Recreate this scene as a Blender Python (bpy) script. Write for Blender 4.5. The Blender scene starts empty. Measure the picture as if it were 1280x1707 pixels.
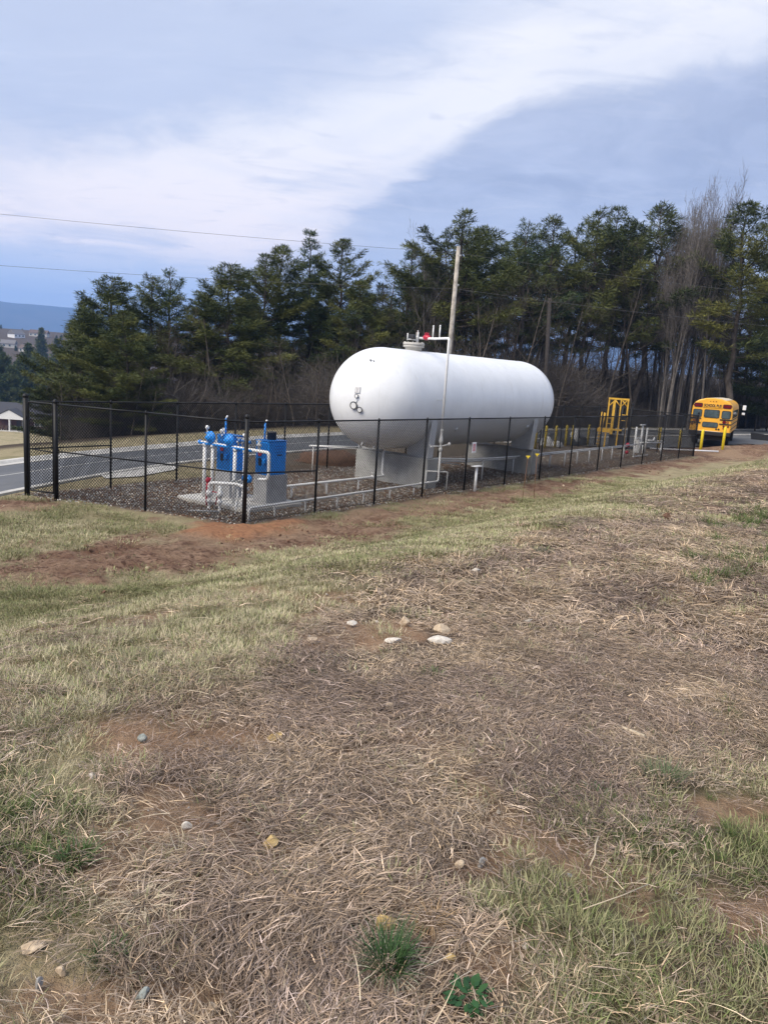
import bpy, math, random
import numpy as np
from mathutils import Vector, Matrix, Euler

scene = bpy.context.scene
rad = math.radians

# ------------------------------------------------------------------ camera, sky, sun, exposure
cam_d = bpy.data.cameras.new('camera')
cam = bpy.data.objects.new('camera', cam_d)
scene.collection.objects.link(cam)
cam_d.sensor_fit = 'HORIZONTAL'
cam_d.sensor_width = 36.0
cam_d.lens = 36.0*1283/1280
cam_d.clip_start = .1
cam_d.clip_end = 20000
PITCH, ROLL = rad(10.466), rad(3.813)
fw = Vector((0, math.cos(PITCH), -math.sin(PITCH)))
up0 = Vector((0, math.sin(PITCH), math.cos(PITCH)))
rt0 = Vector((1, 0, 0))
rt = rt0*math.cos(ROLL)+up0*math.sin(ROLL)
up = up0*math.cos(ROLL)-rt0*math.sin(ROLL)
cam.matrix_world = Matrix(((rt.x, up.x, -fw.x, 0), (rt.y, up.y, -fw.y, 0), (rt.z, up.z, -fw.z, 3.826), (0, 0, 0, 1)))
scene.camera = cam

scene.view_settings.view_transform = 'Standard'
scene.view_settings.look = 'None'
scene.view_settings.exposure = .73
scene.view_settings.gamma = 1.0
scene.view_settings.use_curve_mapping = False
scene.render.engine = 'CYCLES'
scene.cycles.max_bounces = 6
scene.cycles.diffuse_bounces = 3
scene.cycles.glossy_bounces = 3
scene.cycles.transmission_bounces = 3
scene.cycles.transparent_max_bounces = 6
scene.cycles.volume_bounces = 1

SUN_EL, SUN_AZ = rad(46), rad(-130)      # azimuth from +Y towards +X
world = bpy.data.worlds.new('World')
scene.world = world
world.use_nodes = True


class NB:
    """small node-tree writer"""
    def __init__(s, tree):
        s.t = tree; s.n = tree.nodes; s.l = tree.links

    def new(s, typ, **kw):
        n = s.n.new(typ)
        for k, v in kw.items():
            setattr(n, k, v)
        return n

    def put(s, sock, v):
        if v is None:
            return
        if isinstance(v, (int, float, tuple, list)):
            if sock.type == 'RGBA' and isinstance(v, (tuple, list)) and len(v) == 3:
                v = (*v, 1)
            sock.default_value = v
        else:
            s.l.new(v, sock)

    def math(s, op, a, b=None, c=None, clamp=False):
        n = s.new('ShaderNodeMath', operation=op, use_clamp=clamp)
        for i, v in enumerate((a, b, c)):
            s.put(n.inputs[i], v)
        return n.outputs[0]

    def vmath(s, op, a, b=None):
        n = s.new('ShaderNodeVectorMath', operation=op)
        s.put(n.inputs[0], a); s.put(n.inputs[1], b)
        return n.outputs['Value'] if op in ('DOT_PRODUCT', 'LENGTH') else n.outputs['Vector']

    def noise(s, vec, scale, detail=3, rough=.55, dist=0.0):
        n = s.new('ShaderNodeTexNoise')
        s.put(n.inputs['Vector'], vec); s.put(n.inputs['Scale'], scale)
        s.put(n.inputs['Detail'], detail); s.put(n.inputs['Roughness'], rough); s.put(n.inputs['Distortion'], dist)
        return n.outputs['Fac']

    def map(s, v, a, b, c=0.0, d=1.0, smooth=True):
        n = s.new('ShaderNodeMapRange')
        if smooth:
            n.interpolation_type = 'SMOOTHSTEP'
        s.put(n.inputs['Value'], v)
        for k, q in (('From Min', a), ('From Max', b), ('To Min', c), ('To Max', d)):
            s.put(n.inputs[k], q)
        return n.outputs['Result']

    def mix(s, f, a, b, mode='MIX'):
        n = s.new('ShaderNodeMix', data_type='RGBA', blend_type=mode)
        s.put(n.inputs[0], f); s.put(n.inputs[6], a); s.put(n.inputs[7], b)
        return n.outputs[2]

    def comb(s, x, y, z):
        n = s.new('ShaderNodeCombineXYZ')
        for i, v in enumerate((x, y, z)):
            s.put(n.inputs[i], v)
        return n.outputs[0]

    def sep(s, v):
        n = s.new('ShaderNodeSeparateXYZ'); s.put(n.inputs[0], v)
        return n.outputs


def build_sky():
    b = NB(world.node_tree)
    b.n.clear()
    out = b.new('ShaderNodeOutputWorld')
    sky = b.new('ShaderNodeTexSky', sky_type='NISHITA')
    sky.sun_disc = False
    sky.sun_elevation = SUN_EL
    sky.sun_rotation = SUN_AZ
    sky.air_density = 1.2; sky.dust_density = 1.5; sky.ozone_density = 2.0
    tc = b.new('ShaderNodeTexCoord')
    d = tc.outputs['Generated']
    x, y, z = b.sep(d)
    # project on a cloud deck: p = horizontal direction / (height + small), so that clouds flatten towards the horizon
    zz = b.math('MAXIMUM', z, 0.0)
    k = b.math('DIVIDE', 1.0, b.math('ADD', zz, 0.10))
    px = b.math('MULTIPLY', x, k)
    py = b.math('MULTIPLY', y, k)
    p = b.comb(px, py, 0.0)
    big = b.noise(p, .55, 5, .55, .4)
    mid = b.noise(b.vmath('ADD', p, (7.3, 2.1, 4.0)), 1.5, 6, .6, .6)
    fin = b.noise(b.vmath('ADD', p, (1.3, 5.1, 2.0)), 4.2, 6, .62, .8)
    # angles seen from the ground: az (0 = +Y, positive to +X), el
    az = b.math('ARCTAN2', x, y)
    el = b.math('ARCSINE', b.math('MINIMUM', z, 1.0))
    w = b.math('ADD', b.math('MULTIPLY', b.math('SUBTRACT', big, .5), .05), b.math('ADD', b.math('MULTIPLY', b.math('SUBTRACT', mid, .5), .11), b.math('MULTIPLY', b.math('SUBTRACT', fin, .5), .05)))
    # a dark bank of cloud lies to the right of a rising edge
    slope = b.math('ADD', b.map(az, -.20, .13, .10, .315, False), b.map(az, .13, 1.5, 0.0, .22, False))
    edge = b.math('SUBTRACT', b.math('ADD', slope, w), el)
    bank = b.map(edge, -.010, .022)
    bank = b.math('MULTIPLY', bank, b.map(az, -.18, -.02))
    # bright band above the bank edge and low on the left
    band = b.math('SUBTRACT', 1.0, b.map(b.math('ABSOLUTE', b.math('ADD', edge, .045)), .0, .12))
    low = b.math('MULTIPLY', b.map(b.math('ADD', el, b.math('MULTIPLY', w, .5)), .10, .15), b.math('SUBTRACT', 1.0, b.map(b.math('ADD', el, w), .14, .25)))
    low = b.math('MULTIPLY', low, b.math('SUBTRACT', 1.0, b.map(az, -.05, .30)))
    ctr = b.math('ADD', .135, b.math('MULTIPLY', b.math('ADD', az, .46), .34))
    arc = b.math('SUBTRACT', 1.0, b.map(b.math('ABSOLUTE', b.math('SUBTRACT', b.math('ADD', el, b.math('MULTIPLY', w, 1.1)), ctr)), .015, .085))
    arc = b.math('MULTIPLY', arc, b.map(b.math('ADD', el, b.math('MULTIPLY', w, .35)), .088, .112))
    arc = b.math('MULTIPLY', arc, b.math('SUBTRACT', 1.0, b.map(az, .1, .4)))
    low = b.math('MAXIMUM', low, arc)
    bright = b.math('MAXIMUM', b.math('MULTIPLY', band, b.map(mid, .25, .6, .45, .95)), b.math('MULTIPLY', low, .95))
    bright = b.math('MULTIPLY', bright, b.map(mid, .30, .55, .7, 1.0))
    c_glow = b.mix(b.map(el, .12, .30), (.86, .765, .725), (.70, .69, .705))
    soft = b.map(big, .35, .65)
    high = b.map(el, .32, .75)
    c_grey = (.405, .445, .56)
    c_blue = (.45, .495, .61)
    c_white = (.715, .69, .69)
    c_bank = (.275, .315, .43)
    c_bank2 = (.38, .42, .54)
    base = b.mix(soft, c_grey, c_blue)
    base = b.mix(b.math('MULTIPLY', high, b.map(mid, .35, .6, .3, .8)), base, (.50, .56, .68))
    col = b.mix(bright, base, c_glow)
    c_lowb = (.41, .46, .575)
    bk = b.mix(b.math('ADD', b.math('MULTIPLY', b.map(mid, .36, .64), .75), b.math('MULTIPLY', b.map(fin, .4, .62), .35), clamp=True), c_bank, c_bank2)
    bk = b.mix(b.math('MULTIPLY', b.math('SUBTRACT', 1.0, b.map(el, .12, .24)), .7), bk, c_lowb)
    col = b.mix(b.math('MULTIPLY', bank, .93), col, bk)
    # thin clear strip above the horizon, pale blue
    strip = b.math('SUBTRACT', 1.0, b.map(b.math('ADD', el, b.math('MULTIPLY', w, .3)), .075, .135))
    strip = b.math('MULTIPLY', strip, b.map(b.math('MULTIPLY', az, -1.0), -.35, .15, .35, 1.0))
    col = b.mix(b.math('MULTIPLY', strip, .85), col, (.45, .525, .66))
    # small dark puffs
    lp = b.noise(b.vmath('MULTIPLY', p, (1.0, 1.0, 1.0)), 3.2, 4, .5, .2)
    puff = b.math('MULTIPLY', b.map(lp, .66, .72), .35)
    col = b.mix(puff, col, (.38, .41, .52))
    # fine wisps over everything
    wsp = b.noise(b.vmath('MULTIPLY', b.vmath('ADD', p, (3.3, 0.7, 1.0)), (1.0, 2.6, 1.0)), 2.3, 7, .62, 1.0)
    col = b.mix(b.math('MULTIPLY', b.map(wsp, .50, .72), .16), col, (.66, .67, .72))
    col = b.mix(b.math('MULTIPLY', b.map(wsp, .48, .30), .22), col, (.30, .35, .49))
    # below the horizon: dull ground light
    col = b.mix(b.map(z, -.06, -.005, 1.0, 0.0), col, (.16, .15, .14))
    bg1 = b.new('ShaderNodeBackground'); b.put(bg1.inputs['Color'], sky.outputs[0]); bg1.inputs['Strength'].default_value = .1
    bg2 = b.new('ShaderNodeBackground'); b.put(bg2.inputs['Color'], col); bg2.inputs['Strength'].default_value = SKY_GAIN
    mx = b.new('ShaderNodeMixShader'); mx.inputs[0].default_value = .98
    b.l.new(bg1.outputs[0], mx.inputs[1]); b.l.new(bg2.outputs[0], mx.inputs[2])
    b.l.new(mx.outputs[0], out.inputs['Surface'])


SKY_GAIN = .95
build_sky()

sun_d = bpy.data.lights.new('sun', 'SUN')
sun_d.energy = 2.8
sun_d.angle = rad(40)
sun_d.color = (1.0, .91, .78)
sun = bpy.data.objects.new('sun', sun_d)
sdir = Vector((math.sin(SUN_AZ)*math.cos(SUN_EL), math.cos(SUN_AZ)*math.cos(SUN_EL), math.sin(SUN_EL)))
sun.rotation_euler = sdir.to_track_quat('Z', 'Y').to_euler()
sun.location = (0, 0, 60)
scene.collection.objects.link(sun)

# ------------------------------------------------------------------ terrain functions
CX, CY = -3.306, 17.905
ANG = math.radians(37.64)
SA, CA = math.sin(ANG), math.cos(ANG)
def UV(x, y):
    dx, dy = x-CX, y-CY
    return dx*CA-dy*SA, dx*SA+dy*CA
def S(t):
    t = np.clip(t, 0, 1)
    return t*t*(3-2*t)
def hash2(i, j, s):
    n = (i.astype(np.int64)*374761393 + j.astype(np.int64)*668265263 + s*1442695041) & 0xffffffff
    n = ((n ^ (n >> 13))*1274126177) & 0xffffffff
    return ((n ^ (n >> 16)) & 0xffff)/65535.0
def vnoise(x, y, s=0):
    x, y = np.asarray(x, float), np.asarray(y, float)
    i, j = np.floor(x), np.floor(y)
    f, g = x-i, y-j
    f, g = f*f*(3-2*f), g*g*(3-2*g)
    a, b, c, d = hash2(i, j, s), hash2(i+1, j, s), hash2(i, j+1, s), hash2(i+1, j+1, s)
    return (a*(1-f)+b*f)*(1-g)+(c*(1-f)+d*f)*g
def fbm(x, y, s=0, o=4):
    r = 0; a = .5; t = 0
    for k in range(o):
        r = r+a*vnoise(x*2**k+k*17.3, y*2**k-k*9.1, s+k); t += a; a *= .55
    return r/t
def pline(x, y, P):
    """signed distance (positive on the left of the walking direction), parameter 0..n-1, of the nearest point on a polyline"""
    x, y = np.asarray(x, float), np.asarray(y, float)
    best = np.full(x.shape, 1e9); sg = np.ones(x.shape); par = np.zeros(x.shape)
    for k in range(len(P)-1):
        ax, ay = P[k][:2]; bx, by = P[k+1][:2]
        ex, ey = bx-ax, by-ay; L2 = ex*ex+ey*ey
        t = ((x-ax)*ex+(y-ay)*ey)/L2
        tc = np.clip(t, 0 if k else -50, 1 if k < len(P)-2 else 50)
        d = np.hypot(x-ax-tc*ex, y-ay-tc*ey)
        m = d < best-1e-9
        best = np.where(m, d, best); par = np.where(m, k+np.clip(tc, 0, 1), par)
        sg = np.where(m, np.where(ex*(y-ay)-ey*(x-ax) > 0, 1.0, -1.0), sg)
    return best*sg, par
# road edges, near side (towards the tank) and far side: x, y, z
NEAR = [(-13.2, 3.0, -.1), (-11.2, 14.0, -.07), (-10.18, 20.0, -.05), (-9.96, 21.17, -.05), (-8.91, 24.54, -.02), (-7.61, 28.1, 0), (-4.5, 33.1, .03),
        (-1.4, 37.4, .05), (4.5, 44.7, .03), (10.6, 51.3, .02), (19.9, 60.2, .06), (32.0, 70.0, .18), (55.0, 86.0, .35), (85.0, 100.0, .45)]
FAR = [(-19.1, 4.07, -.55), (-17.11, 15.05, -.55), (-16.09, 21.02, -.58), (-15.74, 22.79, -.59), (-14.59, 26.47, -.58), (-12.94, 30.85, -.49), (-9.49, 36.43, -.34),
       (-6.14, 41.08, -.17), (-.04, 48.62, -.07), (6.34, 55.53, -.07), (15.95, 64.72, -.05), (28.45, 74.83, .01), (52.04, 91.22, .19), (82.46, 105.44, .4)]
def road_z(x, y):
    d, p = pline(x, y, NEAR)
    zn = np.interp(p, range(len(NEAR)), [q[2] for q in NEAR])
    zf = np.interp(p, range(len(FAR)), [q[2] for q in FAR])
    return d, zn, zf
ROADW = 6.0
def terrain(x, y, detail=True):
    x, y = np.asarray(x, float), np.asarray(y, float)
    u, v = UV(x, y)
    t = (u-2.5)/7.6
    z = 2.12*S(t)+.012*np.maximum(u-10, 0)
    rise = .33*S((v-35)/9)
    z = z+rise*S((u+9)/5)
    # berm hiding the foot of the bus
    bd, bp = pline(x, y, [(19.2, 48.0), (23.6, 50.2), (34, 58.3), (50, 70)])
    z = z+.26*np.exp(-(bd/1.1)**2)*S((x-19.2)/2)
    d, zn, zf = road_z(x, y)
    # blend to road level next to the near kerb
    k = S((d+4.0)/3.5)
    z = z*(1-k)+zn*k
    inr = np.clip(d/ROADW, 0, 1)
    zr = zn+(zf-zn)*inr
    z = np.where(d > 0, zr, z)
    # land beyond the road
    e = np.maximum(d-ROADW, 0)
    lf = S((x+22)/26)          # 0 on the left, 1 on the right
    sl = -.10*(1-lf)-.015*lf
    d0 = 13*(1-lf)+34*lf
    zb = zf+sl*np.minimum(e, d0)-.22*np.maximum(e-d0, 0)
    r = np.hypot(x, y)
    floor_ = -17.0+39*S((r-330)/700)
    zb = np.maximum(zb, floor_)+.4*(fbm(x*.05, y*.05, 5)-.5)*S(e/20)
    z = np.where(e > 0, zb, z)
    # also fall towards a valley far out on the camera's side of the road
    z = np.where((e <= 0) & (r > 150), z-.0, z)
    if detail:
        a = S((r-.5)/2)*np.where((d > -.6) & (e < .8), 0, 1)
        z = z+a*(.10*(fbm(x*.55, y*.55, 1)-.5)+.045*(fbm(x*2.3, y*2.3, 2)-.5))*np.where(u > 2, 1, .55)
        near = np.clip(1-(r-10)/10, 0, 1)
        z = z+near*.022*(fbm(x*9, y*9, 3, 3)-.5)
    return z

STRAW = [(16, 27), (10.09, 20.14), (4.82, 13.44), (1.79, 8.6), (.76, 7.02), (.04, 5.84), (-.43, 4.93), (-.58, 4.06), (-.83, 3.48), (-.98, 3.1), (-.99, 2.71), (-.93, 2.28),
         (-.69, 1.99), (-.65, 1.66), (-.5, 1.0), (.4, 1.0), (.5, 1.74), (.46, 2.25), (.55, 2.59), (.84, 2.91), (1.45, 3.22), (1.92, 3.39), (4, 3.8), (8, 9), (20, 22)]
DIRT = [(-9.6, 10.2), (-6.64, 12.78), (-5.84, 14.1), (-5.0, 15.38), (-4.14, 16.86), (-4.25, 17.87), (-3.15, 18.1), (-1.68, 19.38), (-.01, 21.82), (3.21, 25.89), (5.88, 29.27), (9.54, 34.4),
        (17.82, 45.54), (25.02, 55.54), (32.29, 65.15), (29, 53), (25.88, 50.03), (16.12, 40.23), (10.56, 33.29), (5.16, 25.44), (.95, 19.64), (-.96, 15.85), (-2.33, 14.94), (-3.7, 13.77),
        (-4.83, 12.39), (-6.21, 11.94), (-9.3, 9.2)]
DIRTB = [(-11, 18.4), (-9.8, 18.95), (-8.44, 19.68), (-7.95, 18.36), (-9.07, 17.53), (-11, 17)]
MOUND = [(-4.6, 16.4), (-4.3, 17.7), (-3.1, 18.0), (-2.0, 18.6), (-2.2, 17.3), (-3.4, 16.2)]
BARE_PATCHES = [
    [(-.53, 4.79), (-.28, 5.02), (.26, 5.12), (.29, 4.81), (-.09, 4.47), (-.46, 4.46)],
    [(-1.28, 3.27), (-.83, 3.45), (-.44, 3.37), (-.36, 3.23), (-.54, 3.0), (-1.02, 2.94), (-1.23, 3.07)],
    [(1.08, 2.33), (1.24, 2.38), (1.5, 2.33), (1.5, 2.13), (1.06, 2.13)],
    [(-.64, 1.79), (-.42, 1.83), (-.38, 1.68), (-.64, 1.60)],
    [(-1.1, 1.85), (-.84, 1.88), (-.72, 1.73), (-.88, 1.6)],
    [(.26, 1.97), (.43, 2.03), (.46, 1.87), (.35, 1.85)]]
GREEN_R = [(.66, 2.84), (1.83, 3.21), (3.5, 3.3), (3.0, 1.2), (.6, 1.2), (.49, 2.19)]
GREEN_L = [(-2.6, 3.4), (-1.59, 3.03), (-1.15, 2.83), (-.87, 2.28), (-.93, 1.97), (-2.2, 1.5)]
GREEN_T = [(3.84, 9.5), (6.19, 12.16), (3.9, 6.24), (2.86, 6.52)]
APRON = [(9.5, 47.6), (14.0, 47.2), (17.8, 49.2), (22.0, 51.0), (28.0, 56.2), (36.0, 64.0), (46.0, 76.0), (33, 70.9), (19.9, 60.3), (10.6, 51.4), (7.5, 48.0)]


def poly_sd(x, y, P):
    """signed distance to a polygon, positive inside"""
    x, y = np.asarray(x, float), np.asarray(y, float)
    best = np.full(x.shape, 1e9); ins = np.zeros(x.shape, bool)
    n = len(P)
    for k in range(n):
        ax, ay = P[k]; bx, by = P[(k+1) % n]
        ex, ey = bx-ax, by-ay
        t = np.clip(((x-ax)*ex+(y-ay)*ey)/(ex*ex+ey*ey+1e-12), 0, 1)
        best = np.minimum(best, np.hypot(x-ax-t*ex, y-ay-t*ey))
        c = ((ay > y) != (by > y)) & (x < ex*(y-ay)/(ey+1e-12)+ax)
        ins ^= c
    return np.where(ins, best, -best)


def zones(x, y):
    """ground cover weights: dirt, straw, lush, gravel, forest, bare"""
    x, y = np.asarray(x, float), np.asarray(y, float)
    r = np.hypot(x, y)
    wob = fbm(x*1.3, y*1.3, 21)-.5
    wob2 = fbm(x*.45, y*.45, 31)-.5
    fine = fbm(x*4.5, y*4.5, 41)-.5
    u, v = UV(x, y)
    sc = np.clip(r*.12, .15, 1.6)
    straw = S(.5+(poly_sd(x, y, STRAW)+sc*1.6*wob+sc*.9*fine)/(sc*.9))
    out = np.abs(np.arctan2(x, y))
    straw = np.where((out > .62) & (x > 0) & (u > 10), .85, straw)
    straw = np.where((y < 1.2) & (u > 9) & (x > -1), .9, straw)
    dirt = S(.5+(poly_sd(x, y, DIRT)+.1+.45*S((-1-x)/3)+3.4*wob+1.6*fine)/1.1)
    dirt = np.maximum(dirt, S(.5+(poly_sd(x, y, DIRTB)+.6*wob)/.5))
    mound = S(.5+(poly_sd(x, y, MOUND)+.8*wob)/.6)
    bare = np.zeros(x.shape)
    for P in BARE_PATCHES:
        bare = np.maximum(bare, S(.5+(poly_sd(x, y, P)+.02+.34*wob+.40*fine)/.18))
    bare = np.maximum(bare, S((fbm(x*2.1, y*2.1, 77)-.62)/.06)*(u > 8.5)*.8)
    bare = np.where(u > 4, bare, 0)
    lush = np.maximum(S(.5+(poly_sd(x, y, GREEN_R)+.6*wob+.4*fine)/.35), S(.5+(poly_sd(x, y, GREEN_L)+.6*wob+.4*fine)/.35))
    lush = np.maximum(lush, .6*S(.5+(poly_sd(x, y, GREEN_T)+1.0*wob)/.8))
    # pad of gravel inside the fence and up to the kerb
    lft = v-(-2.16*(-u)/6.02)
    dn, _ = pline(x, y, NEAR)
    inside = np.minimum(np.minimum(-u+.15, lft+.1), np.minimum(u+6.4, 35.2-v))
    gravel = S(.5+(inside+.25*wob)/.25)
    back = (u < -6.2) & (dn < -.1) & (v > -3)
    forest = S((dn-ROADW-S((x+14)/16)*-5-7)/4)*(dn > ROADW)
    forest = forest*(1-((x/np.maximum(y, 1) < -.40) & (y > 100) & (r < 215)))
    return dict(straw=straw*(1-dirt), dirt=dirt, mound=mound, bare=bare, lush=lush, gravel=gravel, forest=forest, back=back.astype(float), wob2=wob2, u=u, v=v, dn=dn, r=r)


# ------------------------------------------------------------------ materials
MATS = {}


def mat_base(name):
    m = bpy.data.materials.new(name)
    m.use_nodes = True
    b = NB(m.node_tree)
    b.n.clear()
    out = b.new('ShaderNodeOutputMaterial')
    p = b.new('ShaderNodeBsdfPrincipled')
    b.l.new(p.outputs[0], out.inputs['Surface'])
    MATS[name] = m
    return m, b, p, out


def mat(name, col, rough=.6, metal=0.0, var=.12, scale=6.0, dirt=None, dirt_amt=.3, bump=0.0, bscale=40, spec=.5, streak=False):
    m, b, p, out = mat_base(name)
    tc = b.new('ShaderNodeTexCoord').outputs['Object']
    n1 = b.noise(tc, scale, 4, .6)
    dark = tuple(c*(1-var) for c in col)
    lite = tuple(min(1, c*(1+var)) for c in col)
    c = b.mix(b.map(n1, .35, .65), dark, lite)
    if dirt:
        q = b.vmath('MULTIPLY', tc, (5.0, 5.0, .5)) if streak else tc
        n2 = b.noise(q, scale*.7, 6, .7, .5)
        c = b.mix(b.math('MULTIPLY', b.map(n2, .5, .75), dirt_amt), c, dirt)
    b.put(p.inputs['Base Color'], c)
    p.inputs['Roughness'].default_value = rough
    p.inputs['Metallic'].default_value = metal
    p.inputs['Specular IOR Level'].default_value = spec
    if bump:
        n3 = b.noise(tc, bscale, 4, .6)
        bp = b.new('ShaderNodeBump'); bp.inputs['Strength'].default_value = bump; bp.inputs['Distance'].default_value = .01
        b.put(bp.inputs['Height'], n3)
        b.l.new(bp.outputs[0], p.inputs['Normal'])
    return m


mat('black_vinyl', (.008, .008, .009), .5, spec=.3)
mat('tank_white', (.78, .79, .80), .36, var=.03, scale=1.3, dirt=(.55, .54, .50), dirt_amt=.34, streak=True)
mat('white_paint', (.78, .78, .77), .45, var=.05, scale=9, dirt=(.5, .48, .44), dirt_amt=.3)
mat('white_trim', (.75, .76, .78), .5, var=.04)
mat('saddle_grey', (.58, .585, .59), .6, var=.06, dirt=(.4, .39, .37), dirt_amt=.4)
mat('steel_grey', (.42, .43, .44), .5, .3, var=.1)
mat('dark_metal', (.05, .05, .055), .5, .4)
mat('red_paint', (.42, .012, .04), .4, var=.15)
mat('blue_paint', (.012, .26, .80), .42, var=.06, scale=4, dirt=(.03, .12, .32), dirt_amt=.25)
mat('blue_dark', (.004, .12, .40), .45)
mat('skirt_grey', (.38, .38, .385), .6, var=.12, scale=5, dirt=(.18, .16, .14), dirt_amt=.4)
mat('panel_black', (.015, .015, .02), .35)
mat('panel_red', (.25, .02, .03), .4)
mat('yellow_paint', (.76, .56, .05), .5, var=.12, scale=7, dirt=(.40, .30, .07), dirt_amt=.35)
mat('yellow_fresh', (.78, .60, .02), .5, var=.08)
mat('rack_yellow', (.62, .36, .035), .55, var=.15, dirt=(.22, .12, .03), dirt_amt=.5)
mat('bus_yellow', (.80, .40, .035), .38, var=.04, scale=2, dirt=(.5, .3, .1), dirt_amt=.25)
mat('bus_roof', (.72, .62, .45), .45, var=.05)
mat('bus_black', (.012, .012, .013), .5)
mat('rubber', (.018, .018, .018), .85, bump=.3)
mat('lamp_red', (.13, .005, .006), .25)
mat('lamp_amber', (.45, .12, .01), .3)
mat('glass_dark', (.06, .085, .095), .12, spec=.8, var=.3, scale=1.5)
mat('chrome', (.6, .6, .62), .25, .9)
mat('sign_white', (.75, .74, .74), .5)
mat('sign_red', (.50, .05, .08), .5)
mat('wood_pole', (.37, .335, .29), .85, var=.25, scale=3, dirt=(.14, .11, .09), dirt_amt=.7, bump=.5, bscale=30)
mat('wood_dark', (.045, .038, .035), .9, var=.2)
mat('wire', (.10, .10, .10), .6)
mat('plastic_black', (.012, .012, .014), .45)
mat('tarp_dark', (.03, .035, .045), .6, var=.3)
mat('tarp_white', (.6, .6, .62), .6, var=.1)
mat('roof_dark', (.045, .045, .055), .85, var=.2, scale=20)
mat('roof_grey', (.16, .15, .15), .85, var=.2, scale=10)
mat('roof_brown', (.12, .085, .07), .85, var=.2, scale=10)
mat('brick', (.10, .045, .038), .85, var=.25, scale=25)
mat('wall_cream', (.48, .46, .42), .7, var=.06)
mat('wall_white', (.72, .72, .72), .7, var=.06)
mat('door_dark', (.03, .02, .02), .4)
mat('furniture', (.11, .07, .045), .7, var=.3)
mat('flag_yellow', (.75, .55, .03), .5)
mat('rust', (.16, .07, .03), .8, var=.3)


def concrete(name, col, hole=False):
    m, b, p, out = mat_base(name)
    tc = b.new('ShaderNodeTexCoord').outputs['Object']
    n1 = b.noise(tc, 1.6, 5, .6, .4)
    n2 = b.noise(b.vmath('MULTIPLY', tc, (4.0, 4.0, .7)), 2.0, 5, .65)
    n3 = b.noise(tc, 22, 4, .6)
    c = b.mix(b.map(n1, .3, .7), tuple(q*.78 for q in col), tuple(q*1.12 for q in col))
    c = b.mix(b.math('MULTIPLY', b.map(n2, .5, .72), .45), c, tuple(q*.6 for q in col))
    c = b.mix(b.math('MULTIPLY', b.map(n3, .58, .7), .3), c, tuple(q*.55 for q in col))
    b.put(p.inputs['Base Color'], c)
    p.inputs['Roughness'].default_value = .9
    bp = b.new('ShaderNodeBump'); bp.inputs['Strength'].default_value = .4; bp.inputs['Distance'].default_value = .01
    b.put(bp.inputs['Height'], n3); b.l.new(bp.outputs[0], p.inputs['Normal'])
    return m


concrete('concrete', (.52, .52, .50))
concrete('concrete_kerb', (.52, .50, .46))
concrete('concrete_slab', (.55, .53, .49))


def asphalt():
    m, b, p, out = mat_base('asphalt')
    tc = b.new('ShaderNodeTexCoord').outputs['Object']
    n1 = b.noise(tc, .25, 4, .6, .5); n2 = b.noise(tc, 60, 3, .7); n3 = b.noise(tc, 1.7, 5, .6)
    c = b.mix(b.map(n1, .3, .7), (.075, .080, .090), (.115, .118, .125))
    c = b.mix(b.math('MULTIPLY', b.map(n3, .5, .75), .4), c, (.15, .145, .14))
    c = b.mix(b.math('MULTIPLY', b.map(n2, .5, .7), .35), c, (.19, .19, .19))
    b.put(p.inputs['Base Color'], c)
    p.inputs['Roughness'].default_value = .82
    bp = b.new('ShaderNodeBump'); bp.inputs['Strength'].default_value = .4; bp.inputs['Distance'].default_value = .005
    b.put(bp.inputs['Height'], n2); b.l.new(bp.outputs[0], p.inputs['Normal'])


asphalt()


def line_paint():
    m, b, p, out = mat_base('line_paint')
    tc = b.new('ShaderNodeTexCoord').outputs['Object']
    n1 = b.noise(tc, 4, 6, .7)
    b.put(p.inputs['Base Color'], b.mix(b.map(n1, .45, .75), (.50, .49, .46), (.28, .28, .27)))
    p.inputs['Roughness'].default_value = .8


line_paint()


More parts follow.
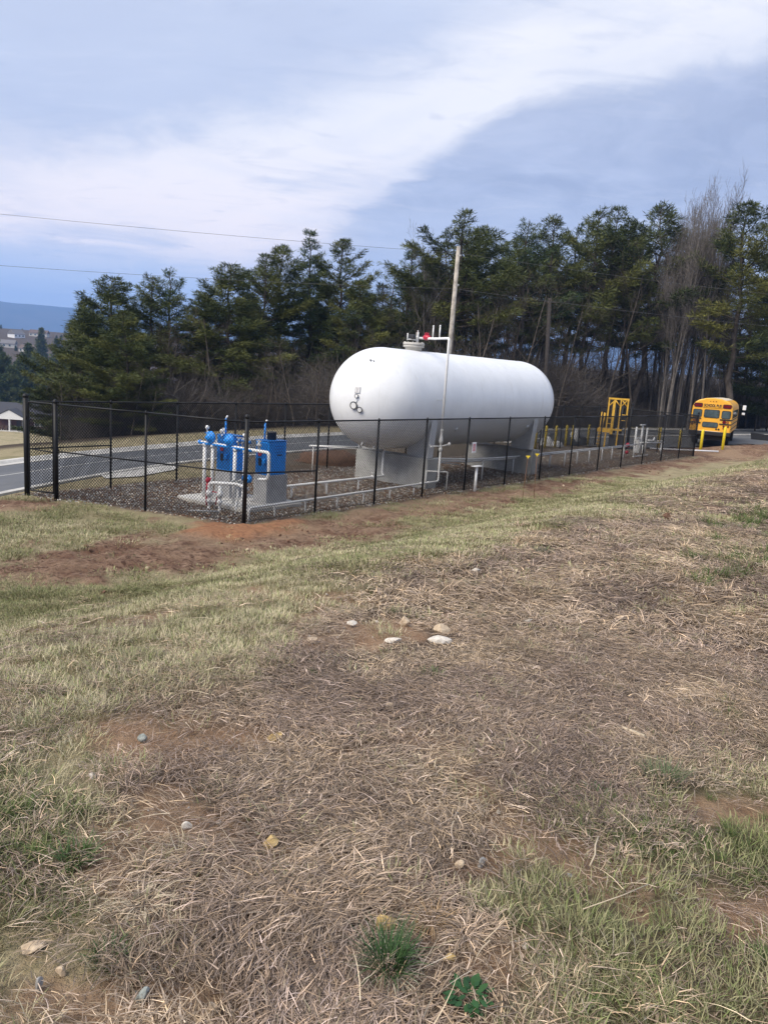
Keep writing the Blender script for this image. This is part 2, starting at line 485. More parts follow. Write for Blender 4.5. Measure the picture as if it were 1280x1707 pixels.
def ground_mat():
    m, b, p, out = mat_base('ground')
    geo = b.new('ShaderNodeNewGeometry').outputs['Position']
    a1 = b.new('ShaderNodeAttribute', attribute_name='cover_a'); a2 = b.new('ShaderNodeAttribute', attribute_name='cover_b')
    s1 = b.new('ShaderNodeSeparateColor'); b.l.new(a1.outputs['Color'], s1.inputs[0])
    s2 = b.new('ShaderNodeSeparateColor'); b.l.new(a2.outputs['Color'], s2.inputs[0])
    dirt, straw, lush = s1.outputs
    gravel, forest, bare = s2.outputs
    mound = a1.outputs['Alpha']
    n_l = b.noise(geo, .35, 5, .6, .5)
    n_m = b.noise(geo, 2.2, 5, .6, .3)
    n_s = b.noise(geo, 11, 5, .65, .3)
    n_f = b.noise(geo, 55, 4, .7)
    n_x = b.noise(geo, 170, 3, .7)
    # dry lawn
    lawn = b.mix(b.map(n_m, .35, .65), (.29, .24, .145), (.40, .335, .205))
    lawn = b.mix(b.math('MULTIPLY', b.map(n_s, .48, .70), .5), lawn, (.14, .14, .055))
    lawn = b.mix(b.math('MULTIPLY', b.map(n_l, .5, .66), .45), lawn, (.13, .135, .05))
    lawn = b.mix(b.math('MULTIPLY', b.map(n_f, .5, .72), .5), lawn, (.10, .08, .045))
    lawn = b.mix(b.math('MULTIPLY', b.map(n_f, .52, .36), .35), lawn, (.42, .36, .24))
    # soil under straw
    soil = b.mix(b.map(n_m, .3, .7), (.20, .135, .09), (.29, .205, .14))
    soil = b.mix(b.math('MULTIPLY', b.map(n_f, .45, .7), .5), soil, (.11, .08, .06))
    thatch = b.mix(b.map(n_s, .35, .65), (.085, .058, .042), (.20, .14, .10))
    thatch = b.mix(b.math('MULTIPLY', b.map(n_m, .5, .64), .6), thatch, (.27, .17, .105))
    thatch = b.mix(b.math('MULTIPLY', b.map(n_f, .45, .62), .6), thatch, (.06, .045, .035))
    thatch = b.mix(b.math('MULTIPLY', b.map(n_x, .55, .7), .5), thatch, (.34, .28, .21))
    lsh = b.mix(b.map(n_s, .35, .65), (.11, .092, .055), (.18, .145, .09))
    bsoil = b.mix(b.map(n_s, .3, .7), (.30, .185, .115), (.40, .27, .175))
    bsoil = b.mix(b.math('MULTIPLY', b.map(n_x, .5, .7), .35), bsoil, (.17, .11, .075))
    red = b.mix(b.map(n_m, .35, .65), (.165, .092, .06), (.29, .19, .13))
    red = b.mix(b.map(n_s, .47, .62), red, (.088, .047, .032))
    red = b.mix(b.math('MULTIPLY', b.map(n_l, .46, .62), .65), red, (.36, .255, .165))
    red = b.mix(b.math('MULTIPLY', b.map(n_f, .5, .68), .45), red, (.10, .06, .04))
    orange = b.mix(b.map(n_s, .35, .7), (.40, .19, .095), (.26, .12, .065))
    gv = b.mix(b.map(n_m, .3, .7), (.115, .088, .066), (.175, .14, .11))
    gv = b.mix(b.math('MULTIPLY', b.map(n_f, .52, .62), .7), gv, (.30, .27, .235))
    gv = b.mix(b.math('MULTIPLY', b.map(n_x, .5, .62), .6), gv, (.055, .04, .03))
    gv = b.mix(b.math('MULTIPLY', b.map(n_l, .5, .62), .5), gv, (.13, .075, .045))
    ff = b.mix(b.map(n_s, .3, .7), (.055, .042, .032), (.11, .085, .062))
    ff = b.mix(b.math('MULTIPLY', b.map(n_f, .5, .65), .5), ff, (.04, .03, .025))
    c = lawn
    c = b.mix(straw, c, thatch)
    c = b.mix(lush, c, lsh)
    c = b.mix(bare, c, bsoil)
    c = b.mix(dirt, c, red)
    c = b.mix(b.math('MULTIPLY', mound, .8), c, orange)
    c = b.mix(gravel, c, gv)
    c = b.mix(forest, c, ff)
    b.put(p.inputs['Base Color'], c)
    p.inputs['Roughness'].default_value = .95
    p.inputs['Specular IOR Level'].default_value = .15
    h = b.math('ADD', b.math('MULTIPLY', n_s, 1.6), b.math('ADD', b.math('MULTIPLY', n_f, .7), b.math('MULTIPLY', n_x, .25)))
    bp = b.new('ShaderNodeBump'); bp.inputs['Strength'].default_value = .9; bp.inputs['Distance'].default_value = .05
    b.put(bp.inputs['Height'], h); b.l.new(bp.outputs[0], p.inputs['Normal'])


ground_mat()


def blade_mat():
    m, b, p, out = mat_base('blade')
    a = b.new('ShaderNodeAttribute', attribute_name='tcol'); a.attribute_type = 'INSTANCER'
    v = b.new('ShaderNodeAttribute', attribute_name='bv')
    c = b.mix(1.0, a.outputs['Color'], v.outputs['Color'], 'MULTIPLY')
    b.put(p.inputs['Base Color'], c)
    p.inputs['Roughness'].default_value = .75
    p.inputs['Specular IOR Level'].default_value = .25


blade_mat()


def leaf_mat(name, c0, c1, c2):
    """foliage: tint attribute (0..1) picks between shades"""
    m, b, p, out = mat_base(name)
    v = b.new('ShaderNodeAttribute', attribute_name='bv')
    s = b.new('ShaderNodeSeparateColor'); b.l.new(v.outputs['Color'], s.inputs[0])
    oi = b.new('ShaderNodeObjectInfo').outputs['Random']
    c = b.mix(s.outputs[0], c0, c1)
    c = b.mix(b.math('MULTIPLY', s.outputs[1], b.math('ADD', .3, b.math('MULTIPLY', oi, .9)), clamp=True), c, c2)
    b.put(p.inputs['Base Color'], c)
    p.inputs['Roughness'].default_value = .6
    p.inputs['Specular IOR Level'].default_value = .25


leaf_mat('pine_needles', (.024, .038, .014), (.098, .120, .034), (.18, .175, .045))
leaf_mat('pine_needles_blue', (.020, .038, .017), (.078, .115, .040), (.14, .15, .045))
leaf_mat('weed_leaf', (.014, .045, .016), (.028, .085, .028), (.04, .10, .025))


def bark(name, c0, c1, sc=6):
    m, b, p, out = mat_base(name)
    tc = b.new('ShaderNodeTexCoord').outputs['Object']
    oi = b.new('ShaderNodeObjectInfo').outputs['Random']
    n = b.noise(b.vmath('MULTIPLY', tc, (1.0, 1.0, .35)), sc, 5, .65)
    c = b.mix(b.map(n, .35, .68), c0, c1)
    c = b.mix(b.math('MULTIPLY', oi, .35), c, tuple(q*.55 for q in c0))
    b.put(p.inputs['Base Color'], c)
    p.inputs['Roughness'].default_value = .95
    p.inputs['Specular IOR Level'].default_value = .15


bark('bark_pine', (.06, .05, .043), (.125, .105, .09))
bark('bark_grey', (.11, .097, .088), (.23, .208, .19))
bark('bark_brown', (.065, .054, .046), (.16, .135, .115))


def rock_mat(name, c0, c1):
    m, b, p, out = mat_base(name)
    tc = b.new('ShaderNodeTexCoord').outputs['Object']
    n = b.noise(tc, 30, 5, .65); n2 = b.noise(tc, 140, 4, .7)
    c = b.mix(b.map(n, .35, .65), c0, c1)
    c = b.mix(b.math('MULTIPLY', b.map(n2, .55, .7), .5), c, tuple(q*.5 for q in c0))
    b.put(p.inputs['Base Color'], c)
    p.inputs['Roughness'].default_value = .85
    bp = b.new('ShaderNodeBump'); bp.inputs['Strength'].default_value = .5; bp.inputs['Distance'].default_value = .003
    b.put(bp.inputs['Height'], n2); b.l.new(bp.outputs[0], p.inputs['Normal'])


rock_mat('rock_tan', (.40, .30, .20), (.56, .45, .32))
rock_mat('rock_pale', (.50, .45, .38), (.66, .61, .54))
rock_mat('rock_ochre', (.40, .27, .10), (.52, .38, .18))
rock_mat('rock_grey', (.24, .23, .22), (.38, .37, .35))
rock_mat('rock_green', (.17, .19, .175), (.34, .36, .33))
rock_mat('clod', (.10, .05, .03), (.18, .10, .06))


def mountain_mat():
    m, b, p, out = mat_base('mountain')
    geo = b.new('ShaderNodeNewGeometry').outputs['Position']
    n = b.noise(geo, .006, 6, .6)
    b.put(p.inputs['Base Color'], b.mix(b.map(n, .35, .65), (.055, .060, .045), (.085, .08, .06)))
    p.inputs['Roughness'].default_value = 1.0
    p.inputs['Specular IOR Level'].default_value = 0.0


mountain_mat()

# ------------------------------------------------------------------ mesh helpers
PI = math.pi
col = scene.collection


def props(o, label=None, cat=None, group=None, kind=None):
    if label: o['label'] = label
    if cat: o['category'] = cat
    if group: o['group'] = group
    if kind: o['kind'] = kind
    return o


def link(name, me, parent=None):
    o = bpy.data.objects.new(name, me)
    col.objects.link(o)
    if parent: o.parent = parent
    return o


class MB:
    def __init__(s):
        s.v = []; s.f = []; s.m = []; s.mats = []; s.cur = 0; s.sm = []; s.smooth = False

    def use(s, name):
        if name not in s.mats: s.mats.append(name)
        s.cur = s.mats.index(name)
        return s

    def add(s, vs, fs, smooth=None):
        o = len(s.v)
        s.v += [tuple(v) for v in vs]
        s.f += [tuple(i+o for i in f) for f in fs]
        s.m += [s.cur]*len(fs)
        s.sm += [s.smooth if smooth is None else smooth]*len(fs)

    def box(s, c, d, rz=0.0, bev=0.0, rot=None):
        hx, hy, hz = d[0]/2, d[1]/2, d[2]/2
        R = rot if rot else Matrix.Rotation(rz, 3, 'Z')
        C = Vector(c)
        if bev <= 0:
            pts = [Vector((x*hx, y*hy, z*hz)) for x in (-1, 1) for y in (-1, 1) for z in (-1, 1)]
            F = [(0, 1, 3, 2), (4, 6, 7, 5), (0, 4, 5, 1), (2, 3, 7, 6), (0, 2, 6, 4), (1, 5, 7, 3)]
            s.add([C+R@p for p in pts], F)
            return s
        b = min(bev, hx*.9, hy*.9, hz*.9)
        bm_v = []
        idx = {}
        for x in (-1, 1):
            for y in (-1, 1):
                for z in (-1, 1):
                    for ax in range(3):
                        p = [x*(hx-b), y*(hy-b), z*(hz-b)]
                        p[ax] = (x*hx, y*hy, z*hz)[ax]
                        idx[(x, y, z, ax)] = len(bm_v); bm_v.append(C+R@Vector(p))
        F = []
        for ax in range(3):
            o1, o2 = [a for a in range(3) if a != ax]
            for sg in (-1, 1):
                q = []
                for a, bb in ((-1, -1), (1, -1), (1, 1), (-1, 1)):
                    k = [0, 0, 0]; k[ax] = sg; k[o1] = a; k[o2] = bb
                    q.append(idx[(*k, ax)])
                fl = (sg > 0) != (ax == 1)
                F.append(tuple(q) if fl else tuple(reversed(q)))
            # edges along axis ax
            for a in (-1, 1):
                for bb in (-1, 1):
                    k1 = [0, 0, 0]; k1[o1] = a; k1[o2] = bb; k1[ax] = -1
                    k2 = list(k1); k2[ax] = 1
                    F.append((idx[(*k1, o1)], idx[(*k2, o1)], idx[(*k2, o2)], idx[(*k1, o2)]))
        for x in (-1, 1):
            for y in (-1, 1):
                for z in (-1, 1):
                    F.append((idx[(x, y, z, 0)], idx[(x, y, z, 1)], idx[(x, y, z, 2)]))
        s.add(bm_v, F)
        return s

    def tube(s, pts, r, n=8, caps=True, smooth=True):
        pts = [Vector(p) for p in pts]
        if not isinstance(r, (list, tuple)): r = [r]*len(pts)
        rings = []
        t0 = (pts[1]-pts[0]).normalized()
        a = Vector((0, 0, 1)) if abs(t0.z) < .9 else Vector((1, 0, 0))
        nx = t0.cross(a).normalized()
        V = []
        for i, p in enumerate(pts):
            if i == 0: t = pts[1]-pts[0]
            elif i == len(pts)-1: t = pts[-1]-pts[-2]
            else: t = (pts[i+1]-pts[i]).normalized()+(pts[i]-pts[i-1]).normalized()
            t.normalize()
            nx = (nx-t*nx.dot(t))
            if nx.length < 1e-6: nx = t.orthogonal()
            nx.normalize()
            ny = t.cross(nx)
            for k in range(n):
                A = 2*PI*k/n
                V.append(p+(nx*math.cos(A)+ny*math.sin(A))*r[i])
        F = []
        for i in range(len(pts)-1):
            for k in range(n):
                k2 = (k+1) % n
                F.append((i*n+k, i*n+k2, (i+1)*n+k2, (i+1)*n+k))
        o = len(s.v)
        s.add(V, F, smooth)
        if caps:
            s.f.append(tuple(o+k for k in reversed(range(n)))); s.f.append(tuple(o+(len(pts)-1)*n+k for k in range(n)))
            s.m += [s.cur]*2; s.sm += [False]*2
        return s

    def pipe(s, pts, r, n=10, bend=None):
        """tube along a polyline with rounded elbows"""
        pts = [Vector(p) for p in pts]
        bend = bend or r*2.2
        out = [pts[0]]
        for i in range(1, len(pts)-1):
            a, b, c = pts[i-1], pts[i], pts[i+1]
            d1 = min(bend, (b-a).length*.45); d2 = min(bend, (c-b).length*.45)
            p1 = b+(a-b).normalized()*d1; p2 = b+(c-b).normalized()*d2
            for t in (0, .25, .5, .75, 1):
                out.append(p1.lerp(b, t).lerp(b.lerp(p2, t), t))
        out.append(pts[-1])
        return s.tube(out, r, n)

    def lathe(s, prof, n=16, o=(0, 0, 0), axis='Z', smooth=True):
        """prof: list of (radius, height)"""
        V = []; F = []
        O = Vector(o)
        for (r, h) in prof:
            for k in range(n):
                A = 2*PI*k/n
                c, q = r*math.cos(A), r*math.sin(A)
                V.append(O+(Vector((c, q, h)) if axis == 'Z' else Vector((h, c, q)) if axis == 'X' else Vector((q, h, c))))
        for i in range(len(prof)-1):
            for k in range(n):
                k2 = (k+1) % n
                F.append((i*n+k, i*n+k2, (i+1)*n+k2, (i+1)*n+k))
        o0 = len(s.v)
        s.add(V, F, smooth)
        if prof[0][0] > 1e-4: s.add_face([o0+k for k in reversed(range(n))])
        if prof[-1][0] > 1e-4: s.add_face([o0+(len(prof)-1)*n+k for k in range(n)])
        return s

    def add_face(s, ids):
        s.f.append(tuple(ids)); s.m.append(s.cur); s.sm.append(False)

    def ball(s, c, r, n=12, sz=1.0):
        m = n//2
        return s.lathe([(max(r*math.sin(PI*i/m), 1e-5), -r*sz*math.cos(PI*i/m)) for i in range(m+1)], n, c)

    def prism(s, poly, z0, z1, M=None):
        """polygon in XY extruded in Z, optionally mapped by matrix M"""
        n = len(poly)
        V = [Vector((x, y, z0)) for x, y in poly]+[Vector((x, y, z1)) for x, y in poly]
        if M: V = [M@v for v in V]
        F = [tuple(reversed(range(n))), tuple(range(n, 2*n))]+[(k, (k+1) % n, n+(k+1) % n, n+k) for k in range(n)]
        s.add(V, F, False)
        return s

    def mesh(s, name):
        me = bpy.data.meshes.new(name)
        me.from_pydata(s.v, [], s.f)
        for q in s.mats: me.materials.append(MATS[q])
        me.polygons.foreach_set('material_index', s.m)
        me.polygons.foreach_set('use_smooth', s.sm)
        me.update()
        return me

    def build(s, name, parent=None, **kw):
        o = link(name, s.mesh(name), parent)
        return props(o, **kw)


def thing(name, label, cat, loc=(0, 0, 0), rz=0.0, group=None):
    o = bpy.data.objects.new(name, None)
    col.objects.link(o)
    o.location = loc; o.rotation_euler = (0, 0, rz)
    o.empty_display_size = .3
    return props(o, label, cat, group)


def copy_tree(o, parent=None):
    c = o.copy(); col.objects.link(c)
    if parent: c.parent = parent
    for ch in [x for x in bpy.data.objects if x.parent == o]:
        copy_tree(ch, c)
    return c


FRZ = PI/2-ANG            # the yard's own frame: x along the front fence, y into the yard


def W(v, w, z=0.0):
    return (CX+SA*v-CA*w, CY+CA*v+SA*w, z)


def Wg(v, w, dz=0.0):
    p = W(v, w)
    return (p[0], p[1], float(terrain(p[0], p[1]))+dz)


def gz(x, y):
    return float(terrain(x, y))


def np_mesh(name, V, F, mats, smooth=False, bv=None, matidx=None):
    """V (n,3), F (m,k) arrays of one face size"""
    me = bpy.data.meshes.new(name)
    V = np.asarray(V, np.float32); F = np.asarray(F, np.int32)
    me.vertices.add(len(V)); me.vertices.foreach_set('co', V.ravel())
    k = F.shape[1]
    me.loops.add(F.size); me.loops.foreach_set('vertex_index', F.ravel())
    me.polygons.add(len(F)); me.polygons.foreach_set('loop_start', np.arange(0, F.size, k, dtype=np.int32))
    if smooth: me.polygons.foreach_set('use_smooth', np.ones(len(F), bool))
    for q in mats: me.materials.append(MATS[q])
    if matidx is not None: me.polygons.foreach_set('material_index', np.asarray(matidx, np.int32))
    if bv is not None:
        a = me.attributes.new('bv', 'FLOAT_COLOR', 'POINT')
        a.data.foreach_set('color', np.asarray(bv, np.float32).ravel())
    me.update(calc_edges=True)
    me.validate()
    return me


# ------------------------------------------------------------------ ground
def build_ground():
    # polar grid, fine where the land is seen closely, coarse elsewhere; one sheet out to 3.4 km
    radii = [0.0]
    r = .6
    while r < 3500:
        radii.append(r)
        r += max(.035, r*(.012 if r < 120 else .03))
    fine = np.radians(np.arange(-36, 36.01, .28))
    coarse = np.radians(np.arange(40, 320.01, 4.0))
    az = np.concatenate([fine, coarse])
    na = len(az)
    R, A = np.meshgrid(np.array(radii[1:]), az, indexing='ij')
    X, Y = R*np.sin(A), R*np.cos(A)
    x, y = X.ravel(), Y.ravel()
    z = terrain(x, y)
    zn = zones(x, y)
    nearer = np.clip(1-(zn['r']-8)/30, .15, 1)
    # churned soil is rougher; the pad is nearly level
    z = z+zn['dirt']*(fbm(x*1.6, y*1.6, 61)-.5)*.22+zn['dirt']*(fbm(x*5, y*5, 62)-.5)*.13+zn['mound']*.05
    z = z+zn['gravel']*(fbm(x*5, y*5, 63)-.5)*.03-zn['bare']*.012
    # keep the ground under the asphalt
    d = zn['dn']
    under = S((d+.25)/.3)*S((ROADW+.25-d)/.3)
    z = z-.10*under
    ap = poly_sd(x, y, APRON)
    z = z-.07*S((ap+.1)/.4)
    V = np.stack([x, y, z], 1)
    V = np.vstack([V, [[0, 0, gz(0, 0)]]])
    nr = len(radii)-1
    i, j = np.meshgrid(np.arange(nr-1), np.arange(na), indexing='ij')
    i, j = i.ravel(), j.ravel()
    j2 = (j+1) % na
    F = np.stack([i*na+j, (i+1)*na+j, (i+1)*na+j2, i*na+j2], 1)
    c = len(V)-1
    me = np_mesh('ground', V, F, ['ground'], True)
    bm_f = None
    # cover weights
    dirt = zn['dirt']; gravel = zn['gravel']
    extra_back = zn['back']*S((zn['v']-4.5)/4)*.9          # brown worked ground between yard and kerb on the right
    gravel = np.maximum(gravel, extra_back)
    shoulder = ((zn['v'] > 34.5) & (d < -.2)).astype(float)*S((-zn['u']+2.2)/1.2)
    gravel = gravel*(1-S((zn['v']-35)/1))
    dirt = np.maximum(dirt, shoulder)
    A1 = np.stack([dirt, zn['straw'], zn['lush'], zn['mound']], 1)
    A2 = np.stack([gravel, zn['forest'], zn['bare'], np.zeros(len(x))], 1)
    for nm, A_ in (('cover_a', A1), ('cover_b', A2)):
        A_ = np.vstack([A_, A_[-1:]])
        at = me.attributes.new(nm, 'FLOAT_COLOR', 'POINT')
        at.data.foreach_set('color', np.clip(A_, 0, 1).astype(np.float32).ravel())
    o = link('ground', me)
    props(o, kind='structure')
    # close the hole under the camera
    m = MB().use('ground')
    n = 24
    ring = [(.75*math.cos(2*PI*k/n), .75*math.sin(2*PI*k/n)) for k in range(n)]
    m.add([(a, b_, gz(a, b_)-.03) for a, b_ in ring]+[(0, 0, gz(0, 0)-.03)], [(k, (k+1) % n, n) for k in range(n)], True)
    m.build('ground', kind='structure')


build_ground()


def resample(P, step):
    out = []
    for k in range(len(P)-1):
        a, b_ = Vector(P[k]), Vector(P[k+1])
        n = max(1, int((b_-a).length/step))
        for i in range(n): out.append(a.lerp(b_, i/n))
    out.append(Vector(P[-1]))
    # smooth
    for _ in range(6):
        out = [out[0]]+[(out[i-1]+out[i]*2+out[i+1])/4 for i in range(1, len(out)-1)]+[out[-1]]
    return out


nr_ = resample(NEAR, 1.0)
EDGE_N, EDGE_F = [], []
for i_, p_ in enumerate(nr_):
    a_ = nr_[max(0, i_-1)]; b_ = nr_[min(len(nr_)-1, i_+1)]
    t_ = Vector((b_.x-a_.x, b_.y-a_.y, 0)).normalized()
    nrm_ = Vector((-t_.y, t_.x, 0))
    _, znr, zfr = road_z(p_.x, p_.y)
    EDGE_N.append((p_, nrm_, float(znr), float(zfr)))


def strip(name, offs, dz, matn, kind='structure', i0=0, i1=None, thick=None):
    """ribbon along the road between offsets offs (list of (offset from near edge, dz))"""
    m = MB().use(matn)
    rows = []
    for (p, n, zn_, zf_) in EDGE_N[i0:i1]:
        row = []
        for (o, h) in offs:
            q = p+n*o
            row.append((q.x, q.y, zn_+(zf_-zn_)*min(1, max(0, o/ROADW))+h+dz))
        rows.append(row)
    k = len(offs)
    V = [v for r in rows for v in r]
    F = [(i*k+j, (i+1)*k+j, (i+1)*k+j+1, i*k+j+1) for i in range(len(rows)-1) for j in range(k-1)]
    m.add(V, F, False)
    return m.build(name, kind=kind)


strip('road', [(0, 0), (1.5, .02), (3, .03), (4.5, .02), (6.0, 0)], .0, 'asphalt')
strip('road_marking', [(3.0, .0), (3.11, 0)], .036, 'line_paint')
# concrete gutters and low rolled kerbs on both sides
strip('kerb', [(-.24, -.12), (-.24, .06), (-.10, .08), (-.02, .015), (.02, .012)], 0, 'concrete_kerb')
strip('kerb', [(5.98, .012), (6.30, .015), (6.42, .10), (6.62, .11), (6.63, -.2)], 0, 'concrete_kerb')

m = MB().use('asphalt')
ap_pts = [(p[0], p[1]) for p in APRON]
cen = (sum(p[0] for p in ap_pts)/len(ap_pts), sum(p[1] for p in ap_pts)/len(ap_pts))
ax_ = np.arange(5, 50, 1.0)
gx_, gy_ = np.meshgrid(ax_, np.arange(44, 80, 1.0), indexing='ij')
sdm = poly_sd(gx_, gy_, APRON)
vid = {}
V_ = []


def ap_v(i, j):
    if (i, j) not in vid:
        x_, y_ = float(gx_[i, j]), float(gy_[i, j])
        dn_, zn_, zf_ = road_z(x_, y_)
        base = max(float(terrain(x_, y_, False)), .0) if dn_ < 0 else float(zn_)
        vid[(i, j)] = len(V_); V_.append((x_, y_, base+(.006 if dn_ < -.3 else -.02)))
    return vid[(i, j)]


Fp = []
for i in range(gx_.shape[0]-1):
    for j in range(gx_.shape[1]-1):
        if min(sdm[i, j], sdm[i+1, j], sdm[i, j+1], sdm[i+1, j+1]) > -.35:
            Fp.append((ap_v(i, j), ap_v(i+1, j), ap_v(i+1, j+1), ap_v(i, j+1)))
m.add(V_, Fp, True)
m.build('driveway', kind='structure')

# a splash of pale concrete on the verge just behind the yard's left end
m = MB().use('concrete_slab')
pl = [(-9.0, 23.9), (-8.55, 23.2), (-7.8, 24.0), (-7.2, 25.8), (-7.3, 26.9), (-7.9, 26.6), (-8.6, 25.2)]
V_ = [(x_, y_, gz(x_, y_)+.035) for x_, y_ in pl]
m.add(V_, [tuple(range(len(pl)))])
m.build('concrete_apron', kind='structure')


def build_ridge(name, r0, r1, a0, a1, hfun, base, matn, na=220, nr=24):
    az = np.radians(np.linspace(a0, a1, na)); rr = np.linspace(0, 1, nr)
    A, T = np.meshgrid(az, rr, indexing='ij')
    R = r0+(r1-r0)*T
    X, Y = R*np.sin(A), R*np.cos(A)
    H = hfun(A)
    prof = np.sin(np.clip(T, 0, 1)*PI)**.8
    Z = base+(H-base)*prof+(fbm(X*.002, Y*.002, 9)-.5)*.22*(H-base)*prof*(1-prof)*2
    V = np.stack([X.ravel(), Y.ravel(), Z.ravel()], 1)
    i, j = np.meshgrid(np.arange(na-1), np.arange(nr-1), indexing='ij'); i, j = i.ravel(), j.ravel()
    F = np.stack([i*nr+j, (i+1)*nr+j, (i+1)*nr+j+1, i*nr+j+1], 1)
    o = link(name, np_mesh(name, V, F, [matn], True))
    return props(o, kind='structure')


def hm(A):
    d = np.degrees(A)
    # gentle saddle where the ridge shows left of the pines
    e = 2.72+.10*np.cos((d+29.5)*.75)-.22*np.exp(-((d+22.3)/2.0)**2)+.5*(fbm(d*.09, d*0+2, 3)-.5)+.12*(fbm(d*.8, d*0+5, 4)-.5)
    return 3.826+5850*np.tan(np.radians(e))


build_ridge('mountain', 5200, 6500, -75, 75, hm, 20.0, 'mountain')

# far wooded rise with the settlement
def hh(A):
    d = np.degrees(A)
    return 3.8+1250*np.tan(np.radians(.95+.22*(fbm(d*.5, d*0+1, 8)-.5)))


build_ridge('hill', 1050, 1500, -75, 75, hh, 20.0, 'mountain', 200, 10)

# ------------------------------------------------------------------ haze
hz_m = bpy.data.materials.new('haze'); hz_m.use_nodes = True
hb = NB(hz_m.node_tree); hb.n.clear()
ho = hb.new('ShaderNodeOutputMaterial'); hv = hb.new('ShaderNodeVolumePrincipled')
hv.inputs['Color'].default_value = (.30, .53, 1.0, 1)
hv.inputs['Density'].default_value = HAZE = .0002
hv.inputs['Anisotropy'].default_value = 0.0
hb.l.new(hv.outputs[0], ho.inputs['Volume'])
MATS['haze'] = hz_m
m = MB().use('haze')
m.box((0, 0, 215), (14000, 14000, 480))
o = m.build('haze', kind='stuff')

# ------------------------------------------------------------------ chain link fence
FH = 2.44
Fv = [0, 2.44, 4.91, 7.28, 9.71, 12.43, 15.17, 17.9, 20.78, 23.55, 26.36, 29.2, 32.11, 34.83]
fence = thing('chain_link_fence', 'black chain link fence with gates enclosing the white tank and pipework', 'fence', W(0, 0), FRZ)


def fpost(v, w, h, r, g=None):
    m = MB().use('black_vinyl')
    z0 = gz(*W(v, w)[:2])-.15
    m.tube([(v, w, z0), (v, w, h-.03)], r, 10)
    m.lathe([(r*1.12, h-.05), (r*1.12, h-.01), (r*.8, h+.03), (0.001, h+.055)], 10, (v, w, 0))
    m.build('post', fence)


def rail(a, b_, z, r, name='top_rail', za=None):
    m = MB().use('black_vinyl')
    m.tube([(a[0], a[1], z if za is None else za), (b_[0], b_[1], z)], r, 8)
    return m.build(name, fence)


def link_panel(a, b_, z0, z1, parent, name='mesh_panel', pitch=.085, r=.0056):
    """straight diagonal wires of chain link, clipped to the bay"""
    a, b_ = Vector((a[0], a[1], 0)), Vector((b_[0], b_[1], 0))
    L = (b_-a).length; H = z1-z0
    ex = (b_-a).normalized(); ny = Vector((-ex.y, ex.x, 0))
    V = []; F = []
    for sgn in (1, -1):
        x0 = -H if sgn > 0 else 0
        x = x0
        end = L if sgn > 0 else L+H
        while x < end:
            # wire from (x, 0) to (x+sgn*H, H)
            t0, t1 = 0.0, 1.0
            xa, xb = x, x+sgn*H
            if sgn > 0:
                if xa < 0: t0 = (0-xa)/H
                if xb > L: t1 = (L-xa)/H
            else:
                if xa > L: t0 = (xa-L)/H
                if xb < 0: t1 = xa/H
            if t1-t0 > .005:
                p = a+ex*(xa+sgn*H*t0)+Vector((0, 0, z0+H*t0)); q = a+ex*(xa+sgn*H*t1)+Vector((0, 0, z0+H*t1))
                d = (q-p).normalized(); s1 = ny*r; s2 = d.cross(ny)*r
                off = ny*(r*sgn)
                k = len(V)
                for P in (p, q):
                    V += [P+off+s1, P+off-s1*.5+s2*.87, P+off-s1*.5-s2*.87]
                F += [(k, k+1, k+4, k+3), (k+1, k+2, k+5, k+4), (k+2, k, k+3, k+5)]
            x += pitch
    m = MB().use('black_vinyl')
    m.add(V, F)
    return m.build(name, parent, kind='stuff')


def bay(a, b_, mid=None):
    z0 = .04
    link_panel(a, b_, z0, FH-.02, fence)
    m = MB().use('black_vinyl')


# front (towards the camera)
for i, v in enumerate(Fv):
    end = i in (0, len(Fv)-1)
    fpost(v, 0, FH+(.12 if end else -.01), .052 if end else .031)
for i in range(len(Fv)-1):
    bay((Fv[i], 0), (Fv[i+1], 0))
    rail((Fv[i], 0), (Fv[i+1], 0), FH-.02, .022)
rail((0, .0), (Fv[1], .0), 1.13, .02, 'mid_rail', 1.22)
rail((Fv[-2], 0), (Fv[-1], 0), 1.22, .02, 'mid_rail')
# bottom tension wire
m = MB().use('black_vinyl'); m.tube([(0, 0, .05), (Fv[-1], 0, .05)], .004, 4); m.build('tension_wire', fence)
# left side: line to the small gate and the back corner
ldx, ldy = -2.16/6.387, 6.01/6.387
LP = lambda t: (ldx*t, ldy*t)
fpost(*LP(2.75), FH-.01, .031)
fpost(*LP(5.45), FH+.06, .058)
fpost(*LP(6.387), FH+.14, .068)
for a, b_ in ((0, 2.75), (2.75, 5.45)):
    bay(LP(a), LP(b_)); rail(LP(a), LP(b_), FH-.02, .022)
    rail(LP(a), LP(b_), 1.22, .019, 'mid_rail', 1.22)
gt = props(bpy.data.objects.new('gate', None)); col.objects.link(gt); gt.parent = fence
g0, g1 = LP(5.53), LP(6.30)
m = MB().use('black_vinyl')
m.pipe([(*g0, .12), (*g0, FH-.02), (*g1, FH-.02), (*g1, .12), (*g0, .12)], .022, 8, bend=.05)
m.tube([(*g0, 1.18), (*g1, 1.22)], .018, 8)
m.box((g0[0]*.97, g0[1]*.985, 1.25), (.05, .09, .16)); m.box((g1[0]*1.01, g1[1]*1.008, 2.0), (.07, .07, .08)); m.box((g1[0]*1.01, g1[1]*1.008, .5), (.07, .07, .08))
m.build('gate_frame', gt)
link_panel(g0, g1, .14, FH-.04, gt, 'gate_mesh')
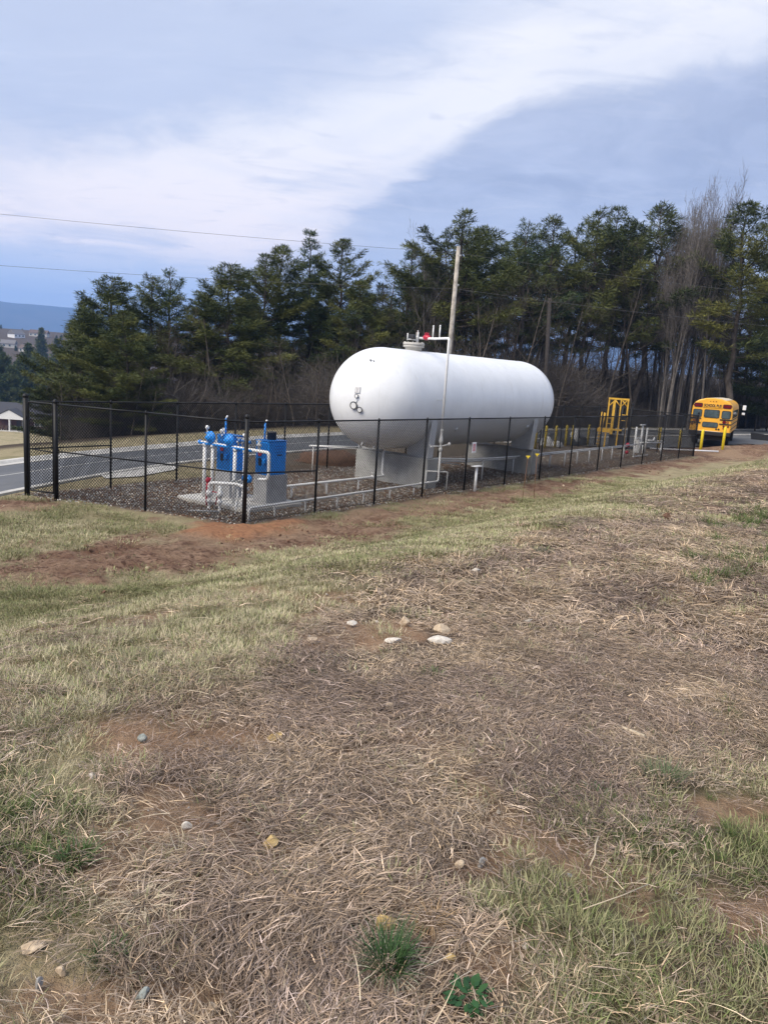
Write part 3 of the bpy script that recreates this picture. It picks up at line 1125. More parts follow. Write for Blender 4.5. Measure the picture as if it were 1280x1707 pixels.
# back side
Bv = [0, 2.45, 4.73, 7.05, 9.33, 11.63, 14.1, 16.6, 19.1, 21.6, 24.1, 26.6, 29.1, 31.7, 34.2, 36.75]
bw = 6.01
for i, t in enumerate(Bv[1:], 1):
    last = i == len(Bv)-1
    fpost(-2.16+t, bw, FH+(.12 if last else -.01), .052 if last else .031)
for i in range(len(Bv)-1):
    a, b_ = (-2.16+Bv[i], bw), (-2.16+Bv[i+1], bw)
    bay(a, b_); rail(a, b_, FH-.02, .022)
rail((-2.16, bw), (-2.16+Bv[1], bw), 1.20, .019, 'mid_rail')
rail((-2.16+Bv[-2], bw), (-2.16+Bv[-1], bw), 1.20, .019, 'mid_rail')
# right side with a tall double gate between heavy posts
vx = 34.7
rail((vx, bw), (vx, 0), FH-.02, .022)
for w_ in (3.95, 4.5, 4.93): fpost(vx, w_, FH+.30, .085)
fpost(vx, 2.1, FH-.01, .035)
bay((vx, 0), (vx, 2.1)); bay((vx, 2.1), (vx, 3.9)); bay((vx, 4.95), (vx, bw))
rail((vx, 0), (vx, 3.9), 1.22, .02, 'mid_rail')
m = MB().use('black_vinyl'); m.tube([(vx, .1, 1.2), (vx, 2.1, .15)], .008, 6); m.build('brace', fence)
m = MB().use('black_vinyl'); m.tube([(24.6, bw, 1.15), (25.9, bw-.01, .1)], .02, 6); m.build('brace', fence)
gt = bpy.data.objects.new('gate', None); col.objects.link(gt); gt.parent = fence
m = MB().use('black_vinyl')
for (wa, wb) in ((4.02, 4.42), (4.56, 4.86)):
    m.pipe([(vx, wa, .15), (vx, wa, FH), (vx, wb, FH), (vx, wb, .15), (vx, wa, .15)], .025, 8, bend=.05)
m.build('gate_frame', gt)
link_panel((vx, 4.02), (vx, 4.42), .17, FH-.02, gt, 'gate_mesh'); link_panel((vx, 4.56), (vx, 4.86), .17, FH-.02, gt, 'gate_mesh')

# ------------------------------------------------------------------ the tank
TV, TW, TZ, TR = 12.57, 2.5, 2.875, 1.67
tank = thing('storage_tank', 'long white horizontal gas tank with rounded ends on two concrete piers', 'tank', W(TV, TW), FRZ)
HL = 4.54      # half length of the straight part
m = MB().use('tank_white'); m.smooth = True
prof = []
for i in range(25):
    a = PI/2*i/24
    prof.append((max(TR*math.sin(a), 1e-5), -HL-TR*math.cos(a)))
for i in range(1, 16): prof.append((TR, -HL+2*HL*i/16))
for i in range(25):
    a = PI/2*(1-i/24)
    prof.append((max(TR*math.sin(a), 1e-5), HL+TR*math.cos(a)))
m.lathe(prof, 96, (0, 0, TZ), 'X')
m.build('shell', tank)
for xx in (-HL, -1.5, 1.5, HL):
    m = MB().use('tank_white')
    m.lathe([(TR-.002, xx-.012), (TR+.004, xx-.007), (TR+.004, xx+.007), (TR-.002, xx+.016)], 96, (0, 0, TZ), 'X')
    m.f = m.f[:96*3]; m.m = m.m[:96*3]; m.sm = m.sm[:96*3]
    m.build('weld_seam', tank)


def saddle(x):
    s = bpy.data.objects.new('saddle', None); col.objects.link(s); s.parent = tank; s.location = (x, 0, 0)
    for sg in (-1, 1):
        m = MB().use('saddle_grey')
        n = 10
        outer, inner = 1.50, .55
        arc = []
        for i in range(n+1):
            y = inner+(outer-inner)*i/n
            arc.append((sg*y, TZ-math.sqrt((TR+.004)**2-y*y)))
        poly = [(sg*inner, 1.03)]+arc+[(sg*outer, 1.03)]
        M = Matrix(((0, 0, 1, 0), (1, 0, 0, 0), (0, 1, 0, 0), (0, 0, 0, 1)))
        m.prism(poly, -.02, .02, M)
        m.build('web', s)
    for sg in (-1, 1):
        m = MB().use('white_trim')
        yt = 1.56
        m.prism([(sg*1.50, 1.03), (sg*1.60, TZ-.62), (sg*1.575, TZ-.62), (sg*1.475, 1.03)], -.16, .16, Matrix(((0, 0, 1, 0), (1, 0, 0, 0), (0, 1, 0, 0), (0, 0, 0, 1))))
        m.build('flange', s)
    m = MB().use('steel_grey')
    m.box((0, 0, 1.018), (.36, 3.04, .024))
    m.build('base_plate', s)
    # wear plate hugging the shell
    m = MB().use('tank_white')
    V = []; F = []
    n = 28
    for i in range(n+1):
        a = rad(-64+128*i/n)
        for (r_, xx) in ((TR, -.21), (TR+.012, -.20), (TR+.012, .20), (TR, .21)):
            V.append((xx, r_*math.sin(a), TZ-r_*math.cos(a)))
    for i in range(n):
        for k in range(3):
            F.append((i*4+k, i*4+k+1, (i+1)*4+k+1, (i+1)*4+k))
    m.add(V, F, True)
    m.build('wear_plate', s)


saddle(9.02-TV); saddle(16.25-TV)

# fittings on the near head: direction from the camera-facing side of the hemisphere
def head_pt(az, el, off=0.0):
    """az from -x axis towards -y, el upwards (degrees)"""
    a, e = rad(az), rad(el)
    d = Vector((-math.cos(a)*math.cos(e), -math.sin(a)*math.cos(e), math.sin(e)))
    return Vector((-HL, 0, TZ))+d*(TR+off), d


def dial(az, el, r, name, ring=True):
    p, d = head_pt(az, el, -.02)
    R = d.to_track_quat('Z', 'Y').to_matrix().to_4x4(); R.translation = p
    m = MB().use('dark_metal')
    V0 = len(m.v)
    m.lathe([(r*.55, 0), (r*.55, .05), (r, .055), (r, .085), (r*.8, .085), (r*.8, .075)], 18)
    m.use('white_paint'); m.lathe([(r*.8, .076), (r*.78, .079)], 18)
    m.v = [tuple(R@Vector(v)) for v in m.v]
    return m.build(name, tank)


dial(10, -7, .125, 'float_gauge')
dial(17, -11, .09, 'thermometer')
dial(13, 3, .065, 'pressure_gauge')
p, d = head_pt(14, -1, .01)
m = MB().use('steel_grey'); m.tube([p, head_pt(11, -6, .02)[0]], .012, 6); m.build('conduit', tank)
p, d = head_pt(13, 9.5, .012)
Rm = d.to_track_quat('Z', 'Y').to_matrix()
m = MB().use('steel_grey'); m.box(p, (.19, .20, .02), rot=Rm, bev=.004)
m.use('sign_white'); m.box(p+d*.012, (.15, .16, .004), rot=Rm)
m.use('dark_metal')
for k in range(4): m.box(p+d*.0155+Rm@Vector((0, .05-.035*k, 0)), (.11, .010, .003), rot=Rm)
m.build('nameplate', tank)
p, d = head_pt(20, 46, -.02)
m = MB().use('steel_grey'); m.tube([p, p+d*.09], .035, 8); m.tube([p+Vector((0, -.12, 0)), p+Vector((.0, -.12, 0))+d*.07], .02, 8); m.build('level_valve', tank)
for az_, el_ in ((6, -58), (30, -66)):
    p, d = head_pt(az_, el_, -.02)
    m = MB().use('white_paint'); m.tube([p, p+d*.09], .035, 10); m.ball(p+d*.10, .035, 8); m.build('drain_nozzle', tank)
# grounding lugs on the camera side of the shell
for xx in (-2.0+.1, 3.35):
    an = rad(34)
    d = Vector((0, -math.cos(an), -math.sin(an))); p = Vector((xx, 0, TZ))+d*(TR+.02)
    Rm = Matrix.Rotation(PI/4, 3, d)@d.to_track_quat('Z', 'Y').to_matrix()
    m = MB().use('white_paint'); m.box(p, (.13, .13, .05), rot=Rm, bev=.01)
    m.build('lug', tank)
# thin welded outline strip on the shell
an = rad(3)
d = Vector((0, -math.cos(an), math.sin(an))); p = Vector((-3.35, 0, TZ))+d*(TR+.003)
m = MB().use('white_paint'); m.box(p, (.62, .012, .05)); m.build('name_strip', tank)
# manway with blind flange on top
mw = bpy.data.objects.new('manway', None); col.objects.link(mw); mw.parent = tank; mw.location = (9.7-TV, 0, TZ+TR)
m = MB().use('wall_cream'); m.lathe([(.29, -.10), (.29, .10), (.36, .10), (.36, .16), (.35, .165)], 28); m.build('neck', mw)
m = MB().use('wall_cream'); m.lathe([(.37, .172), (.37, .245), (.355, .255)], 28); m.build('cover', mw)
m = MB().use('wall_cream')
for k in range(12): m.lathe([(.018, .245), (.018, .285)], 6, (.33*math.cos(PI*k/6), .33*math.sin(PI*k/6), 0))
m.build('bolt', mw, kind='stuff')
m = MB().use('white_paint')
m.tube([(.12, -.05, .25), (.12, -.05, .62)], .045, 10); m.tube([(.12, -.05, .62), (.12, -.05, .68)], .02, 8); m.lathe([(.05, 0), (.06, .02), (.02, .05)], 10, (.12, -.05, .45))
m.build('valve_body', mw)
m = MB().use('dark_metal'); m.box((-.10, .02, .46), (.18, .22, .13), bev=.02); m.build('relief_manifold', mw)
m = MB().use('white_paint'); m.tube([(-.30, .05, .36), (.10, -.02, .36)], .02, 8); m.tube([(-.32, .05, .32), (-.32, .05, .56)], .018, 8); m.build('bypass_tube', mw)
m = MB().use('rust'); m.tube([(.02, -.1, .5), (.02, -.1, .66)], .012, 6); m.build('stem', mw)


# ------------------------------------------------------------------ concrete piers
def pier(v, lab, thick=.62):
    o = thing('concrete_pier', lab, 'pier', Wg(v, 2.5, 0), FRZ)
    o.location.z = 0
    m = MB().use('concrete'); m.box((0, 0, .405), (thick, 3.12, 1.19), bev=.02); m.build('block', o)
    for y in (-1.0, -.35, .45, 1.1):
        for z in (.30, .33):
            pass
        m = MB().use('panel_black'); m.lathe([(.016, -.004), (.016, .002)], 8, (-thick/2, y, .36), 'X'); m.build('tie_hole', o)
    for y in (-1.3, 1.3):
        m = MB().use('dark_metal'); m.tube([(-.1, y, .98), (-.1, y, 1.09)], .016, 8); m.build('anchor_bolt', o)


pier(9.12, 'pale concrete pier under the near rounded end of the white tank')
pier(16.55, 'darker concrete pier under the far right end of the white tank')

# ------------------------------------------------------------------ pipework
def yard_thing(name, label, cat, group=None):
    return thing(name, label, cat, W(0, 0), FRZ, group)


def stand(parent, v, w, h, r=.02, z0=-.1, name='stand', foot=False):
    m = MB().use('white_paint')
    m.tube([(v, w, z0), (v, w, h-.035)], r, 8)
    m.box((v, w, h-.045), (.05, .12, .012))
    m.build(name, parent)


# A: the long low liquid line along the front fence, rising up the side of the tank and over to the manway
A = yard_thing('riser_pipe', 'white pipe running low along the front fence then up and over the tank top', 'pipe')
m = MB().use('white_paint')
m.pipe([(.35, .22, -.1), (.35, .22, .31), (8.85, .52, .31), (8.95, .55, .36), (8.95, .56, 1.36)], .034, 12)
m.build('low_run', A)
m = MB().use('white_paint')
m.pipe([(8.95, .56, 1.66), (8.95, .56, 4.95), (9.45, 1.45, 4.95), (9.78, 2.32, 4.97)], .040, 12)
m.build('high_run', A)
m = MB().use('white_paint')
m.lathe([(.045, 1.30), (.062, 1.33), (.07, 1.38), (.05, 1.42), (.035, 1.45), (.035, 1.55), (.06, 1.58), (.072, 1.62), (.07, 1.70), (.045, 1.80), (.045, 1.98), (.055, 1.99), (.055, 2.01), (.045, 2.02)], 14, (8.95, .56, 0))
m.tube([(8.95, .56, 1.47), (9.15, .40, 1.54)], .022, 8); m.lathe([(.035, 0), (.05, .02), (.05, .08), (.03, .11)], 10, (9.18, .38, 1.50))
m.tube([(8.95, .56, 1.47), (8.72, .72, 1.46)], .022, 8); m.ball((8.68, .75, 1.44), .05, 10)
m.tube([(8.72, .72, 1.46), (8.60, .80, 1.52)], .012, 6)
m.build('regulator_valve', A)
m = MB().use('red_paint')
m.lathe([(.03, -.16), (.07, -.10), (.09, -.03), (.09, .05), (.06, .12), (.03, .14)], 14, (9.62, 1.92, 4.99), 'Y')
m.box((9.62, 1.92, 5.10), (.06, .16, .07), bev=.01); m.lathe([(.02, 0), (.02, .10), (.07, .10), (.07, .125)], 12, (9.62, 1.92, 5.02))
m.build('red_valve', A)
for (v_, w_) in ((9.52, 1.60), (9.30, 1.18)):
    m = MB().use('white_paint'); m.tube([(v_, w_, 4.95), (v_, w_, 5.33)], .022, 8); m.lathe([(.024, 5.33), (.03, 5.34), (.03, 5.37), (.01, 5.39)], 8, (v_, w_, 0)); m.build('vent_stack', A)
for v_ in (1.25, 2.4, 3.7, 4.9, 6.2, 7.5):
    stand(A, v_, .22+.30*v_/8.85, .30, .022)
for v_ in (7.9, 8.3):
    m = MB().use('white_paint'); m.lathe([(.04, -.03), (.05, -.02), (.05, .02), (.04, .03)], 12, (v_, .50, .31), 'X'); m.build('coupling', A)

# B: the low line from the vaporizers to under the tank
Bp = yard_thing('supply_pipe', 'white pipe on short stands running from the vaporizers to beneath the tank', 'pipe')
m = MB().use('white_paint'); m.pipe([(2.7, 2.02, .36), (7.75, 2.02, .36), (7.95, 2.05, .36), (7.95, 2.15, .40), (8.02, 2.2, 1.20)], .036, 12); m.build('pipe', Bp)
for v_ in (3.6, 5.1, 6.6, 7.5): stand(Bp, v_, 2.02, .35, .026)
m = MB().use('white_paint'); m.lathe([(.04, -.05), (.06, -.04), (.06, .04), (.04, .05)], 12, (7.3, 2.02, .36), 'X'); m.lathe([(.02, 0), (.02, .1), (.05, .1), (.05, .12)], 10, (7.3, 2.02, .38)); m.build('valve', Bp)

# C: twin lines on tall stands from the tank to the loading bulkhead
Cp = yard_thing('twin_pipes', 'pair of parallel white pipes on knee high stands leading to the loading point', 'pipe')
for k, (dw, dz) in enumerate(((0, 0), (.16, -.10))):
    m = MB().use('white_paint')
    m.pipe([(9.3, 1.1+dw, .98+dz), (11.6, .9+dw, .86+dz), (15.6, 1.45+dw, .70+dz), (20.0, 1.75+dw, .66+dz), (30.5, 1.8+dw, .66+dz)], .034, 10, bend=.2)
    m.build('pipe', Cp)
for v_, w_ in ((11.3, 1.0), (12.7, 1.12), (15.75, 1.5), (19.6, 1.75), (21.2, 1.78), (22.6, 1.8), (24.0, 1.8), (25.6, 1.8), (26.9, 1.8), (28.5, 1.8)):
    stand(Cp, v_, w_, .66 if v_ > 14 else .82, .032)
m = MB().use('white_paint'); m.pipe([(8.7, .9, .62), (9.2, .42, .62), (9.25, .40, .60), (9.25, .40, -.05)], .022, 8); m.build('tube', Cp)
m = MB().use('white_paint'); m.tube([(8.8, .95, .62), (8.8, .95, .05)], .03, 8); m.build('tube', Cp)
m = MB().use('white_trim'); m.tube([(9.4, 1.5, .86), (12.9, 2.2, .42)], .018, 8); m.build('tube', Cp)
# D: thin line to the left of the piers
Dp = yard_thing('gas_line', 'thin white pipe behind the near pier on two slender legs', 'pipe')
m = MB().use('white_paint'); m.tube([(9.0, 4.2, 1.03), (7.6, 5.2, 1.02)], .03, 8); m.tube([(7.6, 5.2, 1.02), (8.9, 2.9, 1.06)], .014, 6); m.build('pipe', Dp)
m = MB().use('white_paint'); m.tube([(7.7, 5.1, -.05), (7.7, 5.1, 1.0)], .018, 8); m.build('leg', Dp)

# white tee post in front of the fence line
t = thing('vent_post', 'white post with flat cross top at the front fence, below the red lettered sign', 'post', Wg(9.95, -.28), FRZ)
m = MB().use('white_paint'); m.tube([(0, 0, -.1), (0, 0, .84)], .045, 12); m.build('pole', t)
m = MB().use('white_paint'); m.box((0, 0, .86), (.42, .18, .03), bev=.005); m.build('cap', t)

# sign on the fence
t = thing('warning_sign', 'small white sign with red lettering hung on the front fence before the tank', 'sign', W(10.1, -.02, 1.45), FRZ)
m = MB().use('sign_white'); m.box((0, 0, 0), (.26, .012, .36), bev=.004); m.build('board', t)
m = MB().use('sign_red')
for k in range(3): m.box((0, -.008, .085-.085*k), (.15, .004, .065))
m.build('lettering', t)
m = MB().use('sign_white')
for k in range(3):
    for q in range(4): m.box((-.055+.036*q, -.0115, .085-.085*k), (.012, .003, .035))
m.build('letter_gap', t, kind='stuff')

# marker stakes with yellow tops
for (x_, y_, lab, ln) in ((4.35, 24.15, 'thin dark marker stake with a yellow tee flag, left of a pair outside the fence', .05), (4.87, 24.94, 'thin dark marker stake with a yellow tee flag, right of a pair outside the fence', -.04)):
    t = thing('marker_stake', lab, 'stake', (x_, y_, gz(x_, y_)), 0, 'yellow topped marker stakes')
    m = MB().use('rust'); m.tube([(0, 0, -.1), (ln, 0, 1.42)], .009, 5); m.build('rod', t)
    m = MB().use('flag_yellow'); m.box((ln, 0, 1.46), (.12, .02, .04)); m.box((ln, 0, 1.42), (.04, .02, .05)); m.build('flag', t)


# ------------------------------------------------------------------ vaporizers and manifold
def vaporizer(label, v0, w0, dv, dw, ztop, zmid, flue):
    o = thing('vaporizer', label, 'vaporizer', W(v0+dv/2, w0+dw/2), FRZ, 'blue cabinet vaporizers')
    m = MB().use('skirt_grey'); m.box((.02, .0, (zmid+.08)/2), (dv+.10, dw+.02, zmid-.08), bev=.01); m.build('skirt', o)
    m = MB().use('skirt_grey'); m.box((.02, 0, .10), (dv+.20, dw+.14, .05)); m.build('base', o)
    m = MB().use('blue_paint'); m.box((0, 0, (zmid+ztop)/2), (dv, dw, ztop-zmid), bev=.02); m.build('cabinet', o)
    m = MB().use('blue_dark')
    m.box((-dv/2-.004, 0, (zmid+ztop)/2), (.008, dw-.06, ztop-zmid-.08), bev=.003)
    m.build('door', o)
    m = MB().use('blue_dark'); m.box((0, 0, ztop+.012), (dv+.03, dw+.03, .024), bev=.006); m.build('lid', o)
    m = MB().use('panel_red'); m.box((-dv/2-.015, .06, zmid+.62*(ztop-zmid)), (.02, .13, .12), bev=.004); m.build('warning_plate', o)
    m = MB().use('panel_black'); m.box((-dv/2-.015, .06, zmid+.38*(ztop-zmid)), (.02, .10, .20), bev=.004); m.build('window', o)
    m = MB().use('blue_paint'); m.box((-dv/2-.04, -.14, zmid+.42*(ztop-zmid)), (.07, .09, .13), bev=.01); m.build('handle', o)
    m = MB().use('blue_dark')
    for k in range(3): m.box((.05, -dw/2-.004, ztop-.12-.08*k), (dv*.5, .008, .014))
    m.build('louvre', o)
    m = MB().use('panel_black'); m.box((.08, -dw/2-.006, ztop-.36), (.18, .012, .03)); m.build('latch', o)
    if flue:
        m = MB().use('dark_metal'); m.lathe([(.125, ztop+.02), (.125, ztop+.20), (.135, ztop+.20), (.135, ztop+.235), (.02, ztop+.25)], 16, (.05, .05, 0)); m.build('flue', o)
    m = MB().use('blue_paint'); m.tube([(-.08, .12 if not flue else .18, ztop), (-.08, .12 if not flue else .18, ztop+.46)], .024, 8)
    m.use('white_paint'); m.tube([(-.08, .12 if not flue else .18, ztop+.46), (-.06, .08 if not flue else .14, ztop+.54)], .022, 8)
    m.build('vent_pipe', o)
    m = MB().use('steel_grey')
    for s_ in (-1, 1): m.tube([(-dv*.3, s_*dw*.2, zmid-.03), (-dv*.3, s_*dw*.2, zmid+.01)], .02, 6)
    m.build('fitting', o)
    return o


vaporizer('blue vaporizer cabinet on a grey skirt, left one of two, behind blue regulators', 1.70, 2.50, .46, .60, 1.77, .82, False)
vaporizer('blue vaporizer cabinet on a grey skirt with dark flue, right one behind the corner post', 1.90, 1.25, .66, .50, 1.76, .86, True)

# pads
def pad(label, v0, v1, w0, w1):
    o = thing('concrete_pad', label, 'pad', W((v0+v1)/2, (w0+w1)/2, 0), FRZ)
    m = MB().use('concrete_slab'); m.box((0, 0, .03), (v1-v0, w1-w0, .12), bev=.015)
    m.build('slab', o)


pad('concrete pad under the left blue vaporizer', .75, 2.6, 2.3, 3.55)
pad('concrete pad under the right blue vaporizer', .95, 2.95, .95, 2.22)

mf = yard_thing('pipe_manifold', 'white and blue pipe manifold with two round blue regulators before the vaporizers', 'manifold')
zM = 1.57
m = MB().use('white_paint')
m.pipe([(1.25, 3.32, zM), (1.25, .55, zM+.02), (1.25, .53, 1.15), (1.25, .55, .90), (1.18, .82, .88)], .042, 12, bend=.09)
m.build('header', mf)
m = MB().use('blue_paint')
m.tube([(1.25, 3.22, zM-.012), (1.25, 1.15, zM+.004)], .046, 12)
m.lathe([(.05, 3.22), (.06, 3.23), (.06, 3.27), (.05, 3.28)], 12, (1.25, 0, zM), 'Y')
m.build('header_sleeve', mf)
for w_, zt in ((3.05, 0), (2.72, 0), (1.82, 0), (1.44, 0)):
    m = MB().use('white_paint'); m.tube([(1.25, w_, .05), (1.25, w_, zM-.04)], .048 if w_ > 3 or w_ == 1.82 else .040, 12); m.lathe([(.055, zM-.1), (.06, zM-.06), (.055, zM-.02)], 12, (1.25, w_, 0)); m.build('leg', mf)
for w_ in (2.78, 2.02):
    r_ = bpy.data.objects.new('regulator', None); col.objects.link(r_); r_.parent = mf; r_.location = (1.22, w_, zM)
    m = MB().use('blue_paint'); m.lathe([(.01, -.07), (.12, -.06), (.165, -.03), (.175, -.008), (.175, .008), (.165, .03), (.12, .06), (.05, .09), (.04, .12), (.01, .125)], 24, (0, 0, .17), 'X'); m.ball((0, 0, .17), .135, 18); m.build('diaphragm', r_)
    m = MB().use('blue_paint'); m.tube([(0, 0, -.02), (0, 0, .10)], .05, 10); m.tube([(-.02, 0, .17), (-.12, .09, .16)], .035, 10); m.build('body', r_)
for w_, zz in ((3.02, .40), (2.42, .36), (1.52, .34)):
    m = MB().use('blue_dark'); m.tube([(1.3, w_, zM), (1.3, w_, zM+zz-.16)], .014, 8); m.box((1.3, w_+.02, zM+zz-.13), (.06, .12, .03)); m.use('white_paint'); m.tube([(1.3, w_, zM+zz-.16), (1.3, w_, zM+zz-.07)], .02, 8); m.lathe([(.02, -.06), (.055, .0), (.055, .05), (.02, .07)], 12, (1.3, w_, zM+zz)); m.build('relief_valve', mf)
m = MB().use('steel_grey')
for w_, v_ in ((1.62, 1.32), (1.32, 1.3), (1.05, 1.35), (.95, 1.3), (1.75, 1.3)):
    m.tube([(v_, w_, zM), (v_, w_, zM+.26)], .022, 8); m.lathe([(.05, -.03), (.06, 0), (.04, .03)], 10, (v_, w_, zM+.16)); m.box((v_, w_, zM+.27), (.03, .13, .03))
m.build('valve_cluster', mf)
m = MB().use('blue_dark')
for w_ in (1.66, 1.28): m.lathe([(.02, -.04), (.05, -.02), (.05, .02), (.02, .04)], 10, (1.25, w_, zM+.20), 'X')
m.build('valve_wheel', mf)

lm = yard_thing('inlet_pipes', 'low white inlet pipes with unions and small blue regulators at the fence corner', 'pipe')
m = MB().use('white_paint')
m.pipe([(.58, 2.0, .30), (.58, 2.0, .66), (.62, 1.86, .68), (.92, 1.35, .70), (.98, 1.2, .66), (.95, .95, .62)], .046, 12); m.build('header', lm)
for v_, w_ in ((.58, 2.0), (.68, 1.70)):
    m = MB().use('white_paint')
    m.lathe([(.085, -.06), (.05, -.01), (.035, .02), (.035, .14), (.06, .16), (.07, .20), (.06, .24), (.045, .26), (.045, .31), (.075, .33), (.085, .40), (.075, .46), (.045, .48), (.045, .62)], 14, (v_, w_, 0))
    m.build('union', lm)
for v_, w_ in ((1.0, 1.38), (1.02, 1.22)):
    m = MB().use('white_paint'); m.tube([(v_, w_, -.05), (v_, w_, .62)], .028, 10); m.build('leg', lm)
m = MB().use('white_paint'); m.tube([(.72, 1.12, -.1), (.72, 1.12, .30)], .022, 8); m.build('leg', lm)
m = MB().use('steel_grey')
for k in range(6): m.lathe([(.02, -.03), (.045, 0), (.02, .03)], 8, (.88+.03*k, 1.46-.05*k, .76+.03*(k % 2))); 
m.tube([(.9, 1.4, .70), (.9, 1.4, .86)], .02, 8); m.tube([(.98, 1.26, .70), (.98, 1.26, .84)], .02, 8); m.build('valve_cluster', lm)
m = MB().use('blue_paint'); m.ball((1.0, .98, .86), .085, 14); m.lathe([(.03, -.12), (.09, -.11), (.10, -.08), (.06, -.04), (.06, .06)], 14, (1.05, 1.12, .88), 'Y'); m.tube([(1.02, 1.12, .1), (1.02, 1.12, .8)], .035, 10); m.build('regulator', lm)
m = MB().use('blue_dark'); m.lathe([(.03, -.1), (.07, -.08), (.07, .02), (.03, .06)], 12, (1.05, 1.20, .90)); m.build('regulator_bonnet', lm)
m = MB().use('red_paint')
m.pipe([(.66, 2.16, .74), (.66, 2.18, .30), (.70, 2.22, .04)], .040, 10); m.lathe([(.03, -.05), (.065, -.03), (.065, .04), (.03, .06)], 12, (.66, 2.16, .70)); m.box((.66, 2.12, .76), (.03, .16, .05), bev=.01)
m.build('red_hose', lm)
m = MB().use('red_paint'); m.tube([(.62, 1.95, .44), (.68, 1.75, .44)], .014, 6); m.tube([(.7, 1.88, .1), (.72, 1.82, .46)], .016, 6); m.build('red_lever', lm)
m = MB().use('steel_grey'); m.tube([(-.05, 2.05, .0), (.45, 1.45, .02)], .018, 6); m.build('loose_rod', lm)

# white board on a post behind the yard
t = thing('marker_post', 'short white marker board on a post behind the fence left of the tank', 'post', Wg(5.2, 6.9), FRZ)
m = MB().use('white_trim'); m.box((0, 0, 1.35), (.05, .20, .34), bev=.01); m.build('board', t)
m = MB().use('white_trim'); m.tube([(0, 0, -.1), (0, 0, 1.2)], .025, 8); m.build('pole', t)

# ------------------------------------------------------------------ loading bulkhead
bk = yard_thing('loading_bulkhead', 'white steel pipe bulkhead with red valves at the right end of the yard', 'bulkhead')
m = MB().use('white_paint')
for v_, w_, h in ((30.3, 1.9, 1.62), (30.8, 1.75, 1.72), (31.3, 1.65, 1.58)):
    m.tube([(v_, w_, 0), (v_, w_, h)], .055, 10)
m.build('upright', bk)
m = MB().use('white_paint'); m.box((30.8, 1.75, 1.74), (.62, .10, .06), bev=.01); m.box((30.5, 1.8, .98), (.90, .10, .10), bev=.01); m.build('crossbar', bk)
m = MB().use('white_paint'); m.box((30.8, 1.9, .55), (.10, .30, .8), bev=.02); m.build('plate', bk)
m = MB().use('red_paint'); m.lathe([(.03, -.12), (.11, -.08), (.13, .02), (.08, .10), (.03, .14)], 12, (29.4, 1.95, .62)); m.lathe([(.03, -.1), (.09, -.06), (.09, .06), (.03, .1)], 12, (29.4, 1.95, .24)); m.build('red_valve', bk)
m = MB().use('white_paint')
m.pipe([(30.3, 1.6, .78), (32.0, 1.4, .74), (33.2, 1.25, .74)], .04, 8); m.pipe([(31.2, 1.5, .9), (31.8, 1.4, .86), (31.9, 1.4, 1.05)], .04, 8)
m.build('hose_arm', bk)
m = MB().use('white_paint'); m.tube([(33.0, 1.3, .72), (33.0, 1.3, .05)], .05, 8); m.ball((33.0, 1.3, .30), .10, 10); m.build('hose_end', bk)
m = MB().use('white_paint'); m.box((29.6, 1.25, .12), (2.2, .06, .06)); m.tube([(28.6, 1.25, .12), (28.6, 1.3, .7)], .03, 8); m.tube([(29.9, 1.25, .0), (29.9, 1.3, .7)], .03, 8); m.build('stop_bar', bk)
m = MB().use('white_paint')
for k in range(3): m.lathe([(.02, 0), (.02, .06), (.06, .06), (.06, .08)], 8, (32.0+.4*k, 1.38-.05*k, .78))
m.build('hand_wheel', bk)

# ------------------------------------------------------------------ bollards
def bollard(v, w, h, label, r=.072, fresh=False, group='yellow bollards guarding the yard'):
    p = Wg(v, w)
    if fresh: h = h
    o = thing('bollard', label, 'bollard', p, FRZ, group)
    m = MB().use('yellow_fresh' if fresh else 'yellow_paint')
    m.lathe([(r, -.2), (r, h-.06), (r*.9, h-.025), (r*.55, h), (.002, h+.012)], 16)
    m.build('pipe', o)
    if not fresh:
        m = MB().use('rust'); m.lathe([(r+.003, h-.34), (r+.004, h-.31)], 16); m.build('band', o)


BL = [(25.7, 'first yellow bollard right of the tank behind the white pipes'), (27.1, 'second yellow bollard right of the tank behind the white pipes'),
      (28.3, 'third yellow bollard right of the tank, with an orange tinted top'), (29.6, 'fourth yellow bollard right of the tank, partly behind a fence post'),
      (31.0, 'yellow bollard just left of the dark covered heap'), (31.9, 'yellow bollard in front of the dark covered heap'),
      (34.0, 'yellow bollard standing before the stair of the yellow loading platform')]
for k, (v_, lab) in enumerate(BL):
    bollard(v_, 6.35 if k < 6 else 6.25, 1.28, lab)
bollard(36.9, 2.8, 1.36, 'yellow bollard right of the white loading bulkhead', .095)
bollard(37.4, 1.65, 1.26, 'yellow bollard left of the bus near the fence end', .085)
bollard(37.95, .5, 1.36, 'bright yellow bollard in front of the left half of the school bus', .085, True)
bollard(38.6, -.62, 1.42, 'bright yellow bollard in front of the right half of the school bus', .085, True)
t = thing('white_pole', 'white pipe lying on the ground between the yellow bollards by the bus', 'pipe', (0, 0, 0))
m = MB().use('white_trim'); m.tube([(16.3, 48.2, gz(16.3, 48.2)+.06), (20.2, 47.3, gz(20.2, 47.3)+.10)], .05, 8); m.build('tube', t)

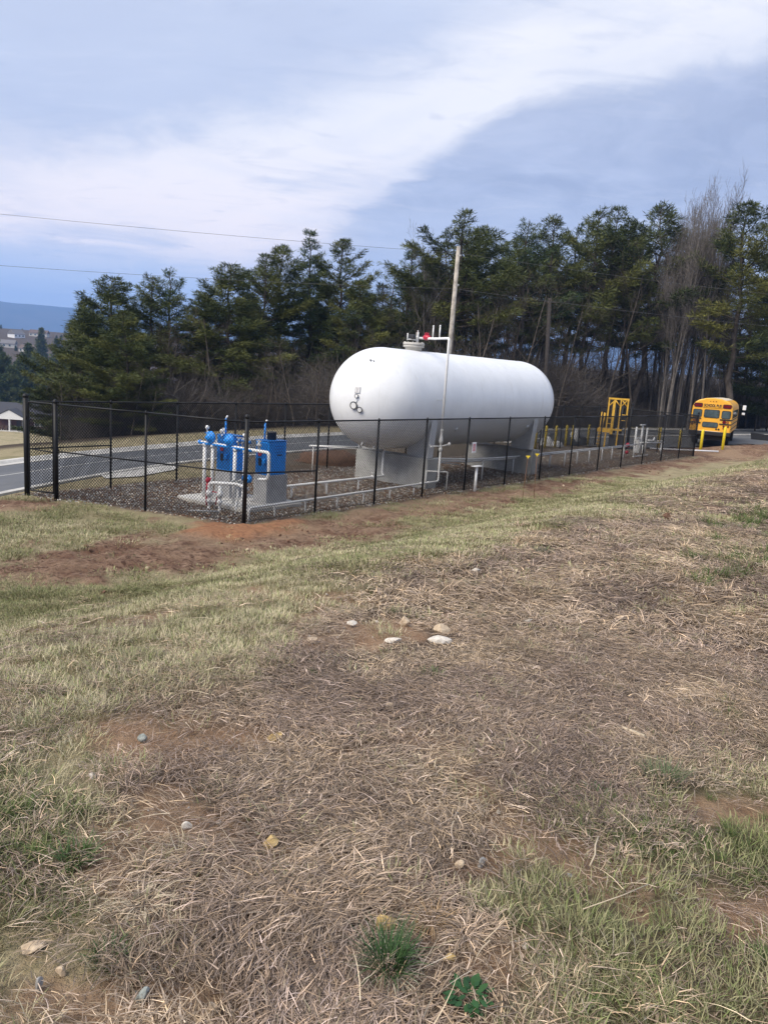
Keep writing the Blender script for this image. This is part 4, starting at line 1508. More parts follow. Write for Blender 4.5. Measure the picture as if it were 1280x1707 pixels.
# yellow loading platform
rk = thing('loading_platform', 'yellow steel loading platform frame with ladder beyond the yard fence', 'platform', (13.85, 47.6, gz(13.85, 47.6)), rad(-16))
rk.scale = (.93, .93, .97)
m = MB().use('rack_yellow')
H_ = 3.08
for x_, y_ in ((-.60, -.4), (.60, -.4), (-.60, .5), (.60, .5), (.15, -.4)):
    m = MB().use('rack_yellow'); m.box((x_, y_, H_/2), (.08, .08, H_)); m.build('upright', rk)
m = MB().use('rack_yellow')
for a, b_ in (((-.62, -.4), (.62, -.4)), ((-.62, .5), (.62, .5))): m.box(((a[0]+b_[0])/2, a[1], H_+.03), (1.30, .09, .10))
for x_ in (-.6, .6): m.box((x_, .05, H_+.03), (.09, .80, .10))
m.build('top_frame', rk)
m = MB().use('rack_yellow')
for x_, s_ in ((-.56, 1), (.12, -1), (.18, 1), (.56, -1)): m.tube([(x_, -.4, H_-.42), (x_+.34*s_, -.4, H_-.03)], .035, 6)
m.build('knee_brace', rk)
m = MB().use('rack_yellow'); m.box((-.26, -.40, 1.95), (.16, .05, 2.1)); m.build('side_panel', rk)
m = MB().use('rack_yellow'); m.box((-.35, .05, 1.18), (1.5, .95, .07)); m.box((-.7, -.42, 1.10), (.9, .05, .22)); m.build('deck', rk)
m = MB().use('rack_yellow')
for z_ in (1.9, 1.55): m.tube([(-.6, -.4, z_), (-.3, -.4, z_)], .025, 6); m.tube([(.3, -.4, z_+.25), (.6, -.4, z_+.25)], .025, 6)
m.build('guard_rail', rk)
ld = bpy.data.objects.new('ladder', None); col.objects.link(ld); ld.parent = rk
m = MB().use('rack_yellow'); m.tube([(-1.02, -.42, 0), (-.98, -.4, 2.25)], .03, 6); m.tube([(-.95, .3, 0), (-.82, .3, 2.2)], .03, 6); m.tube([(-.86, -.4, 1.15), (-.74, -.4, 2.2)], .025, 6); m.build('stile', ld)
for k in range(5):
    m = MB().use('rack_yellow'); m.box((-1.0, -.05, .22+.22*k), (.20, .7, .03)); m.build('rung', ld)
m = MB().use('dark_metal'); m.box((.15, .3, .45), (1.0, .9, .85), bev=.03); m.use('steel_grey'); m.box((.15, .3, .90), (1.06, .95, .05)); m.build('machine_base', rk)

# covered heaps behind the bollards
def heap(name, label, cat, loc, parts, mname):
    t = thing(name, label, cat, loc)
    rnd = random.Random(len(label))
    for (pn, mn, cx, cy, sx, sy, sz) in parts:
        m = MB().use(mn)
        V = []; F = []
        nu, nv = 10, 6
        for i in range(nv+1):
            for k in range(nu):
                a = 2*PI*k/nu; e = PI/2*i/nv
                rr = 1+.22*rnd.uniform(-1, 1)
                V.append((cx+sx*math.cos(a)*math.cos(e)*rr, cy+sy*math.sin(a)*math.cos(e)*rr, -.05+sz*math.sin(e)*(1+.15*rnd.uniform(-1, 1))))
        for i in range(nv):
            for k in range(nu):
                F.append((i*nu+k, i*nu+(k+1) % nu, (i+1)*nu+(k+1) % nu, (i+1)*nu+k))
        m.add(V, F, True); m.build(pn, t)


p_ = W(33.2, 7.4)
heap('tarp_pile', 'dark tarpaulin covered heap behind the yellow bollards', 'tarpaulin', (p_[0], p_[1], gz(p_[0], p_[1])),
     [('tarp', 'tarp_dark', 0, 0, 1.25, .7, .75), ('tarp', 'plastic_black', -.7, -.1, .6, .5, .55), ('tarp', 'tarp_dark', .8, .1, .7, .6, .6), ('bag', 'tarp_white', .5, -.3, .35, .3, .95)], '')
p_ = W(30.2, 7.2)
heap('rubble_pile', 'pile of pale broken concrete lumps behind the yellow bollards', 'rubble', (p_[0], p_[1], gz(p_[0], p_[1])),
     [('lump', 'tarp_white', 0, 0, .45, .4, .55), ('lump', 'concrete_slab', -1.2, .1, .6, .35, .22), ('lump', 'concrete_slab', -2.2, -.1, .5, .3, .18), ('lump', 'tarp_white', .6, -.1, .4, .3, .35), ('lump', 'concrete', -3.1, 0, .5, .4, .2)], '')
heap('soil_mound', 'small mound of dug brown soil behind the near pier of the tank', 'soil', (-2.1, 30.6, gz(-2.1, 30.6)), [('soil', 'clod', 0, 0, 1.5, .9, .55), ('soil', 'clod', 1.1, .3, .8, .6, .35)], '')
# low dark object at the right edge of the drive
t = thing('plastic_tub', 'black low plastic tub with pale lid lying at the far right beside the drive', 'tub', (28.95, 61.0, gz(28.95, 61.0)+.02), rad(-25))
m = MB().use('plastic_black'); m.prism([(-.45, 0), (3.0, 0), (3.0, .34), (.6, .42), (-.55, .52)], -.35, .35, Matrix(((1, 0, 0, 0), (0, 0, -1, 0), (0, 1, 0, 0), (0, 0, 0, 1)))); m.build('shell', t)
m = MB().use('tarp_white'); m.box((1.6, -.36, .20), (.9, .04, .2), bev=.01); m.build('label_plate', t)

# ------------------------------------------------------------------ school bus
bx, by = 20.6, 50.05
bus = thing('school_bus', 'yellow school bus seen from behind, parked beyond the end of the fence', 'bus', (bx, by, .33), rad(-26.0))
BWD, BL_, B0, BT = 2.44, 10.4, .95, 3.09
hw = BWD/2


def bus_section(y, s=1.0, top=BT, inset=0.0):
    pts = []
    w = hw-inset
    r = .62
    pts += [(-w*1.0, B0), (-w, 1.8), (-w*.985, top-.66)]
    n = 8
    for i in range(1, n):
        a = PI-(PI/2)*i/n
        pts.append((-w*.985+.72+.72*math.cos(a), top-.66+.58*math.sin(a)))
    pts.append((-.45, top-.03)); pts.append((0, top)); 
    L = pts[:]
    return [(x, y, z) for x, z in L]+[(-x, y, z) for x, z in reversed(L[:-1])]


m = MB().use('bus_yellow')
secs = [bus_section(0, inset=.05, top=BT-.06), bus_section(.05), bus_section(5), bus_section(BL_-1.2), bus_section(BL_-.9, inset=.12, top=BT-.2)]
n_ = len(secs[0])
V_ = [v for s_ in secs for v in s_]
F_ = [(i*n_+k, (i+1)*n_+k, (i+1)*n_+k+1, i*n_+k+1) for i in range(len(secs)-1) for k in range(n_-1)]
F_ += [tuple(range(n_)), tuple(reversed(range((len(secs)-1)*n_, len(secs)*n_)))]
F_ += [(i*n_, i*n_+n_-1, (i+1)*n_+n_-1, (i+1)*n_) for i in range(len(secs)-1)]
m.add(V_, F_, False)
m.box((0, BL_, 1.35), (2.1, 1.9, .9), bev=.15)
m.build('body', bus)
m = MB().use('bus_roof')
rs = [(x, z) for x, y, z in bus_section(0) if z > BT-.17]
V_ = []; F_ = []
for y_ in (.10, BL_-1.3):
    V_ += [(x, y_, z+.008) for x, z in rs]
k_ = len(rs)
m.add(V_, [(i, i+1, k_+i+1, k_+i) for i in range(k_-1)], True)
m.build('roof_cap', bus)


def bwin(name, x0, x1, z0, z1, y=-.005, parent=None, matn='glass_dark', fm='bus_black', r=.07, d=.02):
    """rear window: black rubber surround and glass, rounded corners"""
    o = bpy.data.objects.new(name, None); col.objects.link(o); o.parent = bus
    def rr(x0, x1, z0, z1, r):
        pts = []
        for (cx, cz, a0) in ((x1-r, z1-r, 0), (x0+r, z1-r, 90), (x0+r, z0+r, 180), (x1-r, z0+r, 270)):
            for i in range(5):
                a = rad(a0+22.5*i); pts.append((cx+r*math.cos(a), cz+r*math.sin(a)))
        return pts
    M = Matrix(((1, 0, 0, 0), (0, 0, -1, 0), (0, 1, 0, 0), (0, 0, 0, 1)))
    m = MB().use(fm); m.prism(rr(x0-.035, x1+.035, z0-.035, z1+.035, r+.03), -y, -y+d, M); m.build('surround', o)
    m = MB().use(matn); m.prism(rr(x0, x1, z0, z1, r), -y+d, -y+d+.006, M); m.build('pane', o)
    return o


bwin('rear_window', -.43, .43, 1.86, 2.32)
bwin('rear_window', .62, 1.10, 1.86, 2.30)
bwin('rear_window', -1.10, -.62, 1.86, 2.30)
bwin('door_window', -.46, .42, 1.24, 1.52)
bwin('warning_lamp', .64, 1.08, 2.50, 2.70, matn='lamp_red', fm='panel_black', r=.05)
bwin('warning_lamp', -1.08, -.64, 2.50, 2.70, matn='lamp_red', fm='panel_black', r=.05)
for x_ in (-.17, 0, .17):
    m = MB().use('lamp_red'); m.box((x_, .02, 2.87), (.06, .10, .045), bev=.01); m.build('marker_light', bus)
for x_ in (-1.08, 1.12):
    m = MB().use('lamp_red'); m.box((x_, .02, 2.64 if x_ < 0 else 2.62), (.06, .10, .05), bev=.01) if x_ > 0 else m.box((x_-.06, .02, 2.60), (.04, .10, .05)); m.build('marker_light', bus)
for z_ in (1.76, 1.48):
    for x0, x1 in ((-1.24, -.60), (.52, 1.24)):
        m = MB().use('bus_black'); m.box(((x0+x1)/2, -.01, z_), (x1-x0, .09, .075), bev=.01); m.build('rub_rail', bus)
for z_ in (1.76, 1.48, 1.18):
    for s_ in (-1, 1):
        m = MB().use('bus_black'); m.box((s_*(hw+.004), 4.6, z_), (.03, 9.0, .06)); m.build('rub_rail', bus)
for x_, z_, r_, mn in ((.80, 1.61, .10, 'lamp_red'), (1.0, 1.61, .06, 'lamp_amber'), (-.80, 1.61, .10, 'lamp_red'), (-1.0, 1.61, .06, 'lamp_amber'), (.80, 1.34, .05, 'lamp_red'), (1.06, 1.34, .045, 'lamp_red'),
                       (-.80, 1.34, .05, 'lamp_red'), (-1.10, 1.36, .045, 'lamp_red'), (.80, 1.21, .04, 'lamp_amber'), (.38, 1.13, .04, 'panel_black'), (.53, 1.13, .045, 'panel_black')):
    m = MB().use('panel_black'); m.lathe([(r_+.015, -.015), (r_+.015, .0)], 14, (x_, -.012, z_), 'Y'); m.use(mn); m.lathe([(r_, -.03), (r_, -.014)], 14, (x_, -.012, z_), 'Y'); m.build('tail_lamp', bus)
m = MB().use('bus_black'); m.box((0, -.02, .83), (2.50, .22, .27), bev=.04); m.build('bumper', bus)
m = MB().use('bus_roof'); m.box((0, .0, .975), (1.3, .08, .03)); m.build('step_trim', bus)
m = MB().use('bus_black'); m.box((0, 4.6, .62), (1.9, 8.6, .45)); m.tube([(-.5, -.05, .55), (-.5, .5, .55)], .05, 8); m.build('chassis', bus)
m = MB().use('steel_grey'); m.lathe([(.012, -.05), (.012, .0)], 6, (-.55, 0, 1.6), 'Y'); m.build('door_hinge', bus)
for k, (y_, dual) in enumerate(((2.4, True), (8.6, False))):
    for s_ in (-1, 1):
        w_ = bpy.data.objects.new('wheel', None); col.objects.link(w_); w_.parent = bus; w_.location = (s_*(hw-.26), y_, .48)
        m = MB().use('rubber'); m.lathe([(.30, -.22 if dual else -.13), (.44, -.22 if dual else -.13), (.48, -.17 if dual else -.09), (.48, .10), (.44, .14), (.30, .14)], 24, (0, 0, 0), 'X'); m.build('tyre', w_)
        m = MB().use('steel_grey'); m.lathe([(.30, .10*s_), (.28, .06*s_), (.12, .05*s_), (.10, .10*s_), (.01, .10*s_)], 18, (0, 0, 0), 'X'); m.build('rim', w_)
# mudguard flap and side windows
for s_ in (-1, 1):
    m = MB().use('rubber'); m.box((s_*.95, 3.05 if False else 1.75, .58), (.55, .02, .45)); m.build('mud_flap', bus)
    for k in range(9):
        m = MB().use('glass_dark'); m.box((s_*(hw-.012), 1.0+.86*k, 2.10), (.03, .66, .52), bev=.008); m.build('side_window', bus)
mr = bpy.data.objects.new('mirror', None); col.objects.link(mr); mr.parent = bus
for s_ in (1, -1):
    m = MB().use('white_trim'); m.box((s_*(hw+.35), 9.6, 2.45), (.24, .10, .36), bev=.03); m.box((s_*(hw+.33), 9.6, 2.0), (.22, .12, .18), bev=.03); m.build('mirror_head', mr)
    m = MB().use('dark_metal'); m.tube([(s_*hw*.95, 9.5, 2.65), (s_*(hw+.35), 9.6, 2.64), (s_*(hw+.35), 9.6, 1.95), (s_*hw*.9, 9.5, 1.9)], .018, 6); m.build('mirror_arm', mr)


def text_mesh(body, size, matn, bold=.0, sx=1.0):
    cu = bpy.data.curves.new('lettering', 'FONT')
    cu.body = body; cu.size = size; cu.align_x = 'CENTER'; cu.align_y = 'CENTER'; cu.extrude = .004; cu.offset = bold
    to = bpy.data.objects.new('tmp_text', cu); col.objects.link(to)
    bpy.context.view_layer.update()
    me = bpy.data.meshes.new_from_object(to)
    bpy.data.objects.remove(to); bpy.data.curves.remove(cu)
    me.materials.clear(); me.materials.append(MATS[matn])
    me.name = 'lettering'
    return me


o = link('lettering', text_mesh('SCHOOL BUS', .25, 'bus_black', .010), bus)
o.location = (0, -.012, 2.60); o.rotation_euler = (PI/2, 0, 0); o.scale = (.64, 1, 1)
o.location.y = .0
bx0 = [v.co.x for v in o.data.vertices]
o.scale = (1.04/(max(bx0)-min(bx0)), 1, 1)
o.location.y = -.045
m = MB().use('bus_yellow'); m.box((0, -.018, 2.60), (1.14, .045, .27), bev=.01); m.build('sign_board', bus)

# ------------------------------------------------------------------ utility poles and wires
t = thing('utility_pole', 'tall pale wooden utility pole rising behind the white tank', 'pole', (2.9, 42.0, gz(2.9, 42.0)))
m = MB().use('wood_pole'); m.tube([(.0, 0, -.3), (.02, 0, 5), (.06, 0, 10.35)], [.145, .13, .105], 14); m.build('shaft', t)
m = MB().use('steel_grey')
for z_ in (8.4, 9.9): m.tube([(.05, -.16, z_), (.05, .16, z_)], .015, 6); m.lathe([(.03, -.05), (.05, 0), (.03, .05)], 8, (.20, 0, z_))
m.build('insulator', t)
m = MB().use('wood_dark'); m.tube([(.15, -.06, 0), (.17, -.06, 6.2)], .022, 6); m.build('conduit', t)
t2 = thing('utility_pole', 'slim dark utility pole among the trees above the far end of the tank', 'pole', (12.0, 62.0, gz(12.0, 62.0)))
m = MB().use('wood_dark'); m.tube([(.3, 0, -.3), (-.25, 0, 10.2)], [.19, .14], 10); m.build('shaft', t2)
m = MB().use('wood_dark'); m.box((-.2, 0, 9.9), (.9, .08, .08)); m.build('crossarm', t2)


def wire(label, a, b_, sag, r=.008, mt='wire'):
    n = 24
    a, b_ = Vector(a), Vector(b_)
    pts = [a.lerp(b_, i/n)-Vector((0, 0, sag*4*(i/n)*(1-i/n))) for i in range(n+1)]
    m = MB().use(mt); m.tube(pts, r, 5)
    return m.build('overhead_wire', None, label=label, cat='wire')


P0, P2 = (-42.0, 33.8), (45.0, 62.0)
wire('upper power line crossing the sky left of the pale pole', (*P0, 10.35), (2.95, 42, 10.05), .35)
wire('lower power line left of the pale pole, in front of the pines', (*P0, 7.75), (2.93, 42, 8.25), .5)
wire('upper power line right of the pale pole, across the pines', (2.95, 42, 10.05), (*P2, 11.2), .35)
wire('lower power line right of the pale pole, across the pines', (2.93, 42, 8.25), (*P2, 9.0), .35)
wire('slack service cable drooping down to the left from the pale pole', (2.9, 42, 9.2), (-2.4, 44.5, 2.4), .55, .008)
wire('dark service line from the pale pole to the slim dark pole', (2.95, 42, 8.3), (11.8, 62, 10.0), .3, .009, 'bus_black')
wire('dark service line running right from the slim dark pole', (11.8, 62, 10.0), (34, 66, 10.4), .6, .009, 'bus_black')

# ------------------------------------------------------------------ houses
HX, HY = -92.6, 190.0
hs = thing('brick_house', 'low dark brick house with white gabled porch beyond the field at the left', 'house', (HX, HY, gz(HX, HY)), rad(4))
m = MB().use('brick'); m.box((2.0, 5.0, .9), (15.6, 8.6, 5.0)); m.build('wall', hs)
m = MB().use('roof_dark')
Mx = Matrix(((0, 0, 1, 0), (1, 0, 0, 0), (0, 1, 0, 0), (0, 0, 0, 1)))
m.prism([(-.1, 3.35), (10.2, 3.35), (5.0, 6.7)], -6.6, 10.3, Mx); m.build('roof', hs)
m = MB().use('wall_white'); m.box((6.6, .58, 3.30), (7.0, .12, .22)); m.build('gutter', hs)
pc = bpy.data.objects.new('porch', None); col.objects.link(pc); pc.parent = hs
m = MB().use('wall_white'); m.prism([(-4.3, 3.05), (3.5, 3.05), (3.5, 3.25), (-.4, 5.3), (-4.3, 3.25)], 2.0, 2.2, Matrix(((1, 0, 0, 0), (0, 0, -1, 0), (0, 1, 0, 0), (0, 0, 0, 1)))); m.build('gable', pc)
m = MB().use('roof_dark')
for s_ in (-1, 1): m.add([(-.4, -2.35, 5.50), (-.4+s_*4.15, -2.35, 3.35), (-.4+s_*4.15, 2.6, 3.35), (-.4, 2.6, 5.50), (-.4, -2.35, 5.38), (-.4+s_*4.15, -2.35, 3.23), (-.4+s_*4.15, 2.6, 3.23), (-.4, 2.6, 5.38)], [(0, 1, 2, 3), (4, 7, 6, 5), (0, 4, 5, 1), (1, 5, 6, 2), (2, 6, 7, 3)])
m.build('porch_roof', pc)
for x_ in (-.4, -4.1, 3.35):
    m = MB().use('wall_white'); m.box((x_, -2.0, 1.65), (.28, .28, 2.9)); m.build('column', pc)
m = MB().use('concrete_slab'); m.box((-.4, -.9, .1), (8.0, 3.1, .25)); m.build('floor_slab', pc)
for x0, w_, z0, h_, fr in ((2.15, .95, 1.55, 2.2, 1), (-1.3, .12, 1.7, 2.4, 0), (5.2, 1.1, 2.25, 1.5, 1), (6.6, 1.1, 2.25, 1.5, 1)):
    wn = bpy.data.objects.new('window', None); col.objects.link(wn); wn.parent = hs
    m = MB().use('wall_white'); m.box((x0, .68, z0), (w_+.25, .08, h_+.2)); m.build('frame', wn)
    m = MB().use('glass_dark'); m.box((x0, .62, z0), (w_-.02, .06, h_-.05)); m.build('pane', wn)
m = MB().use('door_dark'); m.box((.8, .66, 1.4), (1.1, .08, 2.3)); m.build('door', hs)
for (x_, y_, lab) in ((-2.6, -1.4, 'brown porch armchair left of the white column of the brick house'), (-1.5, -1.3, 'brown porch armchair next to the white column of the brick house')):
    q = hs.matrix_basis@Vector((x_, y_, .22))
    c_ = thing('porch_chair', lab, 'chair', (q.x, q.y, q.z+gz(HX, HY)*0), rad(4))
    c_.location = (HX+x_, HY+y_, gz(HX, HY)+.23)
    m = MB().use('furniture'); m.box((0, 0, .42), (.7, .7, .12), bev=.02); m.build('seat', c_)
    m = MB().use('furniture'); m.box((0, .32, .8), (.7, .08, .8), bev=.02); m.build('backrest', c_)
    for sx in (-.3, .3):
        m = MB().use('furniture'); m.box((sx, 0, .3), (.07, .65, .6)); m.build('armrest', c_)


def far_house(label, px, D, wd, hgt, roofh, wallm, roofm, rz, z=None):
    X = px*D
    z0 = gz(X, D) if z is None else z
    h_ = thing('house', label, 'house', (X, D, z0), rad(rz), 'far houses of the settlement')
    m = MB().use(wallm); m.box((0, 4, hgt/2-1), (wd, 8, hgt+2)); m.build('wall', h_)
    m = MB().use(roofm); m.prism([(-.5, hgt), (8.5, hgt), (4, hgt+roofh)], -wd/2-.5, wd/2+.5, Mx); m.build('roof', h_)
    for k in range(max(2, int(wd/4))):
        m = MB().use('glass_dark'); m.box((-wd/2+1.6+k*4, -.03, hgt*.55), (1.3, .1, 1.4)); m.build('window', h_)


# the settlement on the far slope: (x/y, distance)
far_house('far white house with grey roof at the left edge of the photo', -.497, 600, 13, 3.0, 3, 'wall_cream', 'roof_grey', 12)
far_house('far long pale house left of the dark conifer', -.468, 580, 15, 2.8, 2.8, 'wall_cream', 'roof_brown', -8)
far_house('far house with pale gable below the blue ridge', -.478, 700, 12, 3.4, 3.6, 'wall_white', 'roof_grey', 70)
far_house('far brown roofed house highest on the slope', -.455, 740, 16, 3.2, 3.2, 'wall_cream', 'roof_brown', 5)
far_house('far white walled house between the two dark conifers', -.415, 560, 12, 3.2, 3.5, 'wall_cream', 'roof_brown', 25)
far_house('far low pale house right of the dark conifers', -.424, 500, 13, 3.0, 2.8, 'wall_white', 'roof_grey', -15)

# ------------------------------------------------------------------ trees
TRI = {}


def tube_np(V, F, pts, rads, n=5):
    """append a tube to numpy lists"""
    base = sum(len(a) for a in V)
    pts = np.asarray(pts, float)
    k = len(pts)
    t = np.gradient(pts, axis=0); t /= np.linalg.norm(t, axis=1)[:, None]+1e-9
    a = np.array([0, 0, 1.0]) if abs(t[0][2]) < .85 else np.array([1.0, 0, 0])
    nx = np.cross(t, a); nx /= np.linalg.norm(nx, axis=1)[:, None]+1e-9
    ny = np.cross(t, nx)
    A = np.arange(n)*2*PI/n
    R = np.asarray(rads)[:, None, None]
    P = pts[:, None, :]+R*(nx[:, None, :]*np.cos(A)[None, :, None]+ny[:, None, :]*np.sin(A)[None, :, None])
    V.append(P.reshape(-1, 3))
    i, j = np.meshgrid(np.arange(k-1), np.arange(n), indexing='ij'); i, j = i.ravel(), j.ravel(); j2 = (j+1) % n
    F.append(np.stack([base+i*n+j, base+i*n+j2, base+(i+1)*n+j2, base+(i+1)*n+j], 1))


def needles(C, D, rng, per, L, wd, tint):
    """clusters of needle-shaped triangles: centres C (n,3), outward directions D (n,3)"""
    n = len(C)
    Cc = np.repeat(C, per, 0); Dd = np.repeat(D, per, 0)
    r = rng.normal(size=(n*per, 3)); r /= np.linalg.norm(r, axis=1)[:, None]
    d = Dd*.75+r*.75; d[:, 2] += .14
    d /= np.linalg.norm(d, axis=1)[:, None]
    ln = L*rng.uniform(.6, 1.25, (n*per, 1))
    s = np.cross(d, rng.normal(size=(n*per, 3))); s /= np.linalg.norm(s, axis=1)[:, None]+1e-9
    w = wd*rng.uniform(.7, 1.3, (n*per, 1))
    o = Cc+rng.normal(size=(n*per, 3))*L*np.array([.30, .30, .16])
    V = np.stack([o-s*w*.35, o+d*ln*.55+s*w, o+d*ln, o+d*ln*.5-s*w], 1).reshape(-1, 3)
    F = np.arange(n*per*4).reshape(-1, 4)
    T = np.repeat(tint, per, 0)+rng.normal(size=(n*per, 1))*.08
    T = np.repeat(T, 4, 0)
    return V, F, T


def make_pine(seed, kind):
    """unit: real metres for a tree of reference height 16 m"""
    rng = np.random.default_rng(seed)
    H = 16.0
    cb = {'A': .05, 'B': .33, 'C': .22, 'S': .42, 'V': .05, 'F': .04}[kind]
    Lm = {'A': 3.9, 'B': 3.1, 'C': 2.9, 'S': 2.8, 'V': 4.2, 'F': 3.4}[kind]
    nz = 26
    zs = np.linspace(0, H, nz)
    wob = np.cumsum(rng.normal(size=(nz, 2))*.06, 0)
    trunk = np.stack([wob[:, 0], wob[:, 1], zs], 1)
    rr = .19*(1-zs/H)**.85+.012
    TV_, TF_ = [], []
    tube_np(TV_, TF_, trunk, rr, 7)
    at = lambda z: np.array([np.interp(z, zs, trunk[:, 0]), np.interp(z, zs, trunk[:, 1]), z])
    C, D, T = [], [], []
    z = H*max(cb-.12, .08)
    lean = rng.uniform(0, 2*PI)
    sides = rng.uniform(.65, 1.3, 8)
    while z < H*.985:
        t = (z/H-cb)/(1-cb)
        nb = rng.integers(3, 6)
        a0 = rng.uniform(0, 2*PI)
        for b_ in range(nb):
            a = a0+b_*2*PI/nb+rng.normal()*.25
            if t < 0:        # bare dead stubs under the crown
                if rng.uniform() < .55:
                    p0 = at(z); ln = rng.uniform(.5, 2.0)
                    dv = np.array([math.cos(a), math.sin(a), rng.uniform(-.15, .25)])
                    tube_np(TV_, TF_, [p0, p0+dv*ln*.6, p0+dv*ln+[0, 0, -.1]], [.03, .018, .006], 3)
                continue
            if kind in 'ACVF':
                env = (1-t)**.8*1.05+.05
                if kind in 'AV': env = min(1.0, (1-t)**.62*1.15)*(.8+.2*min(1, t*4))
            else:
                env = (.55+.75*math.sin(PI*min(1, t*.8+.15)))*(1-t**3)**.9*.85+.06
            side = np.interp((a % (2*PI))/(2*PI)*8, range(9), list(sides)+[sides[0]])
            ln = Lm*env*side*rng.uniform(.55, 1.15)
            if kind == 'S' and rng.uniform() < .38: continue
            if kind in 'BC' and rng.uniform() < .12: continue
            if rng.uniform() < .10: ln *= 1.35
            el0 = -.08+.75*t+rng.normal()*.12
            p = at(z); pts = [p]; el = el0
            ns = 6
            az = a
            for s_ in range(ns):
                el += .085 if kind != 'A' else .06
                az += rng.normal()*.06
                p = p+np.array([math.cos(az)*math.cos(el), math.sin(az)*math.cos(el), math.sin(el)])*ln/ns
                pts.append(p)
            pts = np.array(pts)
            tube_np(TV_, TF_, pts, np.linspace(.018+.012*ln, .006, ns+1), 3)
            # side twigs with needle clusters
            bt = rng.uniform(.0, 1.0)           # tint of this branch plate
            m_ = max(3, int(ln*6.0))
            for q in range(m_):
                f = .30+.70*(q+rng.uniform())/m_ if t < .8 else .1+.9*(q+rng.uniform())/m_
                pp = np.array([np.interp(f*ns, range(ns+1), pts[:, c]) for c in range(3)])
                sd = 1 if q % 2 else -1
                ta = az+sd*rng.uniform(.5, 1.1)
                tl = (.25+.22*ln)*(1.15-f*.75)*rng.uniform(.7, 1.2)
                te = el0*.5+rng.uniform(-.05, .35)
                td = np.array([math.cos(ta)*math.cos(te), math.sin(ta)*math.cos(te), math.sin(te)])
                nk = max(1, int(tl/.20))
                for w_ in range(nk):
                    C.append(pp+td*tl*(w_+.6)/nk+rng.normal(size=3)*.04); D.append(td)
                    T.append((np.clip(.15+.5*bt+.25*t+rng.normal()*.12, 0, 1), np.clip(bt*1.2-.55+(.25 if t < .5 else 0), 0, 1)))
            C.append(pts[-1]); D.append(pts[-1]-pts[-2]); T.append((np.clip(.3+.5*bt, 0, 1), np.clip(bt-.4, 0, 1)))
        z += rng.uniform(.34, .62)*(1.0 if kind in 'AVF' else 1.25)
    C = np.array(C); D = np.array(D); D /= np.linalg.norm(D, axis=1)[:, None]+1e-9
    T = np.array(T)
    V, F, TT = needles(C, D, rng, {'A': 15, 'B': 15, 'C': 15, 'S': 11, 'V': 6, 'F': 6}[kind], {'A': .36, 'B': .35, 'C': .35, 'S': .32, 'V': .5, 'F': .5}[kind], {'V': .075, 'F': .08}.get(kind, .021), T)
    bv = np.concatenate([np.clip(TT, 0, 1), np.zeros((len(TT), 1)), np.ones((len(TT), 1))], 1)
    crown = np_mesh('crown', V, F, ['pine_needles' if kind in 'AB' else 'pine_needles_blue'], False, bv)
    tr = np_mesh('trunk', np.vstack(TV_), np.vstack(TF_), ['bark_pine'], True)
    return tr, crown


def make_bare(seed, kind):
    """bare broadleaf tree, reference height 14 m: 'T' tall with fine upswept crown, 'U' thinner understorey"""
    rng = np.random.default_rng(seed)
    H = 14.0
    V, F = [], []
    V2, F2 = [], []

    def grow(p, d, ln, r, lev):
        n = 6 if lev == 0 else 4
        pts = [np.array(p)]
        dd = np.array(d, float)
        for s_ in range(n):
            dd = dd+rng.normal(size=3)*(.05 if lev == 0 else .12)
            dd[2] += (.03, .07, .09, .08, .06)[lev]
            dd /= np.linalg.norm(dd)
            pts.append(pts[-1]+dd*ln/n)
        pts = np.array(pts)
        tip = .35 if lev == 0 else .3
        rads = np.linspace(r, max(r*tip, .006), n+1)
        (tube_np(V, F, pts, rads, 6) if lev == 0 else tube_np(V, F, pts, rads, 4) if lev == 1 else tube_np(V2, F2, pts, rads, 3))
        if lev >= 4: return
        nb = {0: 13 if kind == 'T' else 11, 1: 6, 2: 4, 3: 2}[lev]
        if lev == 3 and kind == 'U': return
        for k in range(nb):
            f0 = {0: .28, 1: .25, 2: .25, 3: .2}[lev]
            f = f0+(1-f0)*(k+rng.uniform())/nb
            q = np.array([np.interp(f*n, range(n+1), pts[:, c]) for c in range(3)])
            i = min(n-1, int(f*n)); base = pts[i+1]-pts[i]; base /= np.linalg.norm(base)
            a = rng.uniform(0, 2*PI)
            o = np.cross(base, [math.cos(a), math.sin(a), .3]); o /= np.linalg.norm(o)+1e-9
            spread = rng.uniform(.45, .85) if kind == 'T' else rng.uniform(.6, 1.2)
            nd = base*math.cos(spread)+o*math.sin(spread); nd[2] += .12
            nd /= np.linalg.norm(nd)
            l2 = ln*{0: (.42*(1.15-f*.7)), 1: .5, 2: .55, 3: .55}[lev]*rng.uniform(.7, 1.2)
            r2 = max(.010, np.interp(f, [0, 1], [r, r*tip])*{0: .42, 1: .5, 2: .55, 3: .6}[lev])
            grow(q, nd, l2, r2, lev+1)

    if kind == 'T' and rng.uniform() < .5:
        grow((0, 0, -.2), (.06, .02, 1), H*.98, .17, 0)
        grow((.1, 0, -.2), (-.13, .05, 1), H*.85, .11, 0)
    else:
        grow((0, 0, -.2), (rng.normal()*.06, rng.normal()*.06, 1), H, .13 if kind == 'T' else .12, 0)
    bk = 'bark_grey' if kind == 'T' else 'bark_brown'
    a = np_mesh('trunk', np.vstack(V), np.vstack(F), [bk], True)
    c = np_mesh('crown', np.vstack(V2), np.vstack(F2), [bk], False)
    return a, c


def plant(name, label, cat, x, y, h, meshes, ref, rz, wid=1.0, group=None):
    o = thing(name, label, cat, (x, y, gz(x, y)-.05), rz, group)
    s = h/ref
    o.scale = (s*wid, s*wid, s)
    for nm, me in zip(('trunk', 'crown'), meshes):
        link(nm, me, o)
    return o


